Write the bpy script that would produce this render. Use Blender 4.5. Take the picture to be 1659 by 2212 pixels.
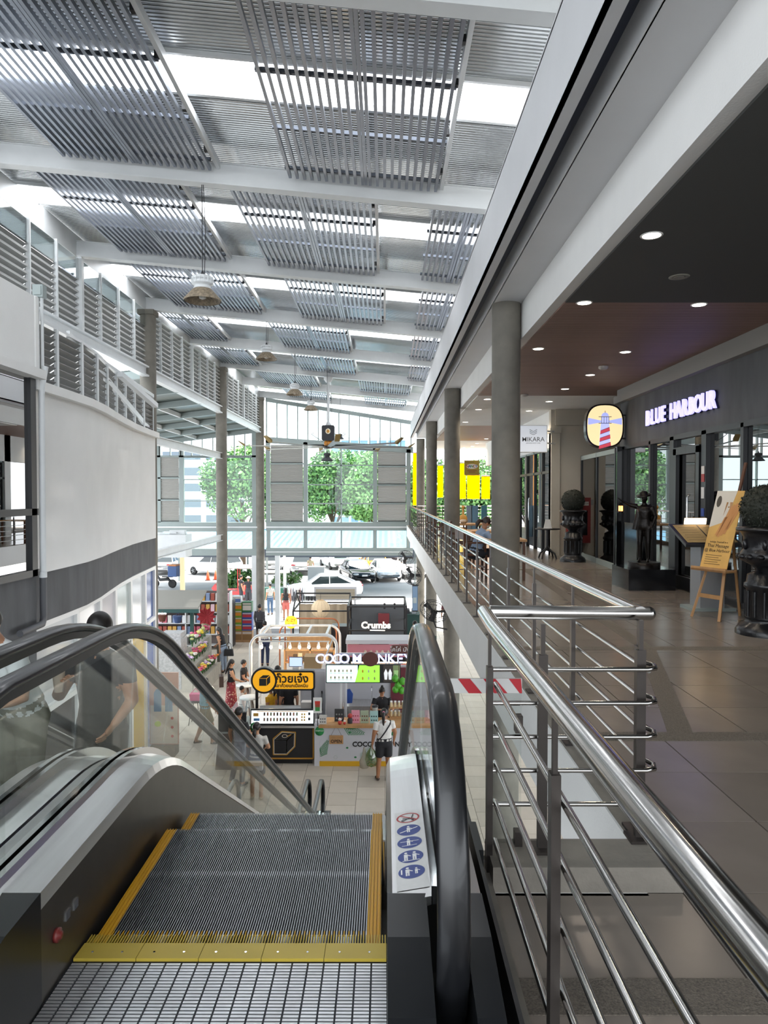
import bpy, math, random
from mathutils import Vector, Matrix, Euler
from mathutils.kdtree import KDTree
random.seed(7)
for _o in list(bpy.data.objects): bpy.data.objects.remove(_o)
scene = bpy.context.scene
C = scene.collection
# ---------------------------------------------------------------- camera, sky, sun, exposure
cam_d = bpy.data.cameras.new('camera'); cam = bpy.data.objects.new('camera', cam_d); C.objects.link(cam)
CZ, F = 1.55, 1530.0
cam_d.sensor_fit = 'VERTICAL'; cam_d.sensor_height = 36.0; cam_d.lens = F/2212*36.0
cam_d.clip_start = 0.02; cam_d.clip_end = 500
cam.location = (0, 0, CZ)
cam.rotation_euler = (math.radians(90-1.42), 0, math.radians(0.09))
scene.camera = cam
w = bpy.data.worlds.new('sky'); scene.world = w; w.use_nodes = True
_b = w.node_tree.nodes['Background']; _b.inputs[0].default_value = (0.90, 0.95, 1.0, 1); _b.inputs[1].default_value = 2.2
sd = bpy.data.lights.new('sun', 'SUN'); sd.energy = 13.0; sd.angle = 0.01; sd.color = (1, .96, .9)
sun = bpy.data.objects.new('sun', sd); C.objects.link(sun); sun.rotation_euler = (math.radians(-18), math.radians(10), 0)
vs = scene.view_settings
vs.view_transform = 'Standard'; vs.look = 'None'; vs.gamma = 1.0; vs.exposure = 0.76; vs.use_curve_mapping = False
scene.cycles.max_bounces = 10; scene.cycles.transparent_max_bounces = 16; scene.cycles.caustics_reflective = False
scene.cycles.caustics_refractive = False; scene.cycles.sample_clamp_indirect = 25.0; scene.cycles.use_denoising = True
GF = -4.75
R = math.radians
def P(u, v, Y): return ((u-832)/F*Y, Y, CZ-(v-1068)/F*Y)       # the point at depth Y that the photograph shows at (u, v)
def G(u, v): Y = (CZ-GF)*F/(v-1068); return ((u-832)/F*Y, Y)     # the same on the lower floor

# ---------------------------------------------------------------- materials
def lin(c):
    if isinstance(c, str):
        c = [int(c[i:i+2], 16)/255 for i in (0, 2, 4)]
        c = [x/12.92 if x <= .04045 else ((x+.055)/1.055)**2.4 for x in c]
    return (c[0], c[1], c[2], 1)
MATS = {}
def mat(name, col, rough=.5, metal=0., var=0., scale=8., bump=0., bscale=40., rnd=0., alpha=1., emit=0., ecol=None, spec=.5, coat=0., dark=.6, stretch=None, trans=0.):
    if name in MATS: return MATS[name]
    m = bpy.data.materials.new(name); m.use_nodes = True; nt = m.node_tree; N = nt.nodes; L = nt.links
    p = N['Principled BSDF']; c = lin(col)
    p.inputs['Base Color'].default_value = c; p.inputs['Roughness'].default_value = rough; p.inputs['Metallic'].default_value = metal
    p.inputs['Specular IOR Level'].default_value = spec; p.inputs['Coat Weight'].default_value = coat; p.inputs['Coat Roughness'].default_value = .05
    p.inputs['Alpha'].default_value = alpha; p.inputs['Transmission Weight'].default_value = trans
    if emit: p.inputs['Emission Color'].default_value = lin(ecol or col); p.inputs['Emission Strength'].default_value = emit
    src = None
    if var or bump:
        tc = N.new('ShaderNodeTexCoord'); mp = N.new('ShaderNodeMapping'); L.new(tc.outputs['Object'], mp.inputs[0])
        if stretch: mp.inputs['Scale'].default_value = stretch
    if var:
        no = N.new('ShaderNodeTexNoise'); no.inputs['Scale'].default_value = scale; no.inputs['Detail'].default_value = 6
        L.new(mp.outputs[0], no.inputs['Vector'])
        mr = N.new('ShaderNodeMapRange'); mr.inputs[1].default_value = .3; mr.inputs[2].default_value = .7
        mr.inputs[3].default_value = 1-var; mr.inputs[4].default_value = 1+var*.6; L.new(no.outputs[0], mr.inputs[0]); src = mr.outputs[0]
    if rnd:
        oi = N.new('ShaderNodeObjectInfo'); mr2 = N.new('ShaderNodeMapRange'); mr2.inputs[3].default_value = 1-rnd; mr2.inputs[4].default_value = 1+rnd
        L.new(oi.outputs['Random'], mr2.inputs[0])
        if src:
            mu = N.new('ShaderNodeMath'); mu.operation = 'MULTIPLY'; L.new(src, mu.inputs[0]); L.new(mr2.outputs[0], mu.inputs[1]); src = mu.outputs[0]
        else: src = mr2.outputs[0]
    if src:
        vm = N.new('ShaderNodeVectorMath'); vm.operation = 'SCALE'; vm.inputs[0].default_value = c[:3]; L.new(src, vm.inputs['Scale']); L.new(vm.outputs[0], p.inputs['Base Color'])
    if bump:
        nb = N.new('ShaderNodeTexNoise'); nb.inputs['Scale'].default_value = bscale; L.new(mp.outputs[0], nb.inputs['Vector'])
        bp = N.new('ShaderNodeBump'); bp.inputs['Strength'].default_value = bump; bp.inputs['Distance'].default_value = .01
        L.new(nb.outputs[0], bp.inputs['Height']); L.new(bp.outputs[0], p.inputs['Normal'])
    MATS[name] = m; return m
def glass_mat(name, tint, refl, opac=0.0, dark='202428', rough=0.0, graze=.55):
    # a thin pane: fresnel reflection over tinted see-through (opac: share of dark body colour)
    if name in MATS: return MATS[name]
    m = bpy.data.materials.new(name); m.use_nodes = True; nt = m.node_tree; N = nt.nodes; L = nt.links; N.clear()
    out = N.new('ShaderNodeOutputMaterial'); tr = N.new('ShaderNodeBsdfTransparent'); tr.inputs[0].default_value = lin(tint)
    gl = N.new('ShaderNodeBsdfGlossy'); gl.inputs['Roughness'].default_value = rough; gl.inputs[0].default_value = (1, 1, 1, 1)
    lw = N.new('ShaderNodeLayerWeight'); lw.inputs[0].default_value = .5
    pw = N.new('ShaderNodeMath'); pw.operation = 'POWER'; pw.inputs[1].default_value = 5; L.new(lw.outputs['Facing'], pw.inputs[0])
    ad = N.new('ShaderNodeMath'); ad.operation = 'MULTIPLY_ADD'; ad.use_clamp = True; ad.inputs[1].default_value = max(0, graze-refl); ad.inputs[2].default_value = refl+.01; L.new(pw.outputs[0], ad.inputs[0])
    body = tr.outputs[0]
    if opac:
        df = N.new('ShaderNodeBsdfDiffuse'); df.inputs[0].default_value = lin(dark); mx = N.new('ShaderNodeMixShader'); mx.inputs[0].default_value = opac
        L.new(body, mx.inputs[1]); L.new(df.outputs[0], mx.inputs[2]); body = mx.outputs[0]
    m2 = N.new('ShaderNodeMixShader'); L.new(ad.outputs[0], m2.inputs[0]); L.new(body, m2.inputs[1]); L.new(gl.outputs[0], m2.inputs[2])
    L.new(m2.outputs[0], out.inputs[0]); MATS[name] = m; return m
def translucent_mat(name, col, clear=.15):
    m = bpy.data.materials.new(name); m.use_nodes = True; nt = m.node_tree; N = nt.nodes; L = nt.links; N.clear()
    out = N.new('ShaderNodeOutputMaterial'); t = N.new('ShaderNodeBsdfTranslucent'); t.inputs[0].default_value = lin(col)
    tr = N.new('ShaderNodeBsdfTransparent'); mx = N.new('ShaderNodeMixShader'); mx.inputs[0].default_value = clear
    L.new(t.outputs[0], mx.inputs[1]); L.new(tr.outputs[0], mx.inputs[2]); L.new(mx.outputs[0], out.inputs[0]); MATS[name] = m; return m
white_wall = mat('white_paint', 'e6e6e4', .7, var=.05, scale=1.2, bump=.15, bscale=60)
white_steel = mat('white_steel', 'd6d9da', .38, var=.05, scale=3)
grey_steel = mat('grey_steel', '8f9a98', .45, var=.05, scale=3)
alu = mat('mill_aluminium', '8b919b', .34, metal=.75, var=.08, scale=4)
alu_bar = mat('aluminium_cross_bar', '5c626c', .45, metal=.5)
deck_m = mat('corrugated_sheet', 'b3b6b7', .24, metal=.7, var=.12, scale=2.5)
sky_m = translucent_mat('skylight_sheet', 'f4f8ff', .06)
concrete = mat('column_concrete', '77736a', .75, var=.25, scale=3.0, bump=.2, bscale=18)
dark_conc = mat('charcoal_render', '5b5c5e', .8, var=.22, scale=2.0, bump=.15, stretch=(2, 2, .5))
curb_m = mat('curb_cement', '857f76', .8, var=.18, scale=6, bump=.3)
slat_grey = mat('louvre_slat_grey', '7d7e7d', .5, var=.1, scale=6)
steel = mat('brushed_stainless', 'd2d2d1', .28, metal=1., var=.08, scale=30, stretch=(1, .05, 1))
rail_m = mat('polished_rail', 'c4c2bf', .16, metal=1.)
post_m = mat('bronze_steel_post', '47423f', .38, metal=.7, var=.08, scale=12)
chrome = mat('chrome', 'd8dadc', .07, metal=1.)
rubber = mat('black_rubber', '16171a', .32, spec=.6, coat=.15)
black_pl = mat('black_plastic', '121417', .3, spec=.5)
skirt_m = mat('dark_skirt_metal', '66625e', .36, metal=.8, var=.08, scale=10)
black_m = mat('black_metal', '15161a', .4)
tread_dark = mat('tread_dark', '15171c', .5, metal=.3)
tread_tip = mat('tread_tip', 'b4b7bb', .3, metal=1.)
yellow_p = mat('escalator_yellow', 'd2a017', .45)
comb_y = mat('comb_yellow', 'c7ae45', .45, var=.1, scale=5)
plate_m = mat('landing_plate_bar', 'd6d8da', .36, metal=.9, var=.12, scale=6)
clear_g = glass_mat('balustrade_glass', 'f9fbfa', .004, graze=.3)
pane_g = glass_mat('window_glass', 'f4fbfa', .02)
shop_g = glass_mat('dark_shop_glass', '5d6468', .30)
wall_g = glass_mat('tinted_wall_glass', '3a4145', .45)
louv_g = glass_mat('louvre_mirror_glass', 'b8c0c0', .55)
tile_up = mat('upper_floor_tile', '837a71', .22, var=.08, scale=3, rnd=.07, spec=.5)
tile_lo = mat('lower_floor_tile', 'bcb3a6', .42, var=.05, scale=3, rnd=.1, spec=.35)
grout = mat('grout', '5d574f', .8)
pebble = mat('pebble_wash', '6d655b', .8, var=.45, scale=160, bump=.5, bscale=150)
wood_pl = mat('ceiling_plank', '8a6e64', .55, var=.12, scale=6, rnd=.06, stretch=(.3, 3, 1))
wood = mat('pine_wood', 'b98d5e', .5, var=.15, scale=10, stretch=(1, 1, .15))
wood_d = mat('dark_wood', '5a3a28', .5, var=.15, scale=10)
white_pl = mat('white_plastic', 'e6e6e4', .4)
beige = mat('beige_paint', 'b9b3a6', .7, var=.06, scale=1.5)
def col(hexs, rough=.55, **k): return mat('c_'+hexs+str(rough)+''.join(sorted(k)), hexs, rough, **k)
def glow(name, hexs, s): return mat(name, hexs, .5, emit=s)

# ---------------------------------------------------------------- mesh helpers
def V(*a): return Vector(a if len(a) > 1 else a[0])
class MB:
    def __init__(s): s.v = []; s.f = []; s.m = []; s.s = []
    def add(s, vs_, fs, mi=0, sm=False):
        o = len(s.v); s.v += [tuple(x) for x in vs_]
        for f in fs: s.f.append(tuple(i+o for i in f)); s.m.append(mi); s.s.append(sm)
        return s
    def hexa(s, p, mi=0):
        return s.add(p, [(0,3,2,1),(4,5,6,7),(0,1,5,4),(1,2,6,5),(2,3,7,6),(3,0,4,7)], mi)
    def box(s, x0, x1, y0, y1, z0, z1, mi=0):
        return s.hexa([(x0,y0,z0),(x1,y0,z0),(x1,y1,z0),(x0,y1,z0),(x0,y0,z1),(x1,y0,z1),(x1,y1,z1),(x0,y1,z1)], mi)
    def bar(s, p, q, w_, h, mi=0, up=(0,0,1)):
        p = V(p); q = V(q); d = (q-p).normalized(); u = V(up)
        if abs(d.dot(u)) > .98: u = V(0,1,0)
        r = d.cross(u).normalized(); u = r.cross(d)
        a = r*(w_/2); b = u*(h/2)
        return s.hexa([p-a-b, p+a-b, q+a-b, q-a-b, p-a+b, p+a+b, q+a+b, q-a+b], mi)
    def tube(s, pts, r, n=8, mi=0, caps=True, flat=1.0, closed=False):
        pts = [V(p) for p in pts]; k = len(pts); rs = r if isinstance(r, (list, tuple)) else [r]*k
        prev = None; vs_ = []
        for i, p in enumerate(pts):
            if closed: d = pts[(i+1) % k]-pts[i-1]
            else: d = pts[min(i+1, k-1)]-pts[max(i-1, 0)]
            d = d.normalized() if d.length > 1e-9 else V(0,0,1)
            if prev is None:
                u = V(0,0,1) if abs(d.z) < .9 else V(0,1,0)
            else: u = prev
            a = d.cross(u)
            if a.length < 1e-6: a = d.cross(V(1,0,0))
            a.normalize(); b = a.cross(d); prev = b
            for j in range(n):
                t = 2*math.pi*j/n; vs_.append(p+a*(rs[i]*math.cos(t))+b*(rs[i]*flat*math.sin(t)))
        fs = []
        for i in range(k if closed else k-1):
            for j in range(n):
                i2 = (i+1) % k
                fs.append((i*n+j, i*n+(j+1) % n, i2*n+(j+1) % n, i2*n+j))
        s.add(vs_, fs, mi, True)
        if caps and not closed:
            s.add(vs_[:n], [tuple(range(n))[::-1]], mi); s.add(vs_[-n:], [tuple(range(n))], mi)
        return s
    def cyl(s, p, q, r, n=12, mi=0, r2=None): return s.tube([p, q], [r, r if r2 is None else r2], n, mi)
    def lathe(s, prof, c=(0,0,0), n=16, mi=0, axis='z', caps=True):
        vs_ = []
        for (r, h) in prof:
            for j in range(n):
                t = 2*math.pi*j/n; a, b = r*math.cos(t), r*math.sin(t)
                vs_.append({'z': (c[0]+a, c[1]+b, c[2]+h), 'y': (c[0]+a, c[1]+h, c[2]+b), 'x': (c[0]+h, c[1]+a, c[2]+b)}[axis])
        fs = [(i*n+j, i*n+(j+1) % n, (i+1)*n+(j+1) % n, (i+1)*n+j) for i in range(len(prof)-1) for j in range(n)]
        s.add(vs_, fs, mi, True)
        if caps:
            if prof[0][0] > 1e-6: s.add(vs_[:n], [tuple(range(n))[::-1]], mi)
            if prof[-1][0] > 1e-6: s.add(vs_[-n:], [tuple(range(n))], mi)
        return s
    def ball(s, c, r, n=12, k=8, mi=0):
        if not isinstance(r, (tuple, list)): r = (r, r, r)
        o = len(s.v)
        s.lathe([(math.sin(math.pi*i/k) if 0 < i < k else 1e-4, -math.cos(math.pi*i/k)) for i in range(k+1)], (0,0,0), n, mi, caps=False)
        for i in range(o, len(s.v)):
            a = s.v[i]; s.v[i] = (c[0]+a[0]*r[0], c[1]+a[1]*r[1], c[2]+a[2]*r[2])
        return s
    def prism(s, poly, fn, d0, d1, mi=0):
        n = len(poly); vs_ = [fn(a, b, d0) for a, b in poly]+[fn(a, b, d1) for a, b in poly]
        return s.add(vs_, [tuple(range(n))[::-1], tuple(range(n, 2*n))]+[(i, (i+1) % n, (i+1) % n+n, i+n) for i in range(n)], mi)
    def sweep(s, sect, path, mi=0, closed=True, caps=True, sm=False):
        # sect: [(dx, dn)], path: [(y, z, nrm_y, nrm_z)] in the plane of y and z, dx along x
        n = len(sect); vs_ = [(a, y+b*ny, z+b*nz) for (y, z, ny, nz) in path for (a, b) in sect]; fs = []
        for i in range(len(path)-1):
            for j in range(n if closed else n-1):
                fs.append((i*n+j, i*n+(j+1) % n, (i+1)*n+(j+1) % n, (i+1)*n+j))
        s.add(vs_, fs, mi, sm)
        if closed and caps: s.add(vs_[:n], [tuple(range(n))], mi); s.add(vs_[-n:], [tuple(range(n))[::-1]], mi)
        return s
    def mesh(s, name):
        me = bpy.data.meshes.new(name); me.from_pydata(s.v, [], s.f)
        me.polygons.foreach_set('material_index', s.m); me.polygons.foreach_set('use_smooth', s.s)
        me.update(); return me
    def build(s, name, mats, parent=None, loc=None, rz=0):
        me = s.mesh(name)
        for m in (mats if isinstance(mats, (list, tuple)) else [mats]): me.materials.append(m)
        return put(name, me, parent, loc, rz)
def put(name, me, parent=None, loc=None, rz=0):
    o = bpy.data.objects.new(name, me); C.objects.link(o)
    if parent: o.parent = parent
    if loc: o.location = loc
    if rz: o.rotation_euler = (0, 0, rz)
    return o
def tag(o, label=None, cat=None, group=None, kind=None):
    if label: o['label'] = label
    if cat: o['category'] = cat
    if group: o['group'] = group
    if kind: o['kind'] = kind
    return o
def thing(name, label, cat, loc=(0,0,0), rz=0, group=None):
    o = bpy.data.objects.new(name, None); C.objects.link(o); o.location = loc; o.rotation_euler = (0,0,rz); o.empty_display_size = .1
    return tag(o, label, cat, group)
def struct(name, mb, m, label=None, parent=None):
    o = mb.build(name, m, parent)
    if not parent: tag(o, label, None, None, 'structure')
    return o
def copy_tree(o, loc=None, rz=None, label=None, parent=None):
    c = o.copy(); C.objects.link(c); c.parent = parent
    if loc: c.location = loc
    if rz is not None: c.rotation_euler = (0,0,rz)
    if label: c['label'] = label
    for ch in o.children: copy_tree(ch, parent=c)
    return c
def text(name, s, size, m, org, right=(1,0,0), up=(0,0,1), ext=.004, parent=None, align='CENTER', bold=0., sx=1.0, spacing=1.0):
    cu = bpy.data.curves.new(name, 'FONT'); cu.body = s; cu.size = size; cu.extrude = ext; cu.align_x = align; cu.align_y = 'CENTER'
    cu.offset = bold; cu.space_character = spacing; cu.resolution_u = 3; cu.materials.append(m)
    o = bpy.data.objects.new(name, cu); C.objects.link(o)
    r = V(right).normalized(); u = V(up).normalized(); n = r.cross(u)
    M4 = Matrix.Identity(4)
    for i in range(3): M4[i][0] = r[i]*sx; M4[i][1] = u[i]; M4[i][2] = n[i]; M4[i][3] = org[i]
    o.matrix_local = M4
    if parent: o.parent = parent
    return o
def oval(u0, v0, ru, rv, n=24): return [(u0+ru*math.cos(2*math.pi*i/n), v0+rv*math.sin(2*math.pi*i/n)) for i in range(n)]
def rrect(u0, u1, v0, v1, r, n=5):
    pts = []
    for cx, cy, a0 in ((u1-r, v1-r, 0), (u0+r, v1-r, 90), (u0+r, v0+r, 180), (u1-r, v0+r, 270)):
        for i in range(n+1):
            a = R(a0+90*i/n); pts.append((cx+r*math.cos(a), cy+r*math.sin(a)))
    return pts
def front(y, dy=1):  # maps (u, v, d) on a face that looks towards -y
    return lambda a, b, d: (a, y-d, b)
# ================================================================ THE SETTING
def zb(x): return 6.20-.095*(x+6)          # underside of the sloping roof beams
# ---- lower floor
m = MB(); m.box(-14, 12, 4, 36, GF-.3, GF-.012); floor_lo = struct('floor', m, grout, 'pale tiled ground floor of the open market hall')
tm = MB(); tm.box(.004, .596, .004, .596, 0, .012); tile_me = tm.mesh('tile'); tile_me.materials.append(tile_lo)
cnt = 0; rest = MB()
cells = []
for i in range(-12, 14):
    for j in range(0, 42):
        x = i*.6; y = 12.4+j*.6+(.3 if i % 2 else 0)
        if y > 34: continue
        cells.append((y, x))
cells.sort()
for y, x in cells:
    if -6.6 < x < 2.8 and cnt < 300:
        put('tile', tile_me, floor_lo, (x, y, GF-.012)); cnt += 1
    else: rest.box(x+.004, x+.596, y+.004, y+.596, GF-.012, GF)
tag(rest.build('tiles_beyond', tile_lo, floor_lo), kind='stuff')
# ---- upper floor
m = MB(); m.box(1.03, 9, 2.72, 34, -.40, -.012); m.box(.30, 9, -6, 2.72, -.40, -.012); m.box(-4.75, .30, -6, 2.30, -.40, -.012)
floor_up = struct('floor_upper', m, grout, 'dark grey tiled upper gallery floor slab')
um = MB(); um.box(.004, .596, .004, .596, 0, .012); ut = um.mesh('tile'); ut.materials.append(tile_up); urest = MB()
for j in range(0, 56):
    for i in range(0, 9):
        x = -.04+i*.6; y = .32+j*.6
        if y >= 2.7 and x < 1.15: continue
        if x < .5 or x > 4.9: continue
        if y < 18: put('tile', ut, floor_up, (x, y, -.012))
        else: urest.box(x+.004, x+.596, y+.004, y+.596, -.012, 0)
tag(urest.build('tiles_beyond', tile_up, floor_up), kind='stuff')
for k, (a, b) in enumerate((((.42, 2.15), (4.9, 2.15)), ((1.16, 4.5), (4.9, 4.5)), ((1.16, 7.1), (4.9, 7.1)), ((1.16, 14.6), (4.9, 14.6)), ((2.64, 7.1), (1.9, 4.5)), ((2.9, 14.6), (2.64, 7.1)))):
    m = MB(); zz = .0 if a[1] == b[1] else -.0012; m.bar((*a, zz), (*b, zz), .16, .006); m.build('pebble_strip', pebble, floor_up)
m = MB(); m.box(.424, .556, .32, 2.716, -.012, 0); m.build('cut_tiles', tile_up, floor_up)
# landing slab tiles behind the comb
m = MB(); m.box(-4.7, .30, -6, 1.0, -.012, 0); m.build('landing_tiles', tile_up, floor_up)
# curb and white slab edge
m = MB(); m.box(1.03, 1.16, 2.72, 33.5, -.0, .10); m.box(.42, 1.03, 2.72, 2.95, .0, .10); m.box(.30, .42, -2, 2.95, -.01, .03)
struct('trim_1', m, curb_m, 'raised cement curb carrying the gallery railing')
m = MB(); m.box(1.02, 1.04, 2.95, 33.5, -.42, .098); m.box(1.04, 9, 2.72, 34, -.44, -.402); m.box(.3, 1.02, 2.70, 2.72, -.42, 0)
struct('trim_2', m, white_wall, 'white painted edge of the upper floor slab')
# ---- columns
for x in (-6.0, 1.70):
    for k, y in enumerate((10, 18, 26, 34)):
        if x < 0 and y == 10: continue
        m = MB(); top = zb(x)-.02 if x < 0 else 4.21
        m.cyl((0, 0, GF), (0, 0, top), .2, 28); m.box(-.21, .21, -.21, .21, top-.12, top) if x < 0 else None
        o = m.build('column', concrete, None, (x, y, 0)); tag(o, 'round bare concrete column holding up the hall', None, None, 'structure')
for y in (20.0, 29.0):
    pass
# ---- roof beams (transverse), deck, skylights, slatted shades
for y in (6, 10, 14, 18, 22, 26, 30, 34):
    m = MB(); x0, x1 = -6.1, 2.6
    def bx(xa, xb, ya, yb, z0, z1): m.hexa([(xa,ya,zb(xa)+z0),(xb,ya,zb(xb)+z0),(xb,yb,zb(xb)+z0),(xa,yb,zb(xa)+z0),(xa,ya,zb(xa)+z1),(xb,ya,zb(xb)+z1),(xb,yb,zb(xb)+z1),(xa,yb,zb(xa)+z1)])
    bx(x0, x1, y-.09, y+.09, 0, .02); bx(x0, x1, y-.09, y+.09, .28, .30); bx(x0, x1, y-.02, y+.02, .02, .28); bx(x0, x1, y-.07, y-.06, .02, .28)
    o = m.build('roof_beam', white_steel); tag(o, 'white painted steel beam spanning the sloping roof', None, None, 'structure')
roof = struct('roof_edge_beam', MB().bar((-6.1, 2, zb(-6)+.2), (-6.1, 34.2, zb(-6)+.2), .16, .42), white_steel, 'white edge beam along the high side of the roof')
ZD = .46
def deck(y0, y1):
    m = MB(); n = max(2, int((y1-y0)/.055)); vs_ = []; pat = (0, 0, .022, .022)
    ys = []
    for i in range(n):
        p = (y1-y0)/n; b = y0+i*p
        ys += [(b, 0), (b+p*.5, 0), (b+p*.6, .014), (b+p*.9, .014)]
    ys.append((y1, 0))
    for (y, h) in ys:
        for x in (-6.4, 2.8): vs_.append((x, y, zb(x)+ZD+h))
    m.add(vs_, [(2*i, 2*i+1, 2*i+3, 2*i+2) for i in range(len(ys)-1)])
    vs2 = [(x, y, zb(x)+ZD+.06) for y in (y0, y1) for x in (-6.4, 2.8)]
    m.add(vs2, [(0, 1, 3, 2)])
    o = m.build('roof_sheet', deck_m); tag(o, 'ribbed metal roof sheet between the skylights', None, None, 'structure')
for k, y in enumerate((2, 6, 10, 14, 18, 22, 26, 30)):
    ym = y+2.15
    if k == 0: deck(-2, 6); continue
    deck(y, ym-.45); deck(ym+.45, y+4)
    m = MB(); vs_ = [(x, yy, zb(x)+ZD+.03) for yy in (ym-.45, ym+.45) for x in (-6.4, 2.8)]
    m.add(vs_, [(0, 1, 3, 2)]); o = m.build('skylight', sky_m); tag(o, 'bright translucent skylight strip in the metal roof', None, None, 'structure')
    m = MB(); m.bar((-6.3, ym+.28, zb(-6.3)+ZD-.03), (2.7, ym+.28, zb(2.7)+ZD-.03), .05, .07)
    m.build('glazing_bar', white_steel, o)
    m = MB(); m.bar((-6.3, ym-.47, zb(-6.3)+ZD-.02), (2.7, ym-.47, zb(2.7)+ZD-.02), .04, .06); m.build('glazing_bar', white_steel, o)
sm_ = MB(); sm_.box(-.019, .019, 0, 3.62, 0, .055); slat_me = sm_.mesh('slat'); slat_me.materials.append(alu)
def shade(x0, x1, y0, name_i, label):
    t = thing('slatted_sunshade', label, 'sunshade', (x0, y0, 0), 0, 'slatted sunshades under the roof')
    n = max(4, int(round((x1-x0)/.0975))); z = zb((x0+x1)/2)
    for i in range(n+1):
        x = (x1-x0)*i/n
        o = put('slat', slat_me, t, (x, 0, zb(x0+x)+.13))
        if i == n//2: put('slat', slat_me, t, (x+.045, 0, zb(x0+x)+.13))
    for yy, hh in ((.12, .0), (1.25, .0), (2.4, .0), (3.45, .0)):
        m = MB(); m.bar((-.05, yy, zb(x0)+.205), (x1-x0+.05, yy, zb(x1)+.205), .045, .04); m.build('cross_bar', alu_bar, t)
    m = MB(); m.bar((x1-x0+.09, -.1, zb(x1)+.25), (x1-x0+.09, 3.75, zb(x1)+.25), .05, .1); m.build('side_rail', white_steel, t)
    for yy in (.5, 1.2, 2.2, 3.2):
        m = MB(); m.box(x1-x0+.02, x1-x0+.07, yy, yy+.06, zb(x1)+.2, zb(x1)+.27); m.build('bracket', black_m, t)
    return t
PAN = [(6.2, ((-4.4,-2.4,'wide aluminium slatted sunshade in the first roof bay, by the louvred wall'), (-1.3,.69,'aluminium slatted sunshade in the first roof bay, beside the white fascia'))),
 (10.2, ((-5.1,-3.1,'slatted sunshade in the second roof bay, over the hanging lamp'), (-2.24,-.22,'slatted sunshade in the middle of the second roof bay'), (.72,1.75,'narrow slatted sunshade in the second roof bay against the fascia'))),
 (14.2, ((-5.2,-3.1,'slatted sunshade in the third roof bay by the louvred wall'), (-2.05,-.1,'slatted sunshade in the middle of the third roof bay'), (.78,1.78,'narrow slatted sunshade in the third roof bay against the fascia'))),
 (18.2, ((-5.9,-4.85,'short slatted sunshade in the fourth roof bay by the louvres'), (-3.05,-1.1,'slatted sunshade in the middle of the fourth roof bay'), (.78,1.78,'narrow slatted sunshade in the fourth roof bay against the fascia'))),
 (22.2, ((-5.9,-4.6,'short slatted sunshade in the fifth roof bay by the louvres'), (-3.0,-1.1,'slatted sunshade in the middle of the fifth roof bay'), (.85,1.78,'narrow slatted sunshade in the fifth roof bay against the fascia'))),
 (26.2, ((-4.9,-2.8,'slatted sunshade beside the ceiling fan pole in the sixth bay'), (-1.0,.95,'slatted sunshade in the sixth roof bay near the fascia'))),
 (30.2, ((-4.5,-2.6,'slatted sunshade in the last roof bay by the louvres'), (-.9,.9,'slatted sunshade in the last roof bay near the fascia')))]
for y0, lst in PAN:
    for (a, b, lb) in lst: shade(a, b, y0, 0, lb)
# ---- gallery ceiling edge, soffit, downstand, ceiling
m = MB(); m.box(1.20, 1.23, -4, 33.6, 4.22, 4.90); m.box(1.20, 1.32, -4, 33.6, 4.22, 4.25); m.box(1.30, 1.32, -4, 33.6, 4.25, 4.45)
m.box(1.5, 1.95, -4, 33.6, 4.21, 4.25); m.box(1.49, 1.51, -4, 33.6, 4.21, 4.45); m.box(1.20, 2.2, -4, 33.6, 4.88, 4.92)
struct('trim_3', m, mat('white_paint_dimmed', 'd3d4d6', .7, var=.04, scale=1.2), 'long white fascia and soffit above the gallery')  # same white paint as the walls, darker copy with the dimmer light in its colour
m = MB(); m.box(1.31, 1.50, -4, 33.6, 4.44, 4.47); struct('trim_4', m, mat('slot_blue_grey', '3a4050', .6), 'dark recessed slot along the soffit')
m = MB(); m.box(1.90, 2.02, -4, 33.6, 3.72, 4.22); struct('trim_5', m, white_wall, 'white downstand beam beside the gallery columns')
m = MB(); m.box(2.0, 9, -6, 34, 3.80, 4.9); struct('ceiling_light_block', m, concrete, 'unseen slab added above the gallery ceiling to block daylight')  # unseen mass added to keep sun and sky out of the gallery
m = MB(); m.box(2.02, 9, -6, 8.0, 3.70, 3.80); struct('ceiling', m, mat('grey_ceiling', '4b4c4b', .8), 'grey painted ceiling over the gallery landing')
m = MB(); m.box(2.02, 9, 15.5, 22.2, 3.70, 3.80); m.box(2.02, 9, 28.4, 34, 3.70, 3.80)
struct('ceiling_white', m, white_wall, 'white gallery ceiling between the timber bays')
m = MB(); m.box(2.02, 9, 8.0, 15.5, 3.74, 3.80); m.box(2.02, 9, 22.2, 28.4, 3.74, 3.80)
cw = struct('ceiling_timber', m, black_m, 'brown timber plank ceiling over the gallery')
pm = MB(); pm.box(2.02, 6.0, .004, .121, 0, .04); plank_me = pm.mesh('plank'); plank_me.materials.append(wood_pl)
for k in range(60): put('plank', plank_me, cw, (0, 8.0+k*.125, 3.70))
for k in range(50): put('plank', plank_me, cw, (0, 22.2+k*.125, 3.70))
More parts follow.
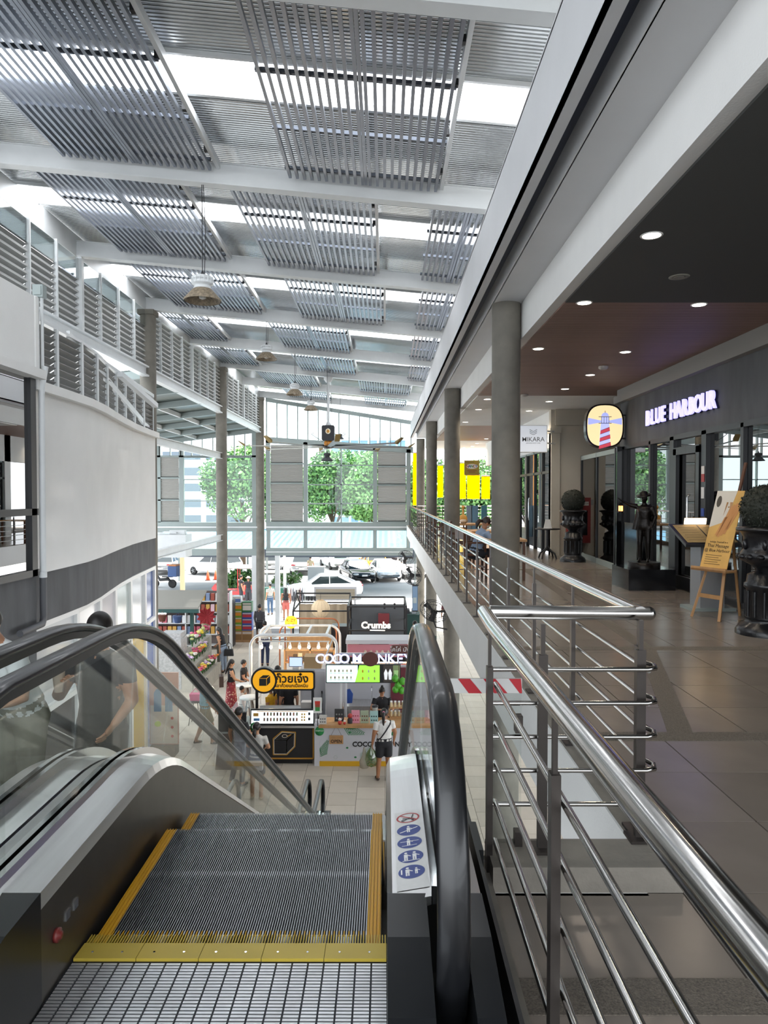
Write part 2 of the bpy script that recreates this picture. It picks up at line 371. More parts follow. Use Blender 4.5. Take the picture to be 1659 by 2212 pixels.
# ---- gallery shop wall (dark sign band, mouldings, white return wall)
m = MB(); m.box(4.86, 5.2, 2, 14.7, 2.52, 3.42); wall_r = struct('wall_right', m, dark_conc, 'charcoal rendered sign band over the glass shop front')
m = MB(); m.box(4.74, 5.2, 2, 14.76, 3.42, 3.56); m.box(4.80, 5.2, 2, 14.72, 3.56, 3.70); struct('trim_6', m, mat('grey_cornice', '8d8a86', .7), 'grey cornice above the sign band')
m = MB(); m.box(4.20, 9, 18.0, 18.2, 0, 3.7); m.box(4.20, 4.42, 17.92, 18.2, 0, 3.1); m.box(4.16, 4.44, 17.88, 18.2, 3.1, 3.22); m.box(4.3, 5.2, 17.94, 18.0, 3.3, 3.7)
struct('wall_return', m, beige, 'off-white return wall with a pilaster beside the massage shop')
m = MB(); m.box(4.25, 4.4, 18.2, 30, 2.75, 3.7); m.box(4.25, 4.4, 25.6, 26.0, 0, 3.7); struct('wall_mikara', m, white_wall, 'white wall band above the far gallery shops')
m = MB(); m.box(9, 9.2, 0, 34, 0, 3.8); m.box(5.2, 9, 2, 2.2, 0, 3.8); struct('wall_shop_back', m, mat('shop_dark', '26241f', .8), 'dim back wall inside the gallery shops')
# ---- upper louvre wall over the left side (plane x = -6)
lv = MB(); lv.bar((0, 0, 0), (0, .96, 0), .19, .012, up=(-.55, 0, .83)); lv.box(.070, .086, 0, .96, .035, .065, 1); lv_me = lv.mesh('slat'); lv_me.materials.append(slat_grey); lv_me.materials.append(mat('slat_lip', 'b3b4b2', .45))
def louvre_bay(y0, y1, name, label):
    t = tag(thing(name, label, None), None, None, None, 'structure')
    n = int(round(y1-y0))
    m = MB(); m.box(-6.09, -5.91, y0, y1, 4.50, 4.54); m.box(-6.09, -5.91, y0, y1, 4.72, 4.76); m.box(-6.02, -5.98, y0, y1, 4.54, 4.72); m.build('bottom_beam', white_steel, t)
    for i in range(n+1):
        w_ = .10 if i in (0, n//2, n) else .035
        m = MB(); m.box(-6-w_/2-.02, -6+w_/2+.02, y0+i*(y1-y0)/n-w_/2, y0+i*(y1-y0)/n+w_/2, 4.76, 6.2); m.build('mullion', white_steel, t)
    for i in range(n):
        for k in range(8 if y0 == 10 else 11): put('slat', lv_me, t, (-6.08, y0+i+.02, 4.84+k*.125))
        if y0 == 10: m = MB(); m.box(-6.0, -5.99, y0+i+.03, y0+i+.97, 5.74, 6.16); m.build('pane', louv_g, t)
louvre_bay(10, 18, 'wall_left_louvre_near', 'upper louvred wall with glass in front, by the white wall')
louvre_bay(18, 26, 'wall_left_louvre_middle', 'upper louvred wall between the first and second concrete columns')
louvre_bay(26, 34, 'wall_left_louvre_end', 'upper louvred wall between the second concrete column and the end facade')
for y0, y1 in ((14.8, 18), (18, 26)):
    for z in ((-.02, 2.96) if y0 == 18 else (-.02,)):
        m = MB(); m.box(-6.08, -5.92, y0, y1, z-.11, z-.09); m.box(-6.08, -5.92, y0, y1, z+.09, z+.11); m.box(-6.015, -5.985, y0, y1, z-.1, z+.1)
        o = m.build('tie_beam', white_steel); tag(o, 'white steel tie beam between the columns on the louvred side', None, None, 'structure')
# ---- curved left wall
CUR = [(-4.82, 9.6), (-4.83, 10.6), (-4.86, 11.5), (-4.99, 12.4), (-5.16, 13.25), (-5.36, 14.3), (-5.58, 15.6), (-5.74, 17.0), (-5.82, 17.9)]
def ribbon(m, off0, off1, z0, z1, pts=CUR):
    # solid following the curve, between offsets towards +x
    for (x0, y0), (x1, y1) in zip(pts, pts[1:]):
        m.hexa([(x0+off0,y0,z0),(x0+off1,y0,z0),(x1+off1,y1,z0),(x1+off0,y1,z0),(x0+off0,y0,z1),(x0+off1,y0,z1),(x1+off1,y1,z1),(x1+off0,y1,z1)])
    return m
m = ribbon(MB(), -.2, .02, .45, 2.97); wl = struct('wall_left', m, white_wall, 'large curved white wall panel over the grey render')
m = ribbon(MB(), -.2, .13, 2.97, 3.10); m.box(-4.95, -4.58, 7, 9.62, 3.10, 3.22); struct('trim_7', m, white_wall, 'white coping ledge along the curved wall')
m = ribbon(MB(), -.25, 0, -.25, .45); m.box(-5.1, -4.75, 0, 9.6, GF, .45); m.box(-5.2, -4.82, 9.5, 9.62, GF, 4.2); struct('wall_left_render', m, dark_conc, 'dark grey rendered wall below the white panel')
m = MB(); m.box(-5.1, -4.72, -1, 9.6, 3.22, 4.22); m.box(-5.1, -4.70, 9.58, 9.66, 3.1, 4.22); struct('wall_left_box', m, white_wall, 'white box wall above the tinted window')
m = ribbon(MB(), -1.2, -.02, 3.98, 4.02); struct('trim_8', m, white_steel, 'narrow steel roof between the two louvre rows')
# lower louvre row on the curve
ll = tag(thing('wall_left_louvre_lower', 'lower louvre row standing on the white coping ledge', None), None, None, None, 'structure')
import bisect
def cur_at(s):
    acc = 0
    for (x0, y0), (x1, y1) in zip(CUR, CUR[1:]):
        d = math.hypot(x1-x0, y1-y0)
        if s <= acc+d: t = (s-acc)/d; return V(x0+(x1-x0)*t, y0+(y1-y0)*t, 0)
        acc += d
    return V(*CUR[-1], 0)
Lc = sum(math.hypot(b[0]-a[0], b[1]-a[1]) for a, b in zip(CUR, CUR[1:]))
NB = 9
for i in range(NB+1):
    p = cur_at(Lc*i/NB); m = MB(); m.box(p.x-.06, p.x-.01, p.y-.03, p.y+.03, 3.10, 4.0); m.build('mullion', white_steel, ll)
    if i < NB:
        q = cur_at(Lc*(i+1)/NB)
        for k in range(8):
            z = 3.16+k*.105; m = MB(); m.bar((p.x-.1, p.y+.03, z), (q.x-.1, q.y-.03, z), .16, .012, up=(-.55, 0, .83)); m.build('slat', slat_grey, ll)
m = MB(); m.bar((-4.85, 9.7, 4.03), (-5.85, 17.9, 4.03), .06, .08); m.bar((-4.9, 11, 4.02), (-5.9, 17.7, 3.2), .05, .12); m.bar((-5.3, 14.2, 3.95), (-5.3, 16.4, 3.6), .12, .10); m.build('brace', white_steel, ll)
# tinted window in the near left wall
wn = tag(thing('window_1', 'tall dark tinted window reflecting the gallery, in the grey wall', None), None, None, None, 'structure')
m = MB()
for z in (.45, 1.27, 3.12): m.box(-4.80, -4.70, 2, 9.6, z, z+.09)
for y in (2, 5.6, 9.42): m.box(-4.80, -4.70, y, y+.14, .45, 3.2)
m.build('window_frame', black_m, wn)
for (a, b) in ((2.1, 5.6), (5.7, 9.42)):
    for (c, d) in ((.54, 1.27), (1.36, 3.12)): MB().box(-4.755, -4.745, a, b, c, d).build('pane', wall_g, wn)
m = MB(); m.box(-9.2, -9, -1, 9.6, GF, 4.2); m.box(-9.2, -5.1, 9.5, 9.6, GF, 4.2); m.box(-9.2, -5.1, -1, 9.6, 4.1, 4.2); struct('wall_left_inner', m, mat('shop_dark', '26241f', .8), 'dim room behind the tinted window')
# drain pipe on the left wall
dp = thing('drain_pipe', 'drain pipe running down the wall corner and turning at its foot', 'pipe')
MB().tube([(-4.655, 9.74, 3.30), (-4.69, 9.70, 3.0), (-4.70, 9.70, .45)], .042, 12).build('upper_pipe', white_steel, dp); MB().tube([(-4.70, 9.70, .45), (-4.70, 9.70, -.12), (-4.69, 9.66, -.19), (-4.66, 9.58, -.21), (-4.64, 8.95, -.22)], .045, 12).build('lower_pipe', mat('pipe_grey', '4f5054', .55), dp); MB().cyl((-4.70, 9.70, .41), (-4.70, 9.70, .49), .052, 12).build('pipe_collar', white_steel, dp)
for k in range(2):
    m = MB(); m.tube([(-4.78+.06*k, 9.80, 4.25), (-4.78+.06*k, 9.80, 3.15)], .022, 8); o = m.build('conduit', white_steel); tag(o, 'thin white conduit %s on the wall corner' % ('next to the curved wall', 'next to the drain pipe')[k], 'conduit', 'conduits on the wall corner')
m = MB(); m.box(-4.82, -4.68, 9.74, 9.86, 4.25, 4.42); m.box(-4.80, -4.70, 9.73, 9.74, 4.28, 4.40); tag(m.build('junction_box', grey_steel), 'grey junction box at the top of the wall conduits', 'box')
# ground floor shopfront under the grey wall
sf = tag(thing('window_2', 'white framed ground floor shopfront under the grey curved wall', None), None, None, None, 'structure')
SF = [(-4.86, 9.7), (-4.9, 11.2), (-5.1, 12.6), (-5.36, 14.0), (-5.56, 15.4), (-5.72, 16.8), (-5.82, 17.8)]
cols = ('c9cdd0', 'd9d9db', 'd5cfd2', 'b9c4c0', 'c4c9cc', '2f4f8f')
low = ('2b2b2d', '29292b', '2c2a29', '303032', 'd8b13a', '2f56a5')
for k, ((x0, y0), (x1, y1)) in enumerate(zip(SF, SF[1:])):
    MB().hexa([(x0-.04,y0+.06,-1.5),(x0-.02,y0+.06,-1.5),(x1-.02,y1-.06,-1.5),(x1-.04,y1-.06,-1.5),(x0-.04,y0+.06,-.33),(x0-.02,y0+.06,-.33),(x1-.02,y1-.06,-.33),(x1-.04,y1-.06,-.33)]).build('pane', col(cols[k], .15), sf)
    MB().hexa([(x0-.04,y0+.06,GF+.1),(x0-.02,y0+.06,GF+.1),(x1-.02,y1-.06,GF+.1),(x1-.04,y1-.06,GF+.1),(x0-.04,y0+.06,-1.6),(x0-.02,y0+.06,-1.6),(x1-.02,y1-.06,-1.6),(x1-.04,y1-.06,-1.6)]).build('pane', col(low[k], .2), sf)
    m = MB(); m.bar((x0, y0, -.29), (x1, y1, -.29), .08, .08); m.bar((x0, y0, -1.55), (x1, y1, -1.55), .08, .08); m.box(x1-.06, x1+.03, y1-.05, y1+.05, GF, -.25); m.build('window_frame', white_pl, sf)
# ---- annex canopy ceiling beyond the first column
def za(x): return 4.55+.12*(x+6)
an = tag(thing('ceiling_annex', 'low steel canopy ceiling left of the columns', None), None, None, None, 'structure'); an['label'] = 'low dark steel canopy ceiling beside the concrete columns'
m = MB(); m.hexa([(-12,18,za(-12)+.16),(-6,18,za(-6)+.16),(-6,34,za(-6)+.16),(-12,34,za(-12)+.16),(-12,18,za(-12)+.2),(-6,18,za(-6)+.2),(-6,34,za(-6)+.2),(-12,34,za(-12)+.2)]); m.build('deck_sheet', mat('annex_sheet', '59635f', .4, metal=.4, var=.2, scale=3, stretch=(12, .3, 1)), an)
for y in (18, 20.6, 23.2, 26, 28.6, 31.2, 33.8):
    m = MB(); m.bar((-12, y, za(-12)+.05), (-6, y, za(-6)+.05), .1, .2); m.build('cross_beam', grey_steel, an)
for x in (-7.5, -9, -10.5, -11.8):
    m = MB(); m.bar((x, 18, za(x)+.06), (x, 34, za(x)+.06), .07, .15); m.build('purlin', white_steel, an)
m = MB(); m.box(-9.3, -7.9, 28, 28.9, -.95, -.05); m.box(-9.3, -8.3, 28.1, 28.2, .0, .05); m.box(-8.6, -8.0, 28.2, 28.5, -.05, .12, 0); o = m.build('canopy_box', white_steel); tag(o, 'plain white boxed canopy hanging beyond the first column', 'canopy')
# ---- end facade (y = 34)
YF = 34.0
def fx(u): return (u-832)/45.0
def fz(v): return CZ-(v-1068)/45.0
wf = tag(thing('wall_far', 'grey steel end facade with louvres and big windows', None), None, None, None, 'structure')
def fb(u0, u1, v0, v1, y0=-.08, y1=.08, name='mullion', m=grey_steel, v0b=None, v1b=None):
    v0b = v0 if v0b is None else v0b; v1b = v1 if v1b is None else v1b
    mb = MB(); a, b = fx(u0), fx(u1)
    mb.hexa([(a,YF+y0,fz(v1)),(b,YF+y0,fz(v1b)),(b,YF+y1,fz(v1b)),(a,YF+y1,fz(v1)),(a,YF+y0,fz(v0)),(b,YF+y0,fz(v0b)),(b,YF+y1,fz(v0b)),(a,YF+y1,fz(v0))])
    return mb.build(name, m, wf)
def lat(u, ul, vl, ur, vr): return vl+(vr-vl)*(u-ul)/(ur-ul)
slatm = mat('facade_slat', '9b9b98', .5)
def louvre(u0, u1, v0, v1, rows):
    for r in range(rows):
        a = v0+(v1-v0)*r/rows+1.5; b = v0+(v1-v0)*(r+1)/rows-1.5; mb = MB(); n = max(4, int((b-a)/3.0))
        for k in range(n):
            z = fz(a+(b-a)*(k+.5)/n); mb.bar((fx(u0)+.03, YF, z), (fx(u1)-.03, YF, z), .12, .012, up=(0, .55, .83))
        tag(mb.build('louvre_slats', slatm, wf), kind='stuff')
        fb(u0, u1, b, b+3, name='louvre_rail')
# main part
fb(575, 892, 944, 957, name='beam', v0b=966, v1b=979)
for u in (575, 656, 806, 878): fb(u, u+9, lat(u, 575, 950, 892, 972), 1130)
fb(575, 892, 1128, 1146, -.12, .12, 'beam'); fb(575, 892, 1183, 1200, -.12, .12, 'beam'); fb(575, 892, 1137, 1140, -.16, -.1, 'pipe', white_steel); fb(575, 892, 1191, 1193, -.16, -.1, 'pipe', white_steel)
for u in (576, 656, 736, 806, 878): fb(u, u+(8 if u != 736 else 3), 1146, 1183)
louvre(584, 656, 960, 1128, 4); louvre(815, 878, 968, 1128, 4)
VR = [962, 1005, 1047, 1088, 1128]
for i in range(4):
    fb(665, 806, VR[i]-1.2, VR[i]+1.2)
    for (a, b) in ((665, 736), (738, 806)): fb(a, b, VR[i], VR[i+1], -.01, .01, 'pane', pane_g)
fb(736, 738.5, 962, 1128)
for (a, b) in ((584, 656), (664, 736), (739, 806), (814, 878)): fb(a, b, 1146, 1183, -.01, .01, 'pane', pane_g)
for i in range(15):
    u = 577+i*22.2; vt = lat(u, 577, 868, 890, 918); vb = lat(u, 575, 944, 892, 966)
    fb(u-1, u+1, vt, vb)
    if i < 14: fb(u, u+22, vt, vb, -.01, .01, 'pane', pane_g, lat(u+22, 577, 868, 890, 918), lat(u+22, 575, 944, 892, 966))
fb(575, 892, 860, 868, name='beam', v0b=910, v1b=918)
# annex part
for u in (338, 388, 545): fb(u, u+10, 930, 1130)
louvre(342, 388, 985, 1128, 3); fb(338, 560, 1128, 1148, -.12, .12, 'beam'); fb(338, 560, 1185, 1200, -.12, .12, 'beam'); fb(338, 560, 984, 988, name='beam'); fb(338, 560, 1137, 1140, -.16, -.1, 'pipe', white_steel)
for i, (a, b) in enumerate(((988, 1036), (1036, 1082), (1082, 1128))):
    fb(398, 545, a-1, a+1)
    for (c, d) in ((398, 470), (472, 545)): fb(c, d, a, b, -.01, .01, 'pane', pane_g)
fb(470, 472, 940, 1128)
for i in range(9): fb(345+i*23, 347+i*23, 935, 985)
for (a, b) in ((398, 470), (474, 545)): fb(a, b, 1148, 1185, -.01, .01, 'pane', pane_g)
for u in (340, 545): fb(u, u+10, 1146, 1200)
# entrance posts
for u, y in ((549, 34), (599, 34), (393, 40)):
    m = MB(); x = (u-832)/F*y; m.box(x-.11, x+.11, y-.11, y+.11, GF, -1.2 if y == 34 else -1.35); m.box(x-.18, x+.18, y-.18, y+.18, GF, GF+.03)
    o = m.build('post', white_steel if y == 34 else mat('tan_post', 'b39a78', .6)); tag(o, 'square post standing at the open entrance', None, None, 'structure')
m = MB(); m.box(fx(400), fx(892), 30.5, 33.9, GF+.001, GF+.02); o = m.build('ramp', mat('asphalt_mat', '6b6c6e', .9)); tag(o, 'dark grey mat across the entrance', None, None, 'structure')
# ================================================================ ESCALATORS
Y1, RC = 3.0, 1.0; S30 = math.tan(R(30)); YA = Y1+RC*.5; ZA = -RC*(1-math.cos(R(30)))
YB = YA+(-GF+2*ZA)/S30; YC = YB+RC*.5
def prof_z(y):
    if y <= Y1: return 0.
    if y <= YA: return -RC+math.sqrt(RC*RC-(y-Y1)**2)
    if y <= YB: return ZA-(y-YA)*S30
    if y <= YC: return GF+RC-math.sqrt(max(0, RC*RC-(YC-y)**2))
    return GF
def path(y0, y1):
    # (y, z, normal) samples of the step line
    pts = [(y0, 0, 0, 1), (Y1, 0, 0, 1)]
    for i in range(1, 9):
        a = R(30*i/8); pts.append((Y1+RC*math.sin(a), -RC+RC*math.cos(a), math.sin(a), math.cos(a)))
    for i in range(0, 9):
        a = R(30*(8-i)/8); pts.append((YC-RC*math.sin(a), GF+RC-RC*math.cos(a), math.sin(a), math.cos(a)))
    pts.append((y1, GF, 0, 1)); return pts
YT, YE = 2.08, 13.1
PT = path(YT, YE)
def rail_path(h):
    pts = []
    for (y, z, a, b) in PT: pts.append((y+h*a, z+h*b))
    return pts
def newel(h, yc, sgn, zc, r=.48):
    pts = []
    for i in range(0, 13):
        a = R(180*i/12); pts.append((yc-sgn*r*math.sin(a), zc+r*math.cos(a)))
    return pts
def esc_balustrade(t, xi, s, tag_lower=True):
    # xi: inner face of skirt; s = +1 when the glass lies towards +x
    skirt = [(xi, -.22), (xi, .30), (xi+s*.012, .30), (xi+s*.012, -.22)]
    MB().sweep(skirt, PT, 0).build('skirt_panel', skirt_m, t)
    dk = [(xi-s*.004, .30), (xi+s*.012, .335), (xi+s*.13, .355), (xi+s*.13, .33), (xi+s*.02, .29)]
    MB().sweep(dk, PT, 0, sm=False).build('inner_deck', steel, t)
    ch = [(xi+s*.128, .33), (xi+s*.128, .385), (xi+s*.150, .385), (xi+s*.150, .33)]
    MB().sweep(ch, PT, 0).build('glass_clamp', chrome, t)
    ch = [(xi+s*.168, .33), (xi+s*.168, .385), (xi+s*.190, .385), (xi+s*.190, .33)]
    MB().sweep(ch, PT, 0).build('glass_clamp', chrome, t)
    # glass panels
    n = len(PT); g0, g1 = xi+s*.155, xi+s*.164
    cuts = [0, 2, 6, 10]
    def gp(pa, pb):
        ys = [pa+(pb-pa)*i/4 for i in range(5)]; sub = []
        for yy in ys:
            dz = prof_z(yy+.001)-prof_z(yy-.001); a = math.atan2(-dz, .002); sub.append((yy, prof_z(yy), math.sin(a), math.cos(a)))
        MB().sweep([(g0, .35), (g0, .90), (g1, .90), (g1, .35)], sub, 0).build('glass_panel', clear_g, t)
    for a, b in ((2.1, 3.2), (3.205, 4.3), (4.305, 5.6), (5.605, 6.9), (6.905, 8.2), (8.205, 9.5), (9.505, 10.8), (10.805, 11.9), (11.905, 13.05)): gp(a, b)
    # newel glass discs
    for yc, zc in ((2.2, .47), (13.05, GF+.47)):
        sg = 1 if yc < 5 else -1
        poly = [(yc-sg*.45*math.sin(R(180*i/12)), zc+.45*math.cos(R(180*i/12))) for i in range(13)]
        MB().prism(poly, lambda a, b, d: (d, a, b), g0, g1).build('glass_panel', clear_g, t)
    # handrail
    pts = [(2.6, -.01)]+newel(.93, 2.2, 1, .47)[::-1]+[(y, z) for y, z in rail_path(.95)[1:]]
    pts = pts[:-1]+newel(.93, 13.05, -1, GF+.47)+[(12.6, GF+.0)]
    xc = xi+s*.16; m = MB(); sect = []
    for i in range(14):
        a = 2*math.pi*i/14; sect.append((xc+.042*math.cos(a)*(1.0 if math.sin(a) < .2 else 1.0), .021*math.sin(a)))
    pp = []
    for i, (y, z) in enumerate(pts):
        a = pts[max(i-1, 0)]; b = pts[min(i+1, len(pts)-1)]; dy, dz = b[0]-a[0], b[1]-a[1]; L_ = math.hypot(dy, dz) or 1
        pp.append((y, z, -dz/L_, dy/L_))
    m.sweep(sect, pp, 0, sm=True); m.build('handrail', rubber, t)
    m = MB(); q = [(y-a*.03, z-b*.03, a, b) for (y, z, a, b) in pp]
    m.sweep([(xc-.022, -.02), (xc-.022, .012), (xc+.022, .012), (xc+.022, -.02)], q, 0); m.build('handrail_track', black_m, t)
    # outer deck and cladding
    xo = xi+s*.19
    MB().sweep([(xo, .30), (xo, .345), (xo+s*.09, .337), (xo+s*.09, .29)], PT, 0).build('outer_deck', steel, t)
    MB().sweep([(xo+s*.077, -.55), (xo+s*.077, .30), (xo+s*.09, .30), (xo+s*.09, -.55)], PT, 0).build('outer_cladding', skirt_m, t)
    # black end caps at the newels
    for y0, z0 in ((1.80, 0), (13.05, GF)):
        m = MB(); y1 = y0+.30; caps_ = [sorted((xi-s*.004, xi+s*.112)), sorted((xi+s*.21, xo+s*.09))]
        poly = [(1.42, -.02), (2.1, -.02), (2.1, .352), (1.90, .345), (1.66, .30), (1.50, .22), (1.43, .10)] if z0 == 0 else [(13.05, GF-.02), (13.5, GF-.02), (13.5, GF+.12), (13.4, GF+.26), (13.2, GF+.34), (13.05, GF+.352)]
        for a, b in caps_: m.prism(poly, lambda u, v, d: (d, u, v), a, b)
        if z0 == 0: m.box(min(xi, xo+s*.09), max(xi, xo+s*.09), 1.0, 2.1, -.03, .004)
        m.build('newel_cap', black_pl, t)
def tread_mesh(edge=True):
    m = MB(); n = 104; wd = 1.0; x0 = -.5
    m.box(x0, .5, 0, .40, -.025, -.010, 0)
    m.box(x0, .5, .385, .40, -.24, -.012, 0)
    for i in range(n):
        x = x0+.052+i*(wd-.104)/(n-1)
        m.box(x-.0011, x+.0011, .022, .40, -.012, 0, 1)
        m.box(x-.0016, x+.0016, .396, .403, -.23, -.002, 1)
        m.box(x-.0018, x+.0018, 0, .03, -.012, .001, 2 if edge and i % 2 == 0 else 1)
    for s_ in (-1, 1):
        m.box(s_*.475-.025, s_*.475+.025, 0, .40, -.012, -.004, 2)
        for k in range(4): m.box(s_*(.455+k*.013)-.002, s_*(.455+k*.013)+.002, 0, .40, -.006, .001, 2)
    me = m.mesh('step_tread')
    for x in (tread_dark, tread_tip, yellow_p): me.materials.append(x)
    return me
tread_me = tread_mesh(); tread_plain = tread_mesh(False)
bars = MB()
for i in range(20):
    for j in range(92):
        x = -.52+i*.0521; y = .98+j*.0145
        if j % 46 == 45: continue
        bars.box(x+.003, x+.049, y+.002, y+.0115, .0, .005)
bars_me = bars.mesh('plate_bars'); bars_me.materials.append(plate_m)
def escalator(xc, label):
    t = thing('escalator', label, 'escalator', (xc, 0, 0))
    for k in range(26):
        y = 2.45+k*.40
        if y+.4 > 12.9: break
        o = put('step', tread_me if k == 0 else tread_plain, t, (0, y, prof_z(y+.2)-.002)); tag(o, kind='stuff')
    o = put('step', tread_me, t, (0, 2.05, -.002)); tag(o, kind='stuff')
    m = MB(); m.box(-.55, .55, .9, 2.33, -.05, .0); m.build('landing_plate', mat('plate_groove', '2a2e35', .5, metal=.5), t)
    tag(put('plate_bars', bars_me, t, (0, 0, 0)), kind='stuff')
    for k in range(5):
        m = MB(); x0 = -.52+k*.208; m.prism([(2.31, .001), (2.31, .012), (2.40, .006), (2.415, -.004), (2.41, -.01)], lambda a, b, d: (d, a, b), x0+.001, x0+.207); m.build('comb_plate', comb_y, t)
        m = MB()
        for q in range(22): m.box(x0+.004+q*.0094, x0+.0075+q*.0094, 2.40, 2.45, -.004, .004)
        tag(m.build('comb_teeth', comb_y, t), kind='stuff')
        for q in (.05, .15):
            m = MB(); m.lathe([(.0045, 0), (.004, .002)], (x0+q, 2.345, .010), 8); m.build('screw', chrome, t)
    m = MB(); m.box(-.55, .55, 12.75, 13.75, GF-.02, GF+.006); m.build('landing_plate', plate_m, t)
    m = MB()
    for i in range(60):
        for j in range(2): m.box(-.54+i*.018, -.53+i*.018, 13.62+j*.05, 13.64+j*.05, GF+.006, GF+.009)
    tag(m.build('plate_studs', steel, t), kind='stuff')
    MB().sweep([(-.56, -.55), (-.56, -.45), (.56, -.45), (.56, -.55)], PT).build('truss', black_m, t)
    esc_balustrade(t, -.525, -1); esc_balustrade(t, .525, 1)
    return t
e1 = escalator(-.515, 'escalator running down beside the stainless gallery railing')
e2 = escalator(-2.14, 'escalator carrying two riders, beside the grey wall')
# emergency stop button and safety sticker on the descending escalator
m = MB(); m.lathe([(.0, 0), (.022, 0), (.022, .012), (.013, .014), (.012, .02), (0, .021)], (-.525+.0, 2.20, .16), 18, axis='x'); m.build('stop_button', mat('button_red', '7c2f2c', .4), e1)
m = MB()
for k in range(2): m.box(-.526, -.522, 2.27+k*.06, 2.30+k*.06, .16, .19)
m.build('button_lettering', chrome, e1)
# safety sticker lies on the right inner deck: local frame along the sloping deck
slope = .020/.118
def on_deck(a, d, h=0.0): # a across (0..1) over the deck, d distance y
    x = .525+.012+a*.118; return (x, d, .335+a*.020+.0015+h)
def dk(poly, name, m, h=0.):
    mb = MB(); mb.add([on_deck(a, d, h) for a, d in poly], [tuple(range(len(poly)))]); return mb.build(name, m, e1)
blue = mat('sticker_blue', '3a4a8a', .5, var=.05, scale=60); swhite = mat('sticker_white', 'dadad8', .45, var=.04, scale=40)
dk([(.12, 2.13), (.96, 2.13), (.96, 2.66), (.12, 2.66)], 'safety_sticker', swhite)
pict = col('f0f0f0', .5)
def seg_(a0, d0, a1, d1, w_, m, h=.0016):
    da, dd = a1-a0, (d1-d0)/.118; L_ = math.hypot(da, dd) or 1; na, nd = -dd/L_*w_, da/L_*w_*.118
    dk([(a0-na, d0-nd), (a1-na, d1-nd), (a1+na, d1+nd), (a0+na, d0+nd)], 'pictogram', m, h)
for k, d in enumerate((2.23, 2.325, 2.42, 2.51)):
    dk([(.53+.36*math.cos(t_), d+.040*math.sin(t_)) for t_ in [2*math.pi*i/28 for i in range(28)]], 'pictogram_disc', blue, .0008)
    def man(a, dd, s_=1.):
        dk([(a+.045*s_*math.cos(t_), dd+.022*s_+.0055*s_*math.sin(t_)) for t_ in [2*math.pi*i/10 for i in range(10)]], 'pictogram', pict, .0016)
        seg_(a, dd+.014*s_, a, dd-.006*s_, .055*s_, pict); seg_(a-.03*s_, dd-.004, a-.03*s_, dd-.024*s_, .022*s_, pict); seg_(a+.03*s_, dd-.004, a+.03*s_, dd-.024*s_, .022*s_, pict)
        seg_(a+.02, dd+.010*s_, a+.14*s_, dd+.001, .018*s_, pict)
    if k == 0: man(.42, d); seg_(.26, d-.012, .26, d+.016, .02, pict); man(.66, d, .7)
    elif k == 1: man(.40, d); man(.64, d); seg_(.30, d-.027, .78, d-.027, .015, pict)
    elif k == 2: man(.50, d, .9); seg_(.26, d+.006, .80, d+.006, .012, pict); seg_(.30, d-.022, .74, d-.022, .012, pict)
    else: man(.52, d+.004, .9); seg_(.26, d-.016, .80, d+.014, .02, pict)
redm = col('b23a3c', .5)
ring = [(.53+.36*math.cos(2*math.pi*i/28), 2.605+.038*math.sin(2*math.pi*i/28)) for i in range(28)]; ring2 = [(.53+.31*math.cos(2*math.pi*i/28), 2.605+.0325*math.sin(2*math.pi*i/28)) for i in range(28)]
mb = MB(); mb.add([on_deck(a, d, .001) for a, d in ring]+[on_deck(a, d, .001) for a, d in ring2], [(i, (i+1) % 28, (i+1) % 28+28, i+28) for i in range(28)]); mb.build('prohibition_ring', redm, e1)
seg_(.36, 2.60, .70, 2.592, .03, col('4a4a4c')); seg_(.62, 2.59, .70, 2.628, .02, col('4a4a4c')); seg_(.40, 2.585, .60, 2.605, .02, col('4a4a4c')); seg_(.26, 2.628, .80, 2.582, .02, redm, .002)
for (a, d) in ((.36, 2.585), (.68, 2.584)):
    dk([(a+.05*math.cos(t_), d+.006*math.sin(t_)) for t_ in [2*math.pi*i/10 for i in range(10)]], 'pictogram', col('4a4a4c'), .0016)
# outer cover block beside the newel
m = MB(); m.box(.335, .352, 2.5, 2.72, .02, .28); m.box(.323, .335, 1.6, 2.9, -.4, .28); tag(m.build('escalator_side_cover', black_pl), 'black side cover of the escalator facing the railing', 'cover')
# ================================================================ RAILINGS
HR = 1.04
post = MB(); post.box(-.019, .019, -.012, .012, .012, .80); post.box(-.009, .009, -.006, .006, .80, .925); pm_ = post.mesh('post'); pm_.materials.append(post_m)
bp_ = MB(); bp_.box(-.05, .05, -.05, .05, 0, .012); bp_me = bp_.mesh('base_plate'); bp_me.materials.append(post_m)
def add_post(t, x, y, z0, rz=0, sc=1.):
    o = put('post', pm_, t, (x, y, z0), rz); o.scale = (1, 1, sc); put('base_plate', bp_me, o)
gr = thing('gallery_railing', 'stainless steel railing along the gallery edge with five rods', 'railing')
ys = [3.03+1.07*k for k in range(28)]
for y in ys: add_post(gr, 1.09, y, .10, R(90))
m = MB(); m.tube([(1.09, 3.03-.02, HR+.005), (1.09, 33.3, HR+.005)], .028, 14); m.build('top_rail', rail_m, gr)
zr5 = [.24, .38, .52, .66, .80]
for z in zr5:
    m = MB(); m.tube([(1.12, 2.99, z), (1.12, 33.3, z)], .0095, 8); m.build('rod', rail_m, gr)
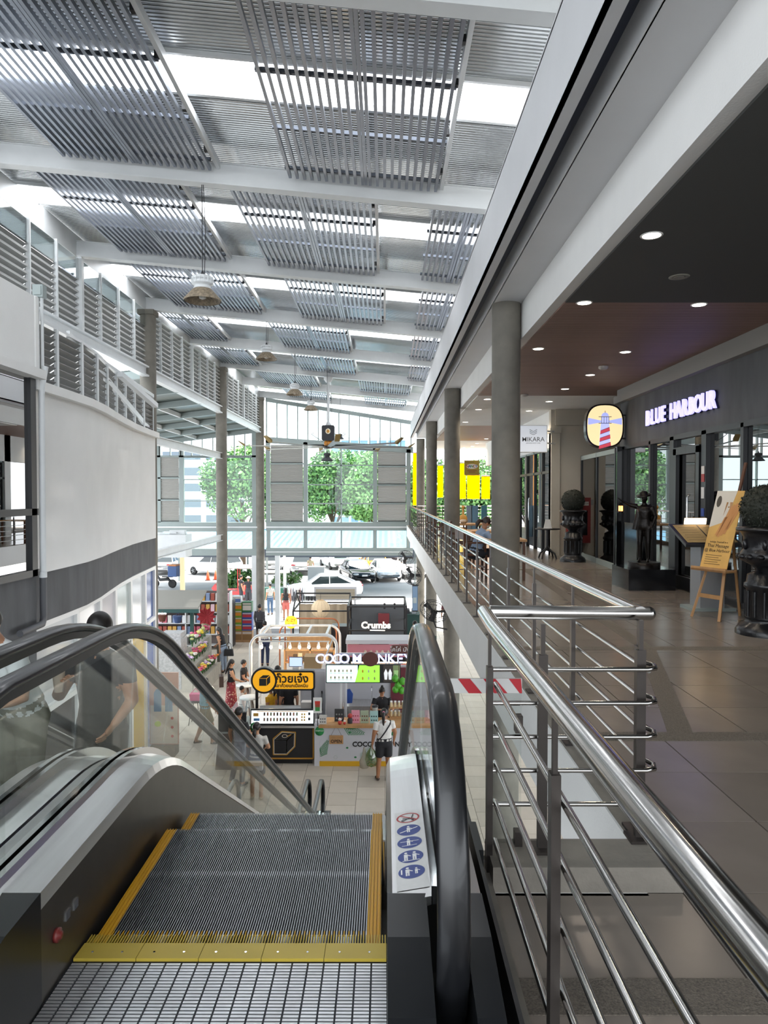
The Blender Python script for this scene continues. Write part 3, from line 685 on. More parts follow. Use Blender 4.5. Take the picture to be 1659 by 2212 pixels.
# cross rail at the end of the landing
cr = thing('cross_railing', 'short dark railing closing the end of the landing', 'railing')
m = MB(); m.tube([(.455, 3.06, HR), (1.13, 3.03, HR)], .031, 16); m.ball((1.13, 3.03, HR), .031); m.build('top_rail', rail_m, cr)
add_post(cr, .64, 2.86, .10); add_post(cr, 1.07, 2.95, .10)
for z in zr5:
    m = MB(); m.tube([(.44, 2.90, z+.03), (1.08, 2.90, z+.03), (1.12, 2.92, z+.03), (1.135, 2.97, z+.03), (1.115, 3.02, z+.03)], .0105, 8); m.build('rod', rail_m, cr)
nr = thing('landing_railing', 'stainless railing between the escalator and the gallery floor, with a thick polished top rail', 'railing')
for y in (2.83, 1.74, .65, -.44): add_post(nr, .42, y, 0, R(90), 1.075)
m = MB(); m.tube([(.43, 3.06, HR), (.42, 2.7, HR), (.42, -1, HR)], .030, 18); m.ball((.43, 3.06, HR), .030); m.build('top_rail', rail_m, nr)
for z in (.14, .30, .46, .62, .78):
    m = MB(); m.tube([(.447, 2.86, z), (.447, -1, z)], .0105, 10); m.build('rod', rail_m, nr)
# acrylic guard with red-white tape
ga = thing('acrylic_guard', 'clear acrylic guard with red and white barrier tape beside the escalator', 'guard')
MB().box(.29, .565, 2.915, 2.920, .10, .79).build('acrylic_sheet', clear_g, ga)
tp = MB(); n = 4; x0, x1, z0, z1 = .27, .565, .73, .79
tp.box(x0, x1, 2.905, 2.914, z0, z1, 0); tp.build('tape', col('c9c7c5', .4), ga)
for k in range(3):
    a = .30+k*.105; MB().prism([(a, z1), (a+.05, z1), (min(a+.10, x1), z0), (a+.045, z0)], front(2.904), 0, .001).build('tape_stripe', col('b01f2b', .4), ga)
for z in (.62, .14):
    MB().box(.535, .565, 2.88, 2.925, z-.05, z+.02).build('clip', post_m, ga)
# ================================================================ PEOPLE
SK = lambda h='b88668': mat('skin_'+h, h, .55, var=.05, scale=20)
def _ell(c, rx, ry, rz, axis=None, n=12, k=8):
    m = MB(); m.ball((0,0,0), (rx, ry, rz), n, k)
    Mx = axis if axis else Matrix.Identity(3)
    return [V(c)+Mx @ V(*p) for p in m.v], m.f
def person(name, label, loc, rz, H=1.62, pose=None, top='222222', bottom='20222a', shoes='2a2522', skin='b88668', hair='15110f', hairstyle='short', sleeve='short', legs='long',
           lean=0., head_turn=0., head_pitch=0., voxel=.016, fat=1.0, face=True, group=None, cat='person', mono=None, hat=None, smooth=4, fingers=True, build_hair=True, top_loose=1.0):
    """local frame: faces +y, feet at z = 0, right hand at +x; joints for a body 1.70 tall"""
    J = dict(hip_r=(.09,0,.90), hip_l=(-.09,0,.90), kn_r=(.10,.02,.49), kn_l=(-.10,.02,.49), an_r=(.10,-.02,.08), an_l=(-.10,-.02,.08),
             sh_r=(.175,0,1.385), sh_l=(-.175,0,1.385), el_r=(.225,-.03,1.11), el_l=(-.225,-.03,1.11), wr_r=(.235,.04,.87), wr_l=(-.235,.04,.87), toe_r=None, toe_l=None, pelvis=(0,0,.93))
    pose = dict(pose or {}); abs_ = pose.pop('abs', False); J.update(pose)
    J = {k: (V(v) if v is not None else None) for k, v in J.items()}
    rot = Matrix.Rotation(-R(lean), 3, 'X'); pv = J['pelvis'].copy()
    base = V(0, 0, .93); dp_ = pv-base
    def up(p): return pv+rot @ (V(p)-base)
    for k in ('sh_r', 'sh_l'): J[k] = up(J[k])
    if not abs_:
        for k in ('el_r', 'el_l', 'wr_r', 'wr_l'): J[k] = up(J[k])
    m = MB(); lab = []
    def addp(vs_, fs, l): m.add(vs_, fs); lab.extend([l]*len(vs_))
    def ring_loft(rings, l, n=14):
        vs_ = []
        for (c, rx, ry) in rings:
            for j in range(n):
                a = 2*math.pi*j/n; ca, sa = math.cos(a), math.sin(a)
                q = V(rx*math.copysign(abs(ca)**.85, ca), ry*math.copysign(abs(sa)**.9, sa), 0); vs_.append(up(V(c)+q))
        fs = [(i*n+j, i*n+(j+1) % n, (i+1)*n+(j+1) % n, (i+1)*n+j) for i in range(len(rings)-1) for j in range(n)]
        fs += [tuple(range(n))[::-1], tuple(range((len(rings)-1)*n, len(rings)*n))]
        addp(vs_, fs, l)
    f = fat; tl = top_loose
    ring_loft([((0,0,.80), .13*f, .095*f), ((0,0,.86), .165*f, .115*f), ((0,0,.93), .165*f, .115*f), ((0,0,.99), .15*f, .105*f)], 'bottom')
    ring_loft([((0,0,.985), .150*f*tl, .108*f*tl), ((0,.004,1.06), .138*f*tl, .102*f*tl), ((0,.008,1.16), .148*f*tl, .108*f*tl), ((0,.008,1.27), .163*f, .115*f), ((0,0,1.35), .165*f, .100*f), ((0,-.005,1.40), .135, .08), ((0,-.005,1.43), .08, .06)], 'top')
    def limb(pts, rs, labs, l_per=6, n=10):
        P_ = []; RR = []; LL = []
        for i in range(len(pts)-1):
            for k in range(l_per):
                t = k/l_per; P_.append(pts[i].lerp(pts[i+1], t)); RR.append(rs[i]+(rs[i+1]-rs[i])*t); LL.append(labs(i, t))
        P_.append(pts[-1]); RR.append(rs[-1]); LL.append(labs(len(pts)-2, 1))
        q = MB(); q.tube(P_, RR, n)
        vs_ = [V(*x) for x in q.v]; m.add(vs_, q.f)
        for i in range(len(P_)): lab.extend([LL[i]]*n)
        lab.extend([LL[0]]*n); lab.extend([LL[-1]]*n)
    for s in ('r', 'l'):
        def la(i, t):
            if sleeve == 'none': return 'skin'
            if sleeve == 'short': return 'top' if i == 0 and t < .62 else 'skin'
            return 'top' if not (i == 1 and t > .93) else 'skin'
        ex = .010 if sleeve != 'none' else 0
        limb([J['sh_'+s], J['el_'+s], J['wr_'+s]], [.058*f+ex, .043*f+(ex if sleeve == 'long' else 0), .028], la)
        # palm
        d = (J['wr_'+s]-J['el_'+s]).normalized(); pc = J['wr_'+s]+d*.045
        z_ = d; x_ = z_.cross(V(0,1,0)); x_ = x_.normalized() if x_.length > .1 else V(1,0,0); y_ = z_.cross(x_)
        Mx = Matrix((x_, y_, z_)).transposed()
        vs_, fs = _ell(pc, .022, .038, .052, Mx); addp(vs_, fs, 'skin')
        J['palm_'+s] = pc; J['pm_'+s] = Mx
        def ll(i, t):
            if legs == 'long': return 'bottom' if not (i == 1 and t > .96) else 'skin'
            if legs == 'shorts': return 'bottom' if i == 0 and t < .80 else 'skin'
            return 'skin'
        w_ = .012 if legs in ('long', 'shorts') else 0
        limb([J['hip_'+s], J['kn_'+s], J['an_'+s]], [.088*f+w_, .060*f+(.012 if legs == 'long' else 0), .042+(.012 if legs == 'long' else 0)], ll, 8)
        if legs == 'shorts':
            a = J['hip_'+s]; b = J['hip_'+s].lerp(J['kn_'+s], .8); q = MB(); q.tube([a, a.lerp(b, .5), b], [.10*f, .098*f, .092*f], 12); addp([V(*x) for x in q.v], q.f, 'bottom')
        an = J['an_'+s]; fd = J['toe_'+s] if J['toe_'+s] is not None else V(.02 if s == 'r' else -.02, .2, 0); fd = V(fd).normalized()
        q = MB(); q.tube([an+V(0,0,-.035)-fd*.05, an+V(0,0,-.04)+fd*.02, an+V(0,0,-.05)+fd*.10, an+V(0,0,-.055)+fd*.18], [.036, .042, .038, .022], 10); addp([V(*x) for x in q.v], q.f, 'shoe')
    # neck and head
    hc = up(V(0, .012, 1.575)); q = MB(); q.tube([up(V(0,-.01,1.40)), up(V(0,0,1.46)), hc+V(0,0,-.06)], [.058, .052, .050], 10); addp([V(*x) for x in q.v], q.f, 'skin')
    hr = Euler((R(-head_pitch-lean*.4), 0, R(head_turn)), 'XYZ').to_matrix()
    def hd(x, y, z): return hc+hr @ V(x, y, z)
    def hell(c, r, l):
        q = MB(); q.ball((0,0,0), r, 14, 10); addp([hd(c[0]+p[0], c[1]+p[1], c[2]+p[2]) for p in q.v], q.f, l)
    hell((0, 0, .02), (.076, .092, .098), 'skin'); hell((0, .022, -.05), (.055, .062, .062), 'skin')
    hell((0, .095, -.012), (.013, .018, .022), 'skin')
    for s in (-1, 1): hell((s*.077, -.005, -.01), (.010, .02, .03), 'skin')
    # fuse
    me = m.mesh('tmp'); ob = bpy.data.objects.new('tmp', me); C.objects.link(ob)
    md = ob.modifiers.new('r', 'REMESH'); md.mode = 'VOXEL'; md.voxel_size = voxel
    ms = ob.modifiers.new('s', 'SMOOTH'); ms.factor = .5; ms.iterations = smooth
    dg = bpy.context.evaluated_depsgraph_get(); me2 = bpy.data.meshes.new_from_object(ob.evaluated_get(dg))
    bpy.data.objects.remove(ob)
    kd = KDTree(len(m.v))
    for i, p in enumerate(m.v): kd.insert(V(*p), i)
    kd.balance()
    idx = {'skin': 0, 'top': 1, 'bottom': 2, 'shoe': 3}
    sc = H/1.70; nb = MB()
    nb.v = [tuple(v.co*sc) for v in me2.vertices]
    for pl in me2.polygons:
        i = kd.find(pl.center)[1]; nb.f.append(tuple(pl.vertices)); nb.m.append(idx[lab[i]]); nb.s.append(True)
    if fingers:
        for s in ('r', 'l'):
            pc = J['palm_'+s]; Mx = J['pm_'+s]; sg = 1 if s == 'r' else -1
            for k in range(4):
                o_ = (k-1.5)*.017; L_ = (.062, .072, .068, .052)[k]
                b0 = Mx @ V(0, o_, .04); b1 = Mx @ V(.008, o_*1.05, .04+L_*.55); b2 = Mx @ V(.024, o_*1.05, .04+L_*.95)
                nb.tube([(pc+b)*sc for b in (b0, b1, b2)], [.0095*sc, .009*sc, .0065*sc], 6, 0)
            nb.tube([(pc+Mx @ V(*b))*sc for b in ((0, .028, -.01), (.012, .052, .015), (.022, .054, .045))], [.011*sc, .010*sc, .007*sc], 6, 0)
    mats = [SK(skin), col(top, .8, var=.12, scale=14), col(bottom, .8, var=.12, scale=14), col(shoes, .6)]
    if mono: mats = [mono]*4
    root = thing(name, label, cat, loc, rz, group)
    nb.build('body', mats, root)
    bpy.data.meshes.remove(me2)
    S = lambda p: tuple(V(*p)*sc)
    hm = mono or mat('hair_'+hair, hair, .42, var=.15, scale=50)
    def hb(name_, fn, mt_=None):
        q = MB(); fn(q); q.v = [tuple((hd(*p))*sc) for p in q.v]; return q.build(name_, mt_ or hm, root)
    def cap(q, r=(.084, .100, .106), c=(0, -.008, .028), cut=.30):
        # skull cap open over the face
        n, k = 18, 10; o = len(q.v); vs_ = []
        for i in range(k+1):
            th = math.pi*.68*i/k
            for j in range(n):
                ph = 2*math.pi*j/n; fr = max(0, math.sin(ph)); lim = th*(1-.42*fr**1.5)
                vs_.append((c[0]+r[0]*math.sin(lim)*math.cos(ph), c[1]+r[1]*math.sin(lim)*math.sin(ph), c[2]+r[2]*math.cos(lim)))
        q.add(vs_, [(i*n+j, (i+1)*n+j, (i+1)*n+(j+1) % n, i*n+(j+1) % n) for i in range(k) for j in range(n)], 0, True)
    if build_hair and hairstyle:
        hb('hair', cap)
        if hairstyle == 'ponytail': hb('ponytail', lambda q: q.tube([(0,-.095,.06), (0,-.14,.05), (0,-.15,-.04), (0,-.135,-.16), (0,-.11,-.27)], [.022, .036, .038, .03, .008], 10)); hb('hair_tie', lambda q: q.ball((0,-.105,.058), (.03,.022,.03), 10, 6), col('d77f95', .6))
        if hairstyle == 'long': hb('long_hair', lambda q: q.tube([(0,-.05,.09), (0,-.085,0), (0,-.088,-.10), (0,-.10,-.22), (0,-.10,-.34)], [.06, .088, .082, .07, .03], 12, flat=.55))
        if hairstyle == 'low_pony': hb('ponytail', lambda q: q.tube([(0,-.09,.0), (0,-.15,-.03), (0,-.16,-.10), (0,-.13,-.20)], [.025, .045, .045, .012], 10))
        if hairstyle == 'bun': hb('hair_bun', lambda q: q.ball((0,-.05,.135), (.038,.038,.034), 12, 8))
    if hat == 'sun': hb('sun_hat', lambda q: q.lathe([(.16, .05), (.155, .06), (.09, .075), (.085, .13), (.05, .15), (.001, .152)], (0,-.005,0), 20), col('c9ab86', .8))
    if hat == 'bike': hb('cap', lambda q: (q.lathe([(.092, .04), (.09, .09), (.05, .125), (.001, .13)], (0,-.005,0), 16), q.prism([(-.06,.06), (.06,.06), (.05,.16), (-.05,.16)], lambda a, b, d: (a, b, .045+d), 0, .008)), col('1b1b1e', .7))
    if face and not mono:
        for s in (-1, 1):
            hb('eye', lambda q: q.ball((s*.030, .083, .012), (.012, .008, .006), 8, 6), col('1a1412', .3))
            hb('eyebrow', lambda q: q.ball((s*.031, .087, .032), (.017, .005, .004), 8, 4), hm)
        hb('mouth', lambda q: q.ball((0, .082, -.062), (.022, .006, .006), 8, 6), col('8d4a45', .5))
    root['_sc'] = sc
    root_d = dict(J=J, sc=sc, hd=hd, root=root)
    return root_d
def skirt(pd, z0, z1, r0, r1, m, name='skirt', n=18):
    q = MB(); sc = pd['sc']; rings = 6; vs_ = []
    for i in range(rings):
        t = i/(rings-1); z = z1+(z0-z1)*t
        for j in range(n):
            a = 2*math.pi*j/n; r = (r1+(r0-r1)*t)*(1+.06*t*math.sin(5*a)); vs_.append((r*math.cos(a)*sc, r*.8*math.sin(a)*sc, z*sc))
    q.add(vs_, [(i*n+j, (i+1)*n+j, (i+1)*n+(j+1) % n, i*n+(j+1) % n) for i in range(rings-1) for j in range(n)], 0, True)
    return q.build(name, m, pd['root'])
def mask(pd, m):
    q = MB(); q.ball((0, .045, -.045), (.058, .062, .045), 12, 8); q.v = [tuple(pd['hd'](*p)*pd['sc']) for p in q.v]; return q.build('face_mask', m, pd['root'])
def handbag(name, label, loc, w_, h, d, m, strap=.25, rz=0):
    t = thing(name, label, 'bag', loc, rz); q = MB(); q.prism([(-w_/2, 0), (w_/2, 0), (w_/2*.85, h), (-w_/2*.85, h)], lambda a, b, c: (a, c, b), -d/2, d/2); q.build('bag_body', m, t)
    q = MB(); q.tube([(-w_*.28, 0, h*.9), (-w_*.22, 0, h+strap*.7), (0, 0, h+strap), (w_*.22, 0, h+strap*.7), (w_*.28, 0, h*.9)], .010, 6); q.build('strap', m, t); return t
# ================================================================ LAMPS, FAN
def spot(parent, loc, energy, color=(1, .86, .68), size=2.4, rad=.06, blend=.8):
    d = bpy.data.lights.new('lamp_light', 'SPOT'); d.energy = energy; d.color = color; d.spot_size = size; d.spot_blend = blend; d.shadow_soft_size = rad
    o = bpy.data.objects.new('lamp_light', d); C.objects.link(o); o.parent = parent; o.location = loc; return o
def point(parent, loc, energy, color=(1, .8, .55), rad=.04):
    d = bpy.data.lights.new('lamp_light', 'POINT'); d.energy = energy; d.color = color; d.shadow_soft_size = rad
    o = bpy.data.objects.new('lamp_light', d); C.objects.link(o); o.parent = parent; o.location = loc; return o
dl_ring = MB(); dl_ring.lathe([(.072, .0), (.085, -.006), (.092, 0), (.092, .01)], (0,0,0), 24); rm = dl_ring.mesh('trim_ring'); rm.materials.append(white_pl)
dl_disc = MB(); dl_disc.lathe([(.001, -.002), (.074, -.002), (.074, .003)], (0,0,0), 24); dm = dl_disc.mesh('lens'); dm.materials.append(glow('downlight_lens', 'fff1dc', 9))
DL = [(1402,514),(1259,657),(1505,661),(1161,755),(1348,762),(1273,811),(1219,841),(1185,868),(1142,888),(1052,863),(1033,885),(1050,948),(1005,912),(1030,958),(1020,964),(1002,967)]
where = ['grey ceiling by the timber bay', 'timber ceiling near the white downstand beam', 'timber ceiling in front of the dark sign band', 'timber ceiling beside the first column', 'timber ceiling above the lighthouse sign', 'timber ceiling edge next to the white bay']
for k, (u, v) in enumerate(DL):
    Y = 2.15*F/(1068-v); x = (u-832)/F*Y
    z = 3.697
    t = thing('downlight', 'lit round downlight in the '+where[k] if k < 6 else 'lit round downlight in the far gallery ceiling', 'downlight', (x, Y, z), 0, None if k < 6 else 'far gallery downlights')
    put('trim_ring', rm, t); put('lens', dm, t)
    spot(t, (0, 0, -.02), 34 if k < 6 else 45)
def ceil_disc(name, label, cat, u, v, r, h, m):
    Y = 2.15*F/(1068-v); q = MB(); q.lathe([(r*.7, -h), (r, -h*.6), (r, 0)], (0,0,0), 24); q.lathe([(r*.5, -h-.004), (r*.52, -h), (r*.6, -h)], (0,0,0), 24); o = q.build(name, m, None, ((u-832)/F*Y, Y, 3.70)); tag(o, label, cat)
ceil_disc('ceiling_speaker', 'round flush speaker ring in the grey ceiling', 'speaker', 1462, 602, .10, .006, mat('speaker_grey', '8c8a80', .6))
ceil_disc('smoke_detector', 'white smoke detector on the timber ceiling', 'detector', 1301, 793, .08, .05, mat('dome_white', 'b9b3aa', .5))
ceil_disc('smoke_detector', 'small smoke detector on the white gallery ceiling behind the first column', 'detector', 1132, 853, .08, .04, mat('dome_white', 'b9b3aa', .5))
rust = mat('rusty_shade', '8a7c68', .6, var=.5, scale=30)
def highbay(x, y, z, sc, ztop, label, dark=False):
    t = thing('high_bay_lamp', label, 'lamp', (x, y, z)); t.scale = (sc, sc, sc); m0 = mat('lamp_dark', '3f4245', .5) if dark else white_steel
    q = MB(); q.lathe([(.255, -.02), (.26, 0), (.135, .14), (.115, .15)], (0,0,0), 28, caps=False); q.lathe([(.245, -.015), (.125, .135)], (0,0,0), 28, caps=False); q.build('shade', rust if not dark else m0, t)
    q = MB(); q.lathe([(.11, .14), (.125, .16), (.11, .18), (.11, .20), (.145, .21), (.145, .25), (.13, .255), (.13, .27), (.145, .275), (.145, .31), (.10, .33), (.001, .33)], (0,0,0), 24); q.build('ballast_housing', m0, t)
    q = MB()
    for i in range(16):
        a = 2*math.pi*i/16; q.bar((.147*math.cos(a), .147*math.sin(a), .215), (.147*math.cos(a), .147*math.sin(a), .305), .008, .012)
    tag(q.build('cooling_fins', m0, t), kind='stuff')
    q = MB(); q.lathe([(.001, .12), (.05, .12), (.05, .02), (.001, -.0)], (0,0,0), 12); q.build('bulb', mat('frosted_bulb', 'd5d3cc', .4), t)
    q = MB(); hh = (ztop-z)/sc; q.tube([(0, 0, .33), (0, 0, hh)], .006, 6); q.tube([(.03, 0, .33), (.04, .02, .33+(hh-.33)*.5), (.02, 0, hh)], .005, 6); q.lathe([(.02, .33), (.025, .36), (.01, .4)], (0,0,0), 8); q.build('cable', black_m, t)
    return t
highbay(-2.56, 10.0, 4.28, 1.0, 5.88, 'large rusty bell lamp hanging from the first roof beam')
highbay(-3.0, 18.0, 4.98, 1.02, 5.92, 'bell lamp hanging beside the first concrete column')
highbay(-2.8, 22.0, 4.65, 1.0, 5.9, 'bell lamp hanging from the beam before the ceiling fan')
highbay(-2.72, 26.0, 4.65, 1.0, 5.89, 'bell lamp hanging next to the fan pole')
highbay(-2.28, 30.0, 4.1, .75, 5.85, 'small dark bell lamp behind the fan motor', True)
highbay(-1.9, 30.0, 3.9, .62, 5.81, 'smallest dark bell lamp seen beyond the fan', True)
highbay(-1.8, 22.0, 2.6, .72, 5.8, 'dark bell lamp hanging low under the fan hub', True)
fan = thing('ceiling_fan', 'huge ceiling fan with long thin blades on a white pole', 'fan', (-2.07, 25.9, 3.28))
q = MB(); q.cyl((0, 0, .95), (0, 0, zb(-2.07)-3.28), .045, 12); q.lathe([(.09, 2.35), (.16, 2.45), (.16, 2.54)], (0,0,0), 12); q.prism([(-.12, .78), (.12, .78), (0, 1.0)], lambda a, b, d: (a, d, b), -.02, .02); q.build('pole', white_steel, fan)
q = MB(); q.prism(rrect(-.23, .23, .22, .78, .06), lambda a, b, d: (a, d, b), -.18, .18); q.build('motor_housing', black_m, fan)
q = MB(); q.prism(oval(0, .56, .09, .10), lambda a, b, d: (a, -.181-d, b), 0, .004); q.build('badge', col('e9dfc4'), fan); q = MB(); q.prism(oval(0, .56, .055, .06), lambda a, b, d: (a, -.186-d, b), 0, .004); q.build('badge_disc', col('c58a2c'), fan)
q = MB(); q.lathe([(.10, .0), (.16, .04), (.16, .18), (.12, .22)], (0,0,0), 16); q.build('gear_hub', mat('gear_orange', 'c98327', .45), fan)
q = MB(); q.lathe([(.001, -.08), (.12, -.06), (.28, 0), (.28, .03), (.10, .04)], (0,0,0), 20); q.build('hub_plate', black_m, fan)
for s in (-1, 1):
    q = MB(); q.tube([(s*.2, -.05, .2), (s*.45, -.05, .35), (s*.62, 0, .47), (s*.55, .05, .52)], .012, 6); q.build('guy_wire', black_m, fan)
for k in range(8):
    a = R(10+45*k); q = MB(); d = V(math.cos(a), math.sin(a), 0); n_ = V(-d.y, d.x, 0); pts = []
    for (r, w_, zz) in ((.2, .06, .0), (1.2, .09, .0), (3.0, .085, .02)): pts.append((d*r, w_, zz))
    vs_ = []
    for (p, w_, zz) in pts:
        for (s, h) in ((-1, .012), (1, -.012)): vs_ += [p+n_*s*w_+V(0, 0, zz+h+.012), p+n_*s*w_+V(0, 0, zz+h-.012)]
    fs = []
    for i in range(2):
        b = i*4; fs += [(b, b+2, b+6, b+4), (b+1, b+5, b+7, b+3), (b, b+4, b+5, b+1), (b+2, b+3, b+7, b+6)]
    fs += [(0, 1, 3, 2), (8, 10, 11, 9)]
    q.add(vs_, fs); b = q.build('blade', mat('fan_blade', 'a9a89f', .4, metal=.3) if d.x < .1 else mat('fan_blade_shaded', '4d5052', .45), fan)  # blades towards +x take a darker copy, their shade put into the colour
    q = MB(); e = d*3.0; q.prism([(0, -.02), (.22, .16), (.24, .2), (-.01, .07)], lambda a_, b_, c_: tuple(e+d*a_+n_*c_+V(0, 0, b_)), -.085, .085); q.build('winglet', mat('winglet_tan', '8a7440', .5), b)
# ================================================================ GALLERY SIGNS
lt = glow('violet_letter', 'a9a4ff', 1.1)
sg = thing('shop_sign', 'glowing violet channel letters on the charcoal sign band', 'sign', (4.86, 11.8, 2.93))
for k, (wd, y0) in enumerate((('BLUE', 12.64), ('HARBOUR', 11.16))):
    for i, ch in enumerate(wd):
        yy = y0+(len(wd)-1)*.238/2-i*.238
        text('letter', ch, .38, lt, (-.05, yy-11.8, 0), (0,-1,0), (0,0,1), .022, sg, bold=.007, sx=.9)
        text('letter_back', ch, .38, col('2b2852', .5), (-.02, yy-11.8, 0), (0,-1,0), (0,0,1), .018, sg, bold=.012, sx=.9)
# lighthouse projecting sign
ls = thing('lighthouse_sign', 'rounded lightbox sign with a red striped lighthouse, on brackets', 'sign', (4.42, 14.3, 2.93))
def sup(rx, rz, n=40, e=.72): return [(rx*math.copysign(abs(math.cos(2*math.pi*i/n))**e, math.cos(2*math.pi*i/n)), rz*math.copysign(abs(math.sin(2*math.pi*i/n))**e, math.sin(2*math.pi*i/n))) for i in range(n)]
MB().prism(sup(.385, .44), lambda a, b, d: (a, d, b), -.01, .15).build('sign_case', mat('sign_case', '26201c', .25, metal=.6), ls)
MB().prism(sup(.355, .41), front(0), .008, .016).build('sign_face', glow('sign_cream', 'd9c595', .75), ls)
def lp(poly, name, m, d=.017, e=.002): MB().prism(poly, front(0), d, d+e).build(name, m, ls)
ray = glow('sign_lilac', '98a0d8', .7); redg = glow('sign_red', 'b8404f', .6); lil = glow('sign_lilac2', 'a9aee0', .7); ink = col('3b4470')
lp([(-.34, .02), (-.34, .16), (-.06, .10), (-.06, .07)], 'light_ray', ray); lp([(.34, .02), (.34, .16), (.06, .10), (.06, .07)], 'light_ray', ray)
lp([(-.115, -.40), (.105, -.40), (.085, .05), (-.085, .05)], 'tower', lil, .019)
for k in range(3):
    z = -.06-k*.15; wa = .09+.012*k; lp([(-wa, z-.04), (wa, z+.03), (wa+.008, z-.045), (-wa-.008, z-.115)], 'tower_stripe', redg, .021)
    lp([(-wa, z-.04), (wa, z+.03), (wa, z+.037), (-wa, z-.033)], 'tower_line', ink, .022); lp([(-wa-.008, z-.115), (wa+.008, z-.045), (wa+.008, z-.038), (-wa-.008, z-.108)], 'tower_line', ink, .022)
lp([(-.075, .055), (.075, .055), (.075, .18), (-.075, .18)], 'lantern_room', lil, .019)
for x in (-.078, -.025, .025, .072): lp([(x, .055), (x+.008, .055), (x+.008, .18), (x, .18)], 'lantern_bar', ink, .022)
for z in (.045, .175): lp([(-.13, z), (.13, z), (.13, z+.012), (-.13, z+.012)], 'gallery_line', ink, .022)
lp([(.075*math.cos(math.pi*i/12), .19+.075*math.sin(math.pi*i/12)) for i in range(13)], 'dome', ray, .019); lp([(-.005, .26), (.005, .26), (.005, .30), (-.005, .30)], 'finial', ink, .022)
for z in (.22, -.25): MB().bar((.36, .07, z), (.47, .07, z), .03, .03).build('bracket', black_m, ls)
# massage shop lightbox
mk = thing('lightbox_sign', 'square white lightbox reading MIKARA beside the beige pilaster', 'sign', (3.67, 17.6, 2.93))
MB().box(-.35, .35, 0, .16, -.335, .335).build('sign_case', white_pl, mk); MB().box(-.335, .335, -.006, 0, -.32, .32).build('sign_face', glow('lightbox_white', 'c9ced6', .38), mk)
grey_t = col('6f737a'); text('lettering', 'MIKARA', .155, grey_t, (0, -.008, -.02), parent=mk, ext=.001, bold=.001, sx=1.0); text('lettering', 'JAPANESE BODY CARE', .035, grey_t, (0, -.008, -.11), parent=mk, ext=.001)
for k in range(3):
    z = .11+k*.04; q = MB(); q.tube([(-.09, -.008, z+.04), (-.03, -.008, z), (0, -.008, z-.008), (.03, -.008, z), (.09, -.008, z+.04)], .006, 6); q.build('logo_stroke', grey_t, mk)
for z in (.2, -.1): MB().bar((.33, .1, z), (.62, .32, z), .03, .03).build('bracket', white_steel, mk)
nc = thing('school_sign', 'ochre square sign reading NANCY on a white oval', 'sign', (3.62, 29.6, 2.66))
MB().box(-.31, .31, 0, .08, -.31, .31).build('sign_board', col('a58a35', .5), nc); MB().prism(oval(0, .06, .25, .10), front(0), .001, .006).build('sign_oval', col('e9e6dc'), nc)
for i, (ch, c) in enumerate(zip('NANCY', ('b7433d', '3b62a8', '3c8a55', 'b7433d', '3b62a8'))): text('lettering', ch, .15, col(c), (-.19+i*.095, -.009, .06), parent=nc, ext=.001, bold=.004)
MB().box(-.2, .2, -.003, 0, -.13, -.11).build('caption_line', col('8a2f2a'), nc); MB().box(-.14, .14, -.003, 0, -.19, -.17).build('caption_line', col('8a2f2a'), nc); MB().box(-.27, .1, -.003, 0, .22, .235).build('caption_line', col('4c4018'), nc)
MB().bar((.31, .04, .2), (.6, .04, .2), .03, .03).build('bracket', white_steel, nc)
# ================================================================ GALLERY SHOP FRONT
gw = tag(thing('window_3', 'tall dark framed glass shop front under the sign band', None), None, None, None, 'structure')
edges = [14.35, 12.95, 11.95, 10.75, 9.6, 8.3, 6.5, 4.5]
for k, y in enumerate(edges):
    w_ = .16 if k in (2, 3) else .08; MB().box(4.82, 4.96, y-w_/2, y+w_/2, 0, 2.52).build('mullion', black_m, gw)
MB().box(4.82, 4.96, 4.5, 14.4, 2.46, 2.54).build('head_rail', black_m, gw); MB().box(4.82, 4.96, 4.5, 14.4, 0, .08).build('sill_rail', black_m, gw)
for a, b in zip(edges, edges[1:]): MB().box(4.885, 4.895, b+.05, a-.05, .08, 2.46).build('pane', shop_g, gw)
dr = tag(thing('door_1', 'black framed glass shop door between thick posts', None), None, None, None, 'structure')
for y0, y1, z0, z1 in ((10.86, 10.98, .05, 2.3), (11.72, 11.84, .05, 2.3), (10.86, 11.84, 2.2, 2.32), (10.86, 11.84, .04, .22)): MB().box(4.80, 4.86, y0, y1, z0, z1).build('door_frame', black_m, dr)
MB().tube([(4.76, 11.08, .9), (4.72, 11.08, .95), (4.72, 11.08, 1.5), (4.76, 11.08, 1.55)], .015, 8).build('door_handle', chrome, dr)
for k, (z, c) in enumerate(((1.92, 'd8d4d0'), (1.80, 'a53535'), (1.55, 'd8d8d8'), (1.28, '2f4f9f'), (.98, '3a78b8'))):
    o = MB().box(4.811, 4.817, 10.70, 10.80, z-.06, z+.06+(.05 if k == 2 else 0)).build('sticker', col(c)); tag(o, ['white notice sticker above a red one on the shop door post', 'small red sticker on the shop door post', 'tall white payment sticker on the shop door post', 'dark blue sticker on the shop door post', 'small sky blue sticker low on the shop door post'][k], 'sticker')
gv = tag(thing('window_4', 'angled glass screen beside the black shop post', None), None, None, None, 'structure')
A = V(4.86, 17.5, 0); B = V(4.72, 14.5, 0)
for t0, t1 in ((0, .5), (.5, 1)):
    a = A.lerp(B, t0); b = A.lerp(B, t1); d = (b-a).normalized()*.04; MB().bar(a+d+V(0,0,1.25), b-d+V(0,0,1.25), .01, 2.3).build('pane', shop_g, gv)
for t0 in (0, .5, 1): a = A.lerp(B, t0); MB().bar(a, a+V(0,0,2.5), .06, .05).build('mullion', black_m, gv)
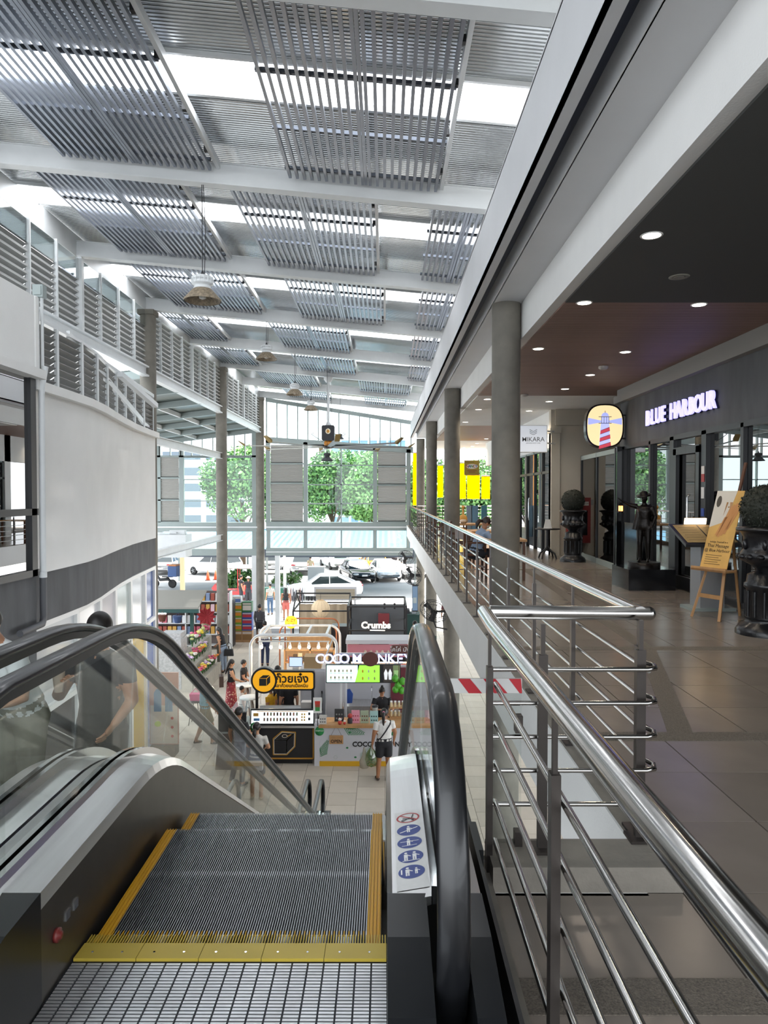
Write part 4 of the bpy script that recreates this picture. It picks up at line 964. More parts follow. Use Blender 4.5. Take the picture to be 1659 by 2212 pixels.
MB().bar(A+V(0,0,.06), B+V(0,0,.06), .06, .12).build('sill_rail', grey_steel, gv); MB().bar(A+V(0,0,2.44), B+V(0,0,2.44), .06, .10).build('head_rail', grey_steel, gv)
MB().box(4.70, 4.92, 14.38, 14.5, 0, 2.52).build('black_post', mat('gloss_black', '131417', .12), gv)
# dim room behind with table lamp and the ship model
tl = thing('table_lamp', 'lamp with a glowing amber shade behind the shop glass', 'lamp', (5.5, 12.6, 0))
q = MB(); q.lathe([(.11, 1.05), (.19, .72)], (0,0,0), 16, caps=False); q.build('lamp_shade', glow('amber_shade', 'e09a4a', 2.2), tl); q = MB()
for k in range(3): a = 2.1*k; q.tube([(.03*math.cos(a), .03*math.sin(a), .74), (.25*math.cos(a), .25*math.sin(a), 0)], .02, 6)
q.lathe([(.05, .72), (.13, .55), (.10, .35), (.03, .3)], (0,0,0), 12); q.build('lamp_base', wood, tl); point(tl, (0, 0, .9), 12)
sh = thing('ship_model', 'wooden model sailing ship with cream sails behind the glass', 'ship model', (4.98, 13.7, 1.02))
q = MB(); q.prism([(-.30, .12), (-.22, 0), (.2, 0), (.34, .16), (.1, .10)], lambda a, b, d: (d, a, b), -.05, .05); q.build('hull', wood, sh)
for k, (y, h) in enumerate(((-.17, .52), (.0, .62), (.16, .55))):
    MB().cyl((0, y, .1), (0, y, .1+h), .008, 6).build('mast', wood_d, sh)
    for j in range(3):
        z = .16+j*h*.28; w_ = .085-.018*j; MB().prism([(y-w_, z), (y+w_, z), (y+w_*.8, z+h*.25), (y-w_*.8, z+h*.25)], lambda a, b, d: (d, a, b), -.012, -.004).build('sail', col('b8ab91', .8), sh)
o = MB().box(-.25, .25, -.35, .35, 0, 1.0).build('display_plinth', mat('gloss_black', '131417', .12), None, (5.0, 13.7, 0)); tag(o, 'black display plinth under the ship model', 'plinth')
# fire hose cabinet
fh = thing('fire_cabinet', 'red fire hose cabinet with a dark glass front on the beige wall', 'cabinet', (4.80, 17.95, .95))
MB().box(-.22, .22, -.16, 0, -.62, .52).build('cabinet_body', col('8c2b2b', .45), fh); MB().box(-.14, .14, -.172, -.16, -.42, .20).build('cabinet_window', mat('cab_glass', '1d1f24', .1), fh); MB().box(-.17, .0, -.166, -.16, .32, .42).build('notice', col('d9d3cd'), fh); text('lettering', 'FIRE HOSE', .035, black_m, (-.085, -.168, .37), parent=fh, ext=.0005)
o = MB().box(4.50, 4.60, 17.88, 17.95, 1.28, 1.42).box(4.52, 4.58, 17.875, 17.88, 1.30, 1.40).build('wall_switch', grey_steel); tag(o, 'grey switch plate on the beige wall', 'switch')
# massage shop glass front (x = 4.25)
mw = tag(thing('window_5', 'dark framed glass front of the far massage shop', None), None, None, None, 'structure')
for y in (18.3, 19.3, 20.3, 21.4, 22.5, 24.0, 25.5): MB().box(4.26, 4.36, y-.05, y+.05, 0, 2.75).build('mullion', black_m, mw)
MB().box(4.26, 4.36, 18.2, 25.6, 2.10, 2.17).build('transom', black_m, mw); MB().box(4.26, 4.36, 18.2, 25.6, 2.70, 2.76).build('head_rail', grey_steel, mw)
for a, b in zip((18.3, 19.3, 20.3, 21.4, 22.5, 24.0), (19.3, 20.3, 21.4, 22.5, 24.0, 25.5)): MB().box(4.30, 4.31, a+.05, b-.05, .05, 2.7).build('pane', shop_g, mw)
MB().tube([(4.22, 20.75, .8), (4.20, 20.75, .85), (4.20, 20.75, 1.4), (4.22, 20.75, 1.45)], .015, 8).build('door_handle', chrome, mw)
# ================================================================ URNS WITH BOXWOOD BALLS
urn_m = mat('urn_black', '17171a', .28, var=.2, scale=20, bump=.25, bscale=30); box_m = mat('boxwood_leaf', '22261d', .7, rnd=.1)
def urn(x, y, label, ball_dark=box_m):
    t = thing('urn_planter', label, 'planter', (x, y, 0))
    q = MB(); q.lathe([(.30, 0), (.30, .04), (.27, .09), (.21, .13), (.19, .16), (.205, .18)], (0,0,0), 28); q.build('foot', urn_m, t)
    q = MB(); q.lathe([(.19, .16), (.19, .50), (.215, .52), (.215, .56), (.19, .58), (.18, .66), (.10, .70)], (0,0,0), 28)
    for i in range(12): a = 2*math.pi*i/12; q.cyl((.19*math.cos(a), .19*math.sin(a), .2), (.19*math.cos(a), .19*math.sin(a), .48), .02, 6)
    q.build('pedestal', urn_m, t)
    q = MB(); q.lathe([(.09, .68), (.10, .72), (.14, .76), (.25, .82), (.27, .87), (.24, .92), (.215, .96), (.225, 1.08), (.26, 1.14), (.30, 1.15), (.30, 1.18), (.24, 1.19)], (0,0,0), 28)
    for i in range(14): a = 2*math.pi*i/14; q.ball((.255*math.cos(a), .255*math.sin(a), .865), (.045, .045, .03), 8, 6)
    for i in range(6): a = 2*math.pi*i/6; q.ball((.23*math.cos(a), .23*math.sin(a), 1.0), (.03, .03, .06), 8, 6)
    q.build('vase', urn_m, t)
    q = MB(); rr = random.Random(3)
    q.ball((0, 0, 1.40), .255, 20, 14)
    for i in range(2600):
        d = V(rr.gauss(0,1), rr.gauss(0,1), rr.gauss(0,1)).normalized(); p = V(0, 0, 1.40)+d*rr.uniform(.245, .272); a = V(rr.gauss(0,1), rr.gauss(0,1), rr.gauss(0,1)).normalized()*.012; b = d.cross(a).normalized()*.009+d*.006
        q.add([p-a, p+b, p+a, p-b], [(0,1,2,3)])
    tag(q.build('boxwood_ball', ball_dark, t), kind='stuff'); return t
urn(4.35, 16.4, 'glossy black urn with a clipped boxwood ball, in front of the fire cabinet'); urn(4.22, 7.85, 'glossy black urn with a clipped boxwood ball, beside the easel')
# statue with lantern
bronze = mat('bronze_dark', '16110e', .35, metal=.5, var=.3, scale=12, bump=.3, bscale=25)
pl = MB(); pl.box(-.42, .42, -.42, .42, 0, .34); o = pl.build('statue_plinth', mat('black_granite', '17181b', .12), None, (4.30, 11.8, 0)); o.scale = (.9, 1, 1); tag(o, 'low polished black granite plinth under the statue', 'plinth')
st = person('statue', 'dark bronze statue of a figure in a brimmed hat holding out a lantern', (4.30, 11.75, .43), R(150), H=1.13, pose=dict(el_r=(.33,.05,1.42), wr_r=(.50,.15,1.52), el_l=(-.26,-.02,1.12), wr_l=(-.2,.08,.9)), mono=bronze, cat='statue', sleeve='long', hairstyle=None, head_pitch=15, head_turn=-25, fat=1.08, voxel=.02)
r_ = st['root']; sc = st['sc']; q = MB(); q.lathe([(.17, .07), (.19, .10), (.10, .10), (.095, .17), (.04, .20), (.001, .20)], (0,0,0), 16); q.v = [tuple(st['hd'](*p)*sc) for p in q.v]; q.build('hat', bronze, r_)
q = MB(); q.lathe([(.26, -.09), (.26, .0), (.24, .0)], (0,0,0), 20); q.build('statue_base', bronze, r_)
q = MB(); q.tube([(-.14*sc, -.10, .9*sc), (-.20*sc, -.03, 1.15*sc), (-.12*sc, .0, 1.38*sc), (.12*sc, 0, 1.3*sc), (.22*sc, .02, .8*sc)], .05, 8, flat=.5); q.build('coat_fold', bronze, r_)
ln = thing('hand_lantern', 'glowing amber lantern hanging from the statue hand', 'lantern', (0, 0, 0)); wp = st['J']['palm_r']*sc; cz, sz = math.cos(R(150)), math.sin(R(150))
ln.location = (4.30+wp.x*cz-wp.y*sz, 11.75+wp.x*sz+wp.y*cz, .43+wp.z-.19)
q = MB(); q.lathe([(.05, -.02), (.055, 0), (.05, .01)], (0,0,0), 6); q.lathe([(.055, .10), (.03, .14), (.01, .15)], (0,0,0), 6)
for i in range(6): a = 2*math.pi*i/6; q.cyl((.047*math.cos(a), .047*math.sin(a), 0), (.047*math.cos(a), .047*math.sin(a), .11), .004, 5)
q.tube([(-.03, 0, .14), (0, 0, .20), (.03, 0, .14)], .004, 5); q.build('lantern_frame', bronze, ln); MB().lathe([(.038, .005), (.038, .095)], (0,0,0), 8).build('lantern_glass', glow('lantern_amber', 'ff9a4a', 4), ln); point(ln, (0, 0, .05), 3, (1, .6, .3), .03)
# bistro table near the pilaster
bt = thing('bistro_table', 'small round dark table with curved legs outside the massage shop', 'table', (4.10, 18.6, 0)); bt.location = (3.95, 17.2, 0)
MB().lathe([(.001, .70), (.30, .70), (.30, .725), (.001, .725)], (0,0,0), 24).build('table_top', black_m, bt); MB().cyl((0,0,.18), (0,0,.7), .035, 10).build('table_stem', black_m, bt)
for k in range(4): a = R(45+90*k); MB().tube([(0, 0, .32), (.06*math.cos(a), .06*math.sin(a), .22), (.2*math.cos(a), .2*math.sin(a), .12), (.25*math.cos(a), .25*math.sin(a), 0)], .02, 6).build('leg', black_m, bt)
o = MB().prism([(-.1, 0), (.1, 0), (.05, .22), (-.05, .22)], lambda a, b, d: (a, d, b), -.01, .01).box(-.1, .1, -.04, .04, 0, .01).build('price_card', white_pl, None, (3.95, 17.2, .725)); tag(o, 'white card stand on the small round table', 'card')
# menu stand and easel by the shop door
ms = thing('menu_stand', 'grey lectern with an open beige menu, next to the shop door', 'stand', (4.35, 9.55, 0))
MB().box(-.16, .16, -.16, .16, .04, .90).build('stand_body', [mat('stand_grey', '8b8d90', .4)], ms); MB().box(-.28, .30, -.2, .2, 0, .04).build('stand_base', grey_steel, ms)
q = MB(); q.hexa([(-.42,-.30,.86),(.32,-.30,.86),(.32,.28,1.10),(-.42,.28,1.10),(-.42,-.30,.90),(.32,-.30,.90),(.32,.28,1.14),(-.42,.28,1.14)]); tr = q.build('menu_tray', black_m, ms)
for (a, b) in ((-.38, -.06), (-.04, .28)):
    zf = lambda y: .905+(y+.30)*(.24/.58); q = MB(); q.add([(a,-.26,zf(-.26)),(b,-.26,zf(-.26)),(b,.24,zf(.24)),(a,.24,zf(.24))], [(0,1,2,3)]); pg = q.build('menu_page', col('9c8558', .6, var=.1, scale=15), ms)
    for k in range(6): yy = -.2+k*.07; q = MB(); q.add([(a+.05,yy,zf(yy)+.002),(b-.05,yy,zf(yy)+.002),(b-.05,yy+.012,zf(yy+.012)+.002),(a+.05,yy+.012,zf(yy+.012)+.002)], [(0,1,2,3)]); q.build('menu_line', col('6c5836'), pg)
MB().bar((-.05, .28, 1.14), (-.05, .26, 1.22), .3, .02, 0).build('reading_lamp', glow('lamp_strip_warm', 'ffd9a8', 3), ms)
es = thing('easel', 'folding wooden easel holding a poster beside the black urn', 'easel', (4.15, 8.85, 0)); es.rotation_euler = (0, 0, R(-66))
for s, x0, x1 in ((1, -.22, .02), (1, .20, .05)): MB().bar((x0, -.18, 0), (x1 if x0 < 0 else .08, .16, 1.45 if x0 < 0 else 1.45), .035, .025).build('leg', wood, es)
MB().bar((.0, .42, 0), (.06, .14, 1.40), .03, .02).build('leg', wood, es); MB().bar((-.17, -.11, .28), (.17, -.11, .28), .02, .05).build('brace', wood, es)
MB().bar((.05, .02, .62), (.06, .42, 1.95), .035, .022).build('mast', wood_d, es); q = MB(); q.box(-.22, .30, -.20, -.02, .60, .625); q.box(-.22, .30, -.20, -.18, .60, .65); q.build('tray', wood, es)
po = thing('poster_board', 'tall amber poster about massage standing on the easel', 'poster', (4.15, 8.85, 0)); po.rotation_euler = (0, 0, R(-66))
def ez(a, b, d=0): z = .635+b*.96; y = -.10+b*.30-d; return (-.17+a*.40, y, z)
q = MB(); q.add([ez(0,0), ez(1,0), ez(1,1), ez(0,1), ez(0,0,-.008), ez(1,0,-.008), ez(1,1,-.008), ez(0,1,-.008)], [(0,1,2,3),(7,6,5,4),(0,4,5,1),(1,5,6,2),(2,6,7,3),(3,7,4,0)]); q.build('board', mat('poster_amber', 'd9ac5e', .45, var=.25, scale=3), po)
q = MB(); q.add([ez(0,.52,.002), ez(.55,.60,.002), ez(.75,1,.002), ez(0,1,.002)], [(0,1,2,3)]); q.build('poster_print', mat('poster_pale', 'd8d2c6', .5), po)
hand = mat('poster_hand', 'c98f56', .5)
for k, (a0, b0, a1, b1) in enumerate(((.35,.40,.62,.80), (.45,.42,.72,.82), (.55,.44,.82,.84), (.28,.42,.5,.66), (.62,.5,.9,.78))):
    q = MB(); q.add([ez(a0,b0,.003), ez(a0+.1,b0,.003), ez(a1+.1,b1,.003), ez(a1,b1,.003)], [(0,1,2,3)]); q.build('poster_hand', hand, po)
q = MB(); q.add([ez(.16+.09*math.cos(t_), .86+.075*math.sin(t_), .004) for t_ in [2*math.pi*i/16 for i in range(16)]], [tuple(range(16))]); q.build('poster_logo', col('4c463c'), po)
upv = V(ez(0,1))-V(ez(0,0)); 
for s_, sz_, b_ in (('Indulge Yourself in a', .032, .335), ('Thai Massage', .060, .285), ('@ Blue Harbour', .055, .225)): text('lettering', s_, sz_, col('4a3a2a'), ez(.5, b_, .003), (1,0,0), upv, .0005, po)
for k in range(5): q = MB(); q.add([ez(.12,.16-k*.028,.003), ez(.72-.1*(k % 2),.16-k*.028,.003), ez(.72-.1*(k % 2),.168-k*.028,.003), ez(.12,.168-k*.028,.003)], [(0,1,2,3)]); q.build('poster_line', col('8a6a3a'), po)
# ================================================================ FAR GALLERY: furniture, shades, planting screen
ys_ = glow('blind_yellow', 'ffd60a', .0) if False else translucent_mat('blind_yellow', 'ffd000', .0); yo_ = translucent_mat('blind_orange', 'ff9a00', .0)
for k, (u0, u1, v0, v1, m_, lb) in enumerate(((945, 957, 1005, 1075, ys_, 'narrow yellow roller blind between the second and third gallery columns'), (985, 1006, 1000, 1078, ys_, 'wide bright yellow roller blind at the end of the gallery'), (1009, 1036, 1025, 1078, yo_, 'orange yellow roller blind under the school sign'), (1040, 1058, 1028, 1078, yo_, 'orange roller blind beside the first gallery column'), (892, 908, 978, 1092, yo_, 'tall orange banner hanging outside the facade corner'), (1120, 1128, 1018, 1085, yo_, 'thin orange blind behind the massage shop corner'))):
    Y = 33.6 if k != 4 else 34.19; a = P(u0, v1, Y); b = P(u1, v0, Y); t = thing('roller_blind', lb, 'blind', (a[0], Y, a[2])); w_, h_ = b[0]-a[0], b[2]-a[2]; q = MB(); n = 8
    vs_ = [(w_*i/n, .02*math.sin(i*1.3), z) for z in (0, h_) for i in range(n+1)]; q.add(vs_, [(i, i+1, n+2+i, n+1+i) for i in range(n)], 0, True); q.build('blind_sheet', m_, t); MB().cyl((0, 0, h_), (w_, 0, h_), .03, 8).build('blind_roller', white_steel, t); MB().box(.02, .04, -.01, .01, h_, 3.72-a[2]).box(w_-.04, w_-.02, -.01, .01, h_, 3.72-a[2]).build('hanger', white_steel, t); MB().cyl((0, 0, 0), (w_, 0, 0), .015, 6).build('bottom_bar', white_steel, t)
fr = thing('end_railing', 'stainless railing across the far end of the gallery', 'railing')
for k in range(8): MB().box(1.7+k*.5-.015, 1.7+k*.5+.015, 33.3, 33.33, 0, .95).build('post', post_m, fr)
for z in (.2, .36, .52, .68, .84, 1.0): MB().tube([(1.5, 33.31, z), (5.2, 33.31, z)], .012 if z < 1 else .025, 6).build('rod', rail_m, fr)
for k, (u0, u1, c, lb) in enumerate(((1008, 1020, '9aa9b3', 'pale folding board standing at the gallery end'), (1019, 1033, '7fa3b8', 'light blue board standing by the gallery end post'), (1040, 1052, '5f93a3', 'teal board next to the first gallery column'))):
    a = P(u0, 1137, 26 if k < 2 else 27); b = P(u1, 1092, 26 if k < 2 else 27); q = MB(); q.box(a[0], b[0], a[1], a[1]+.05, 0, b[2]); q.box(a[0]+.03, b[0]-.03, a[1]-.01, a[1], .1, b[2]-.05); o = q.build('display_board', col(c, .5)); tag(o, lb, 'board')
def chair(x, y, rz, label, m=wood_d, seat=None):
    t = thing('dining_chair', label, 'chair', (x, y, 0), rz)
    MB().box(-.22, .22, -.22, .22, .42, .46).build('seat', seat or m, t)
    for s in (-1, 1):
        MB().bar((s*.2, .2, 0), (s*.2, .2, .42), .04, .04).build('leg', m, t); MB().bar((s*.2, -.2, 0), (s*.2, -.24, .95), .04, .04).build('leg', m, t)
        MB().bar((s*.2, .18, .66), (s*.2, -.22, .66), .04, .03).build('armrest', m, t); MB().bar((s*.2, .18, .46), (s*.2, .18, .66), .035, .035).build('arm_post', m, t)
    MB().box(-.2, .2, -.255, -.22, .72, .95).build('backrest', m, t); MB().bar((-.2, .2, .2), (.2, .2, .2), .03, .03).build('stretcher', m, t); return t
def table(x, y, label, w_=.8, d_=.8, h=.74, m=wood):
    t = thing('cafe_table', label, 'table', (x, y, 0)); MB().box(-w_/2, w_/2, -d_/2, d_/2, h-.04, h).build('table_top', m, t)
    for sx in (-1, 1):
        for sy in (-1, 1): MB().bar((sx*(w_/2-.05), sy*(d_/2-.05), 0), (sx*(w_/2-.05), sy*(d_/2-.05), h-.04), .05, .05).build('leg', wood_d, t)
    return t
table(2.20, 13.3, 'pale wooden cafe table the seated woman leans over', .7, 1.2)
chair(1.62, 13.2, R(-75), 'dark wooden armchair the seated woman sits in')
table(2.3, 16.0, 'pale cafe table behind the seated woman', .8, .9); chair(1.72, 16.1, R(-90), 'dark wooden chair beside the table behind the seated woman'); chair(1.56, 19.2, R(-90), 'dark chair with its back to the railing, by the second gallery column'); table(2.3, 19.8, 'cafe table carrying the giraffe figure', .9, .9); chair(1.55, 22.3, R(-90), 'dark chair farthest along the gallery railing'); table(2.2, 22.6, 'cafe table farthest along the gallery', .8, .8)
gi = thing('giraffe_figure', 'small yellow and white giraffe figure with a round body, on a cafe table', 'figurine', (2.18, 19.8, .742))
yg = col('d9a24a', .5); q = MB(); q.ball((0, 0, .13), (.12, .11, .12), 14, 10); q.build('body', yg, gi); MB().ball((0, -.03, .07), (.105, .1, .075), 14, 8).build('belly', col('d9cfc0'), gi); MB().tube([(0, 0, .2), (0, 0, .42)], [.035, .022], 10).build('neck', yg, gi); MB().ball((0, -.01, .45), (.05, .055, .05), 12, 8).build('head', yg, gi)
for s in (-1, 1): MB().cyl((s*.02, 0, .48), (s*.025, 0, .53), .008, 6).build('horn', wood_d, gi); MB().cyl((s*.06, -.05, 0), (s*.06, -.05, .06), .02, 6).build('foot', wood_d, gi)
sw = person('person', 'seated woman in a pale blue shirt and mask leaning over a table', (1.66, 13.15, -.44+.0), R(-72), H=1.58, pose=dict(abs=True, pelvis=(0,0,.93), kn_r=(.12,.44,.94), kn_l=(-.12,.44,.94), an_r=(.12,.46,.52), an_l=(-.12,.46,.52), el_r=(.24,.24,1.22), el_l=(-.24,.24,1.22), wr_r=(.14,.46,1.24), wr_l=(-.12,.46,1.24)), top='8fa3bd', bottom='23262e', shoes='26262a', sleeve='long', lean=22, head_pitch=22, hairstyle='low_pony', hair='2a1c17')
sw['root'].location.z = -.40; mask(sw, col('b9b2aa', .8))
# ================================================================ ESCALATOR RIDERS
r1 = person('person', 'man with glasses in a white T-shirt looking at his phone on the escalator', (-2.38, 4.62, prof_z(4.65)), R(150), H=1.70, lean=20, pose=dict(el_r=(.25,.10,1.14), wr_r=(.12,.30,1.16), el_l=(-.25,.10,1.14), wr_l=(-.08,.32,1.16)), top='cfd2d2', bottom='6b6a5c', sleeve='short', skin='a87a5e', hairstyle='short', head_pitch=30, fat=1.1, voxel=.013, top_loose=1.1)
q = MB()
for s in (-1, 1): q.tube([(s*.032+.024*math.cos(2*math.pi*i/12), .096, .012+.018*math.sin(2*math.pi*i/12)) for i in range(12)], .002, 5, closed=True)
q.tube([(-.01, .098, .014), (.01, .098, .014)], .002, 5)
for s in (-1, 1): q.tube([(s*.056, .094, .014), (s*.078, .0, .016)], .002, 5)
q.v = [tuple(r1['hd'](*p)*r1['sc']) for p in q.v]; q.build('glasses', chrome, r1['root'])
ph = thing('smartphone', 'dark smartphone in the hands of the rider in white', 'phone', (-2.38, 4.62, prof_z(4.65)), R(150)); c_ = (r1['J']['palm_r']+r1['J']['palm_l'])*.5*r1['sc']; MB().bar(c_+V(0, -.05, .02), c_+V(0, .08, .08), .075, .009).build('phone_body', black_m, ph); MB().bar(c_+V(0, -.046, .027), c_+V(0, .074, .083), .066, .002).build('screen', glow('phone_screen', 'b8d4b0', .6), ph)
r2 = person('person', 'person in dark clothes holding an iced coffee cup on the escalator', (-2.03, 5.03, prof_z(5.05)), R(172), H=1.74, pose=dict(el_r=(.26,.10,1.13), wr_r=(.10,.30,1.28), el_l=(-.25,.04,1.10), wr_l=(-.2,.2,.98)), top='26262b', bottom='1d1d22', sleeve='short', hairstyle='short', head_pitch=18, voxel=.013, fat=1.08)
cpp = r2['J']['palm_r']*r2['sc']; cu_ = thing('coffee_cup', 'clear plastic cup of milky coffee held by the rider in dark clothes', 'cup', (-2.03, 5.03, prof_z(5.05)), R(172))
MB().lathe([(.028, -.06), (.042, .08)], (cpp.x, cpp.y+.05, cpp.z), 16).build('cup', col('b7a595', .3), cu_); MB().lathe([(.044, .08), (.044, .09), (.035, .10), (.001, .105)], (cpp.x, cpp.y+.05, cpp.z), 16).build('lid', white_pl, cu_)
# ================================================================ GROUND FLOOR KIOSKS
gold = col('b8862b', .45); kblack = mat('kiosk_black', '1c1c1f', .5); kwhite = mat('kiosk_white', 'c4c5cb', .5); bulbm = glow('bulb_glow', 'ffdfae', 7)
def lx(u, Y): return (u-832)/F*Y
def lz(v, Y): return CZ-(v-1068)/F*Y-GF       # height above the lower floor
# ---- black noodle-drink kiosk
KA = 16.4; xa, xb = -3.15, -1.66; xm = (xa+xb)/2; wA = xb-xa
ka = thing('drink_kiosk', 'black kiosk with gold trim and a yellow Thai sign', 'kiosk', (xm, KA, GF)); h = wA/2
MB().box(-h, h, 0, 1.3, .10, .86).build('counter_body', kblack, ka); MB().box(-h+.05, h-.05, .05, 1.25, 0, .10).build('plinth', black_m, ka)
for (a, b, c, d) in ((-h, h, .12, .15), (-h, -h+.03, .12, .84), (h-.03, h, .12, .84)): MB().box(a, b, -.012, 0, c, d).build('gold_trim', gold, ka)
MB().box(-h-.02, h+.02, -.04, 1.3, .86, .91).build('counter_top', steel, ka)
MB().hexa([(-h,.02,.92),(h,.02,.92),(h,.12,.92),(-h,.12,.92),(-h,.08,1.27),(h,.08,1.27),(h,.14,1.27),(-h,.14,1.27)]).build('menu_case', black_m, ka)
MB().add([(-h+.02,.018,.95),(h-.02,.018,.95),(h-.02,.070,1.24),(-h+.02,.070,1.24)], [(0,1,2,3)]).build('menu_lightbox', glow('menu_white', 'dfe4e6', .75), ka)
def mz(x, t, w_, hh, c, nm='menu_print'):
    y0, z0 = .018+.052*t-.003, .95+.29*t; y1, z1 = .018+.052*(t+hh)-.003, .95+.29*(t+hh); MB().add([(x-w_/2,y0,z0),(x+w_/2,y0,z0),(x+w_/2,y1,z1),(x-w_/2,y1,z1)], [(0,1,2,3)]).build(nm, col(c), ka)
for r in range(2):
    for k in range(11): mz(-.42+k*.076, .18+.42*r, .038, .25, ('7b5a44', '4a4038', '9c6a50', '6f7a5c')[(k+r) % 4])
for k in range(6): mz(.46+(k % 2)*.06, .2+(k//2)*.22, .035, .14, 'c9a23a')
for k in range(2): mz(.63, .25+.4*k, .05, .2, '30343a')
mz(-.62, .55, .12, .25, 'b98c3c'); mz(-.6, .2, .14, .2, '4f7fb5'); mz(0, .92, 1.2, .05, 'd9a44a')
# box emblem (plain) on the front
def ln_(pts, w_, m_, y=-.004, closed=True):
    q = MB(); n = len(pts)
    for i in range(n if closed else n-1):
        a, b = V(pts[i][0], y, pts[i][1]), V(pts[(i+1) % n][0], y, pts[(i+1) % n][1]); q.bar(a, b, .006, w_, 0, up=(b-a).cross(V(0,1,0)))
    return q.build('emblem_line', m_, ka)
cream = col('d9d2c4')
O = (-.02, .46); pts = [(-.17,-.22),(.12,-.22),(.13,.10),(-.17,.12)]; f_ = [(O[0]+a, O[1]+b) for a, b in pts]
top_ = [(O[0]+a, O[1]+b) for a, b in [(-.17,.12),(.13,.10),(.31,.27),(.02,.29)]]; side_ = [(O[0]+a, O[1]+b) for a, b in [(.12,-.22),(.30,-.04),(.31,.27),(.13,.10)]]
out_ = [(O[0]+a, O[1]+b) for a, b in [(-.19,-.24),(.13,-.24),(.32,-.05),(.335,.29),(.01,.31),(-.19,.14)]]
ln_(out_, .018, gold, -.002); ln_(f_, .012, cream); ln_(top_, .012, cream); ln_(side_, .012, cream)
MB().tube([(O[0]+.08+.06*math.cos(t_), -.004, O[1]+.20+.035*math.sin(t_)) for t_ in [2*math.pi*i/14 for i in range(14)]], .007, 5, closed=True).build('emblem_line', cream, ka)
ln_([(O[0]+.14, O[1]+.19), (O[0]+.23, O[1]+.24)], .02, gold, closed=False)
# sign on posts
sy = .30
for x in (-h+.1, h-.06): MB().box(x-.03, x+.03, sy, sy+.06, .9, 1.75).build('sign_post', black_m, ka)
MB().prism(rrect(-.52, h, 1.66, 2.13, .07), lambda a, b, d: (a, sy-d, b), -.06, .05).build('sign_case', black_m, ka); MB().prism(rrect(-.48, h-.04, 1.70, 2.09, .05), lambda a, b, d: (a, sy-d, b), .05, .055).build('sign_face', glow('sign_yellow', 'd99a16', .45), ka)
MB().prism(oval(-.46, 1.90, .31, .31, 32), lambda a, b, d: (a, sy-d, b), -.06, .07).build('sign_roundel', black_m, ka); MB().prism(oval(-.46, 1.90, .265, .265, 32), lambda a, b, d: (a, sy-d, b), .07, .075).build('roundel_face', glow('sign_yellow', 'd99a16', .45), ka)
q = MB(); q.prism([(-.57, 1.78), (-.40, 1.78), (-.40, 1.95), (-.57, 1.95)], lambda a, b, d: (a, sy-d, b), .075, .08); q.prism([(-.57, 1.96), (-.40, 1.96), (-.32, 2.03), (-.48, 2.03)], lambda a, b, d: (a, sy-d, b), .075, .08); q.prism([(-.39, 1.78), (-.31, 1.86), (-.31, 2.02), (-.39, 1.95)], lambda a, b, d: (a, sy-d, b), .075, .08); q.build('roundel_box', kblack, ka)
tdark = col('2a1d10'); text('lettering', 'ก๊วยเจ๋ง', .26, tdark, (.20, sy-.062, 1.935), parent=ka, ext=.006, bold=.007); text('lettering', 'เอาก๊วยแกเนื้อหนึบ', .105, tdark, (.20, sy-.062, 1.775), parent=ka, ext=.004, bold=.003)
MB().box(-h, h, 1.28, 1.3, .9, 1.0).build('back_rail', steel, ka)
for k, (x, y, w_, hh, c, nm, lb) in enumerate(((-.5,.45,.34,.22,'c9c2b8','pastry_case','small clear pastry case on the black kiosk counter'), (.52,.5,.26,.42,'bdbab6','white_dispenser','tall white dispenser on the black kiosk counter'), (.28,.55,.36,.16,'2b2b2e','black_sink','black sink basin on the kiosk counter'), (-.62,.30,.16,.26,'c98f7e','pink_card','pink card stand at the corner of the black kiosk'))):
    q = MB(); q.prism(rrect(-w_/2, w_/2, 0, hh, .02), lambda a, b, d: (a, d, b), -.1, .1); q.box(-w_/2*.7, w_/2*.7, -.103, -.1, hh*.15, hh*.8); o = q.build(nm, col(c, .4), None, (xm+x, KA+y, GF+.912 if x != 0 else 0)); tag(o, lb, 'counter item')
# delivery app standee
sd_ = thing('delivery_sign', 'black standee with a green speech badge in front of the kiosk corner', 'sign', (xa+.13, KA-.12, GF)); MB().box(-.1, .1, 0, .04, 0, .82).build('board', kblack, sd_); MB().lathe([(.001, -.01), (.10, -.01), (.10, .02), (.001, .02)], (0, .0, .92), 20, axis='y').build('badge', col('1e8a4c'), sd_); MB().prism(oval(0, .92, .065, .055), lambda a, b, d: (a, -.012-d, b), 0, .004).build('badge_oval', white_pl, sd_)
text('lettering', 'LINE MAN', .055, col('2f9a58'), (0, -.003, .55), parent=sd_, ext=.001, bold=.001); text('lettering', 'สั่งผ่านที่นี่', .05, col('2f9a58'), (0, -.003, .63), parent=sd_, ext=.001)
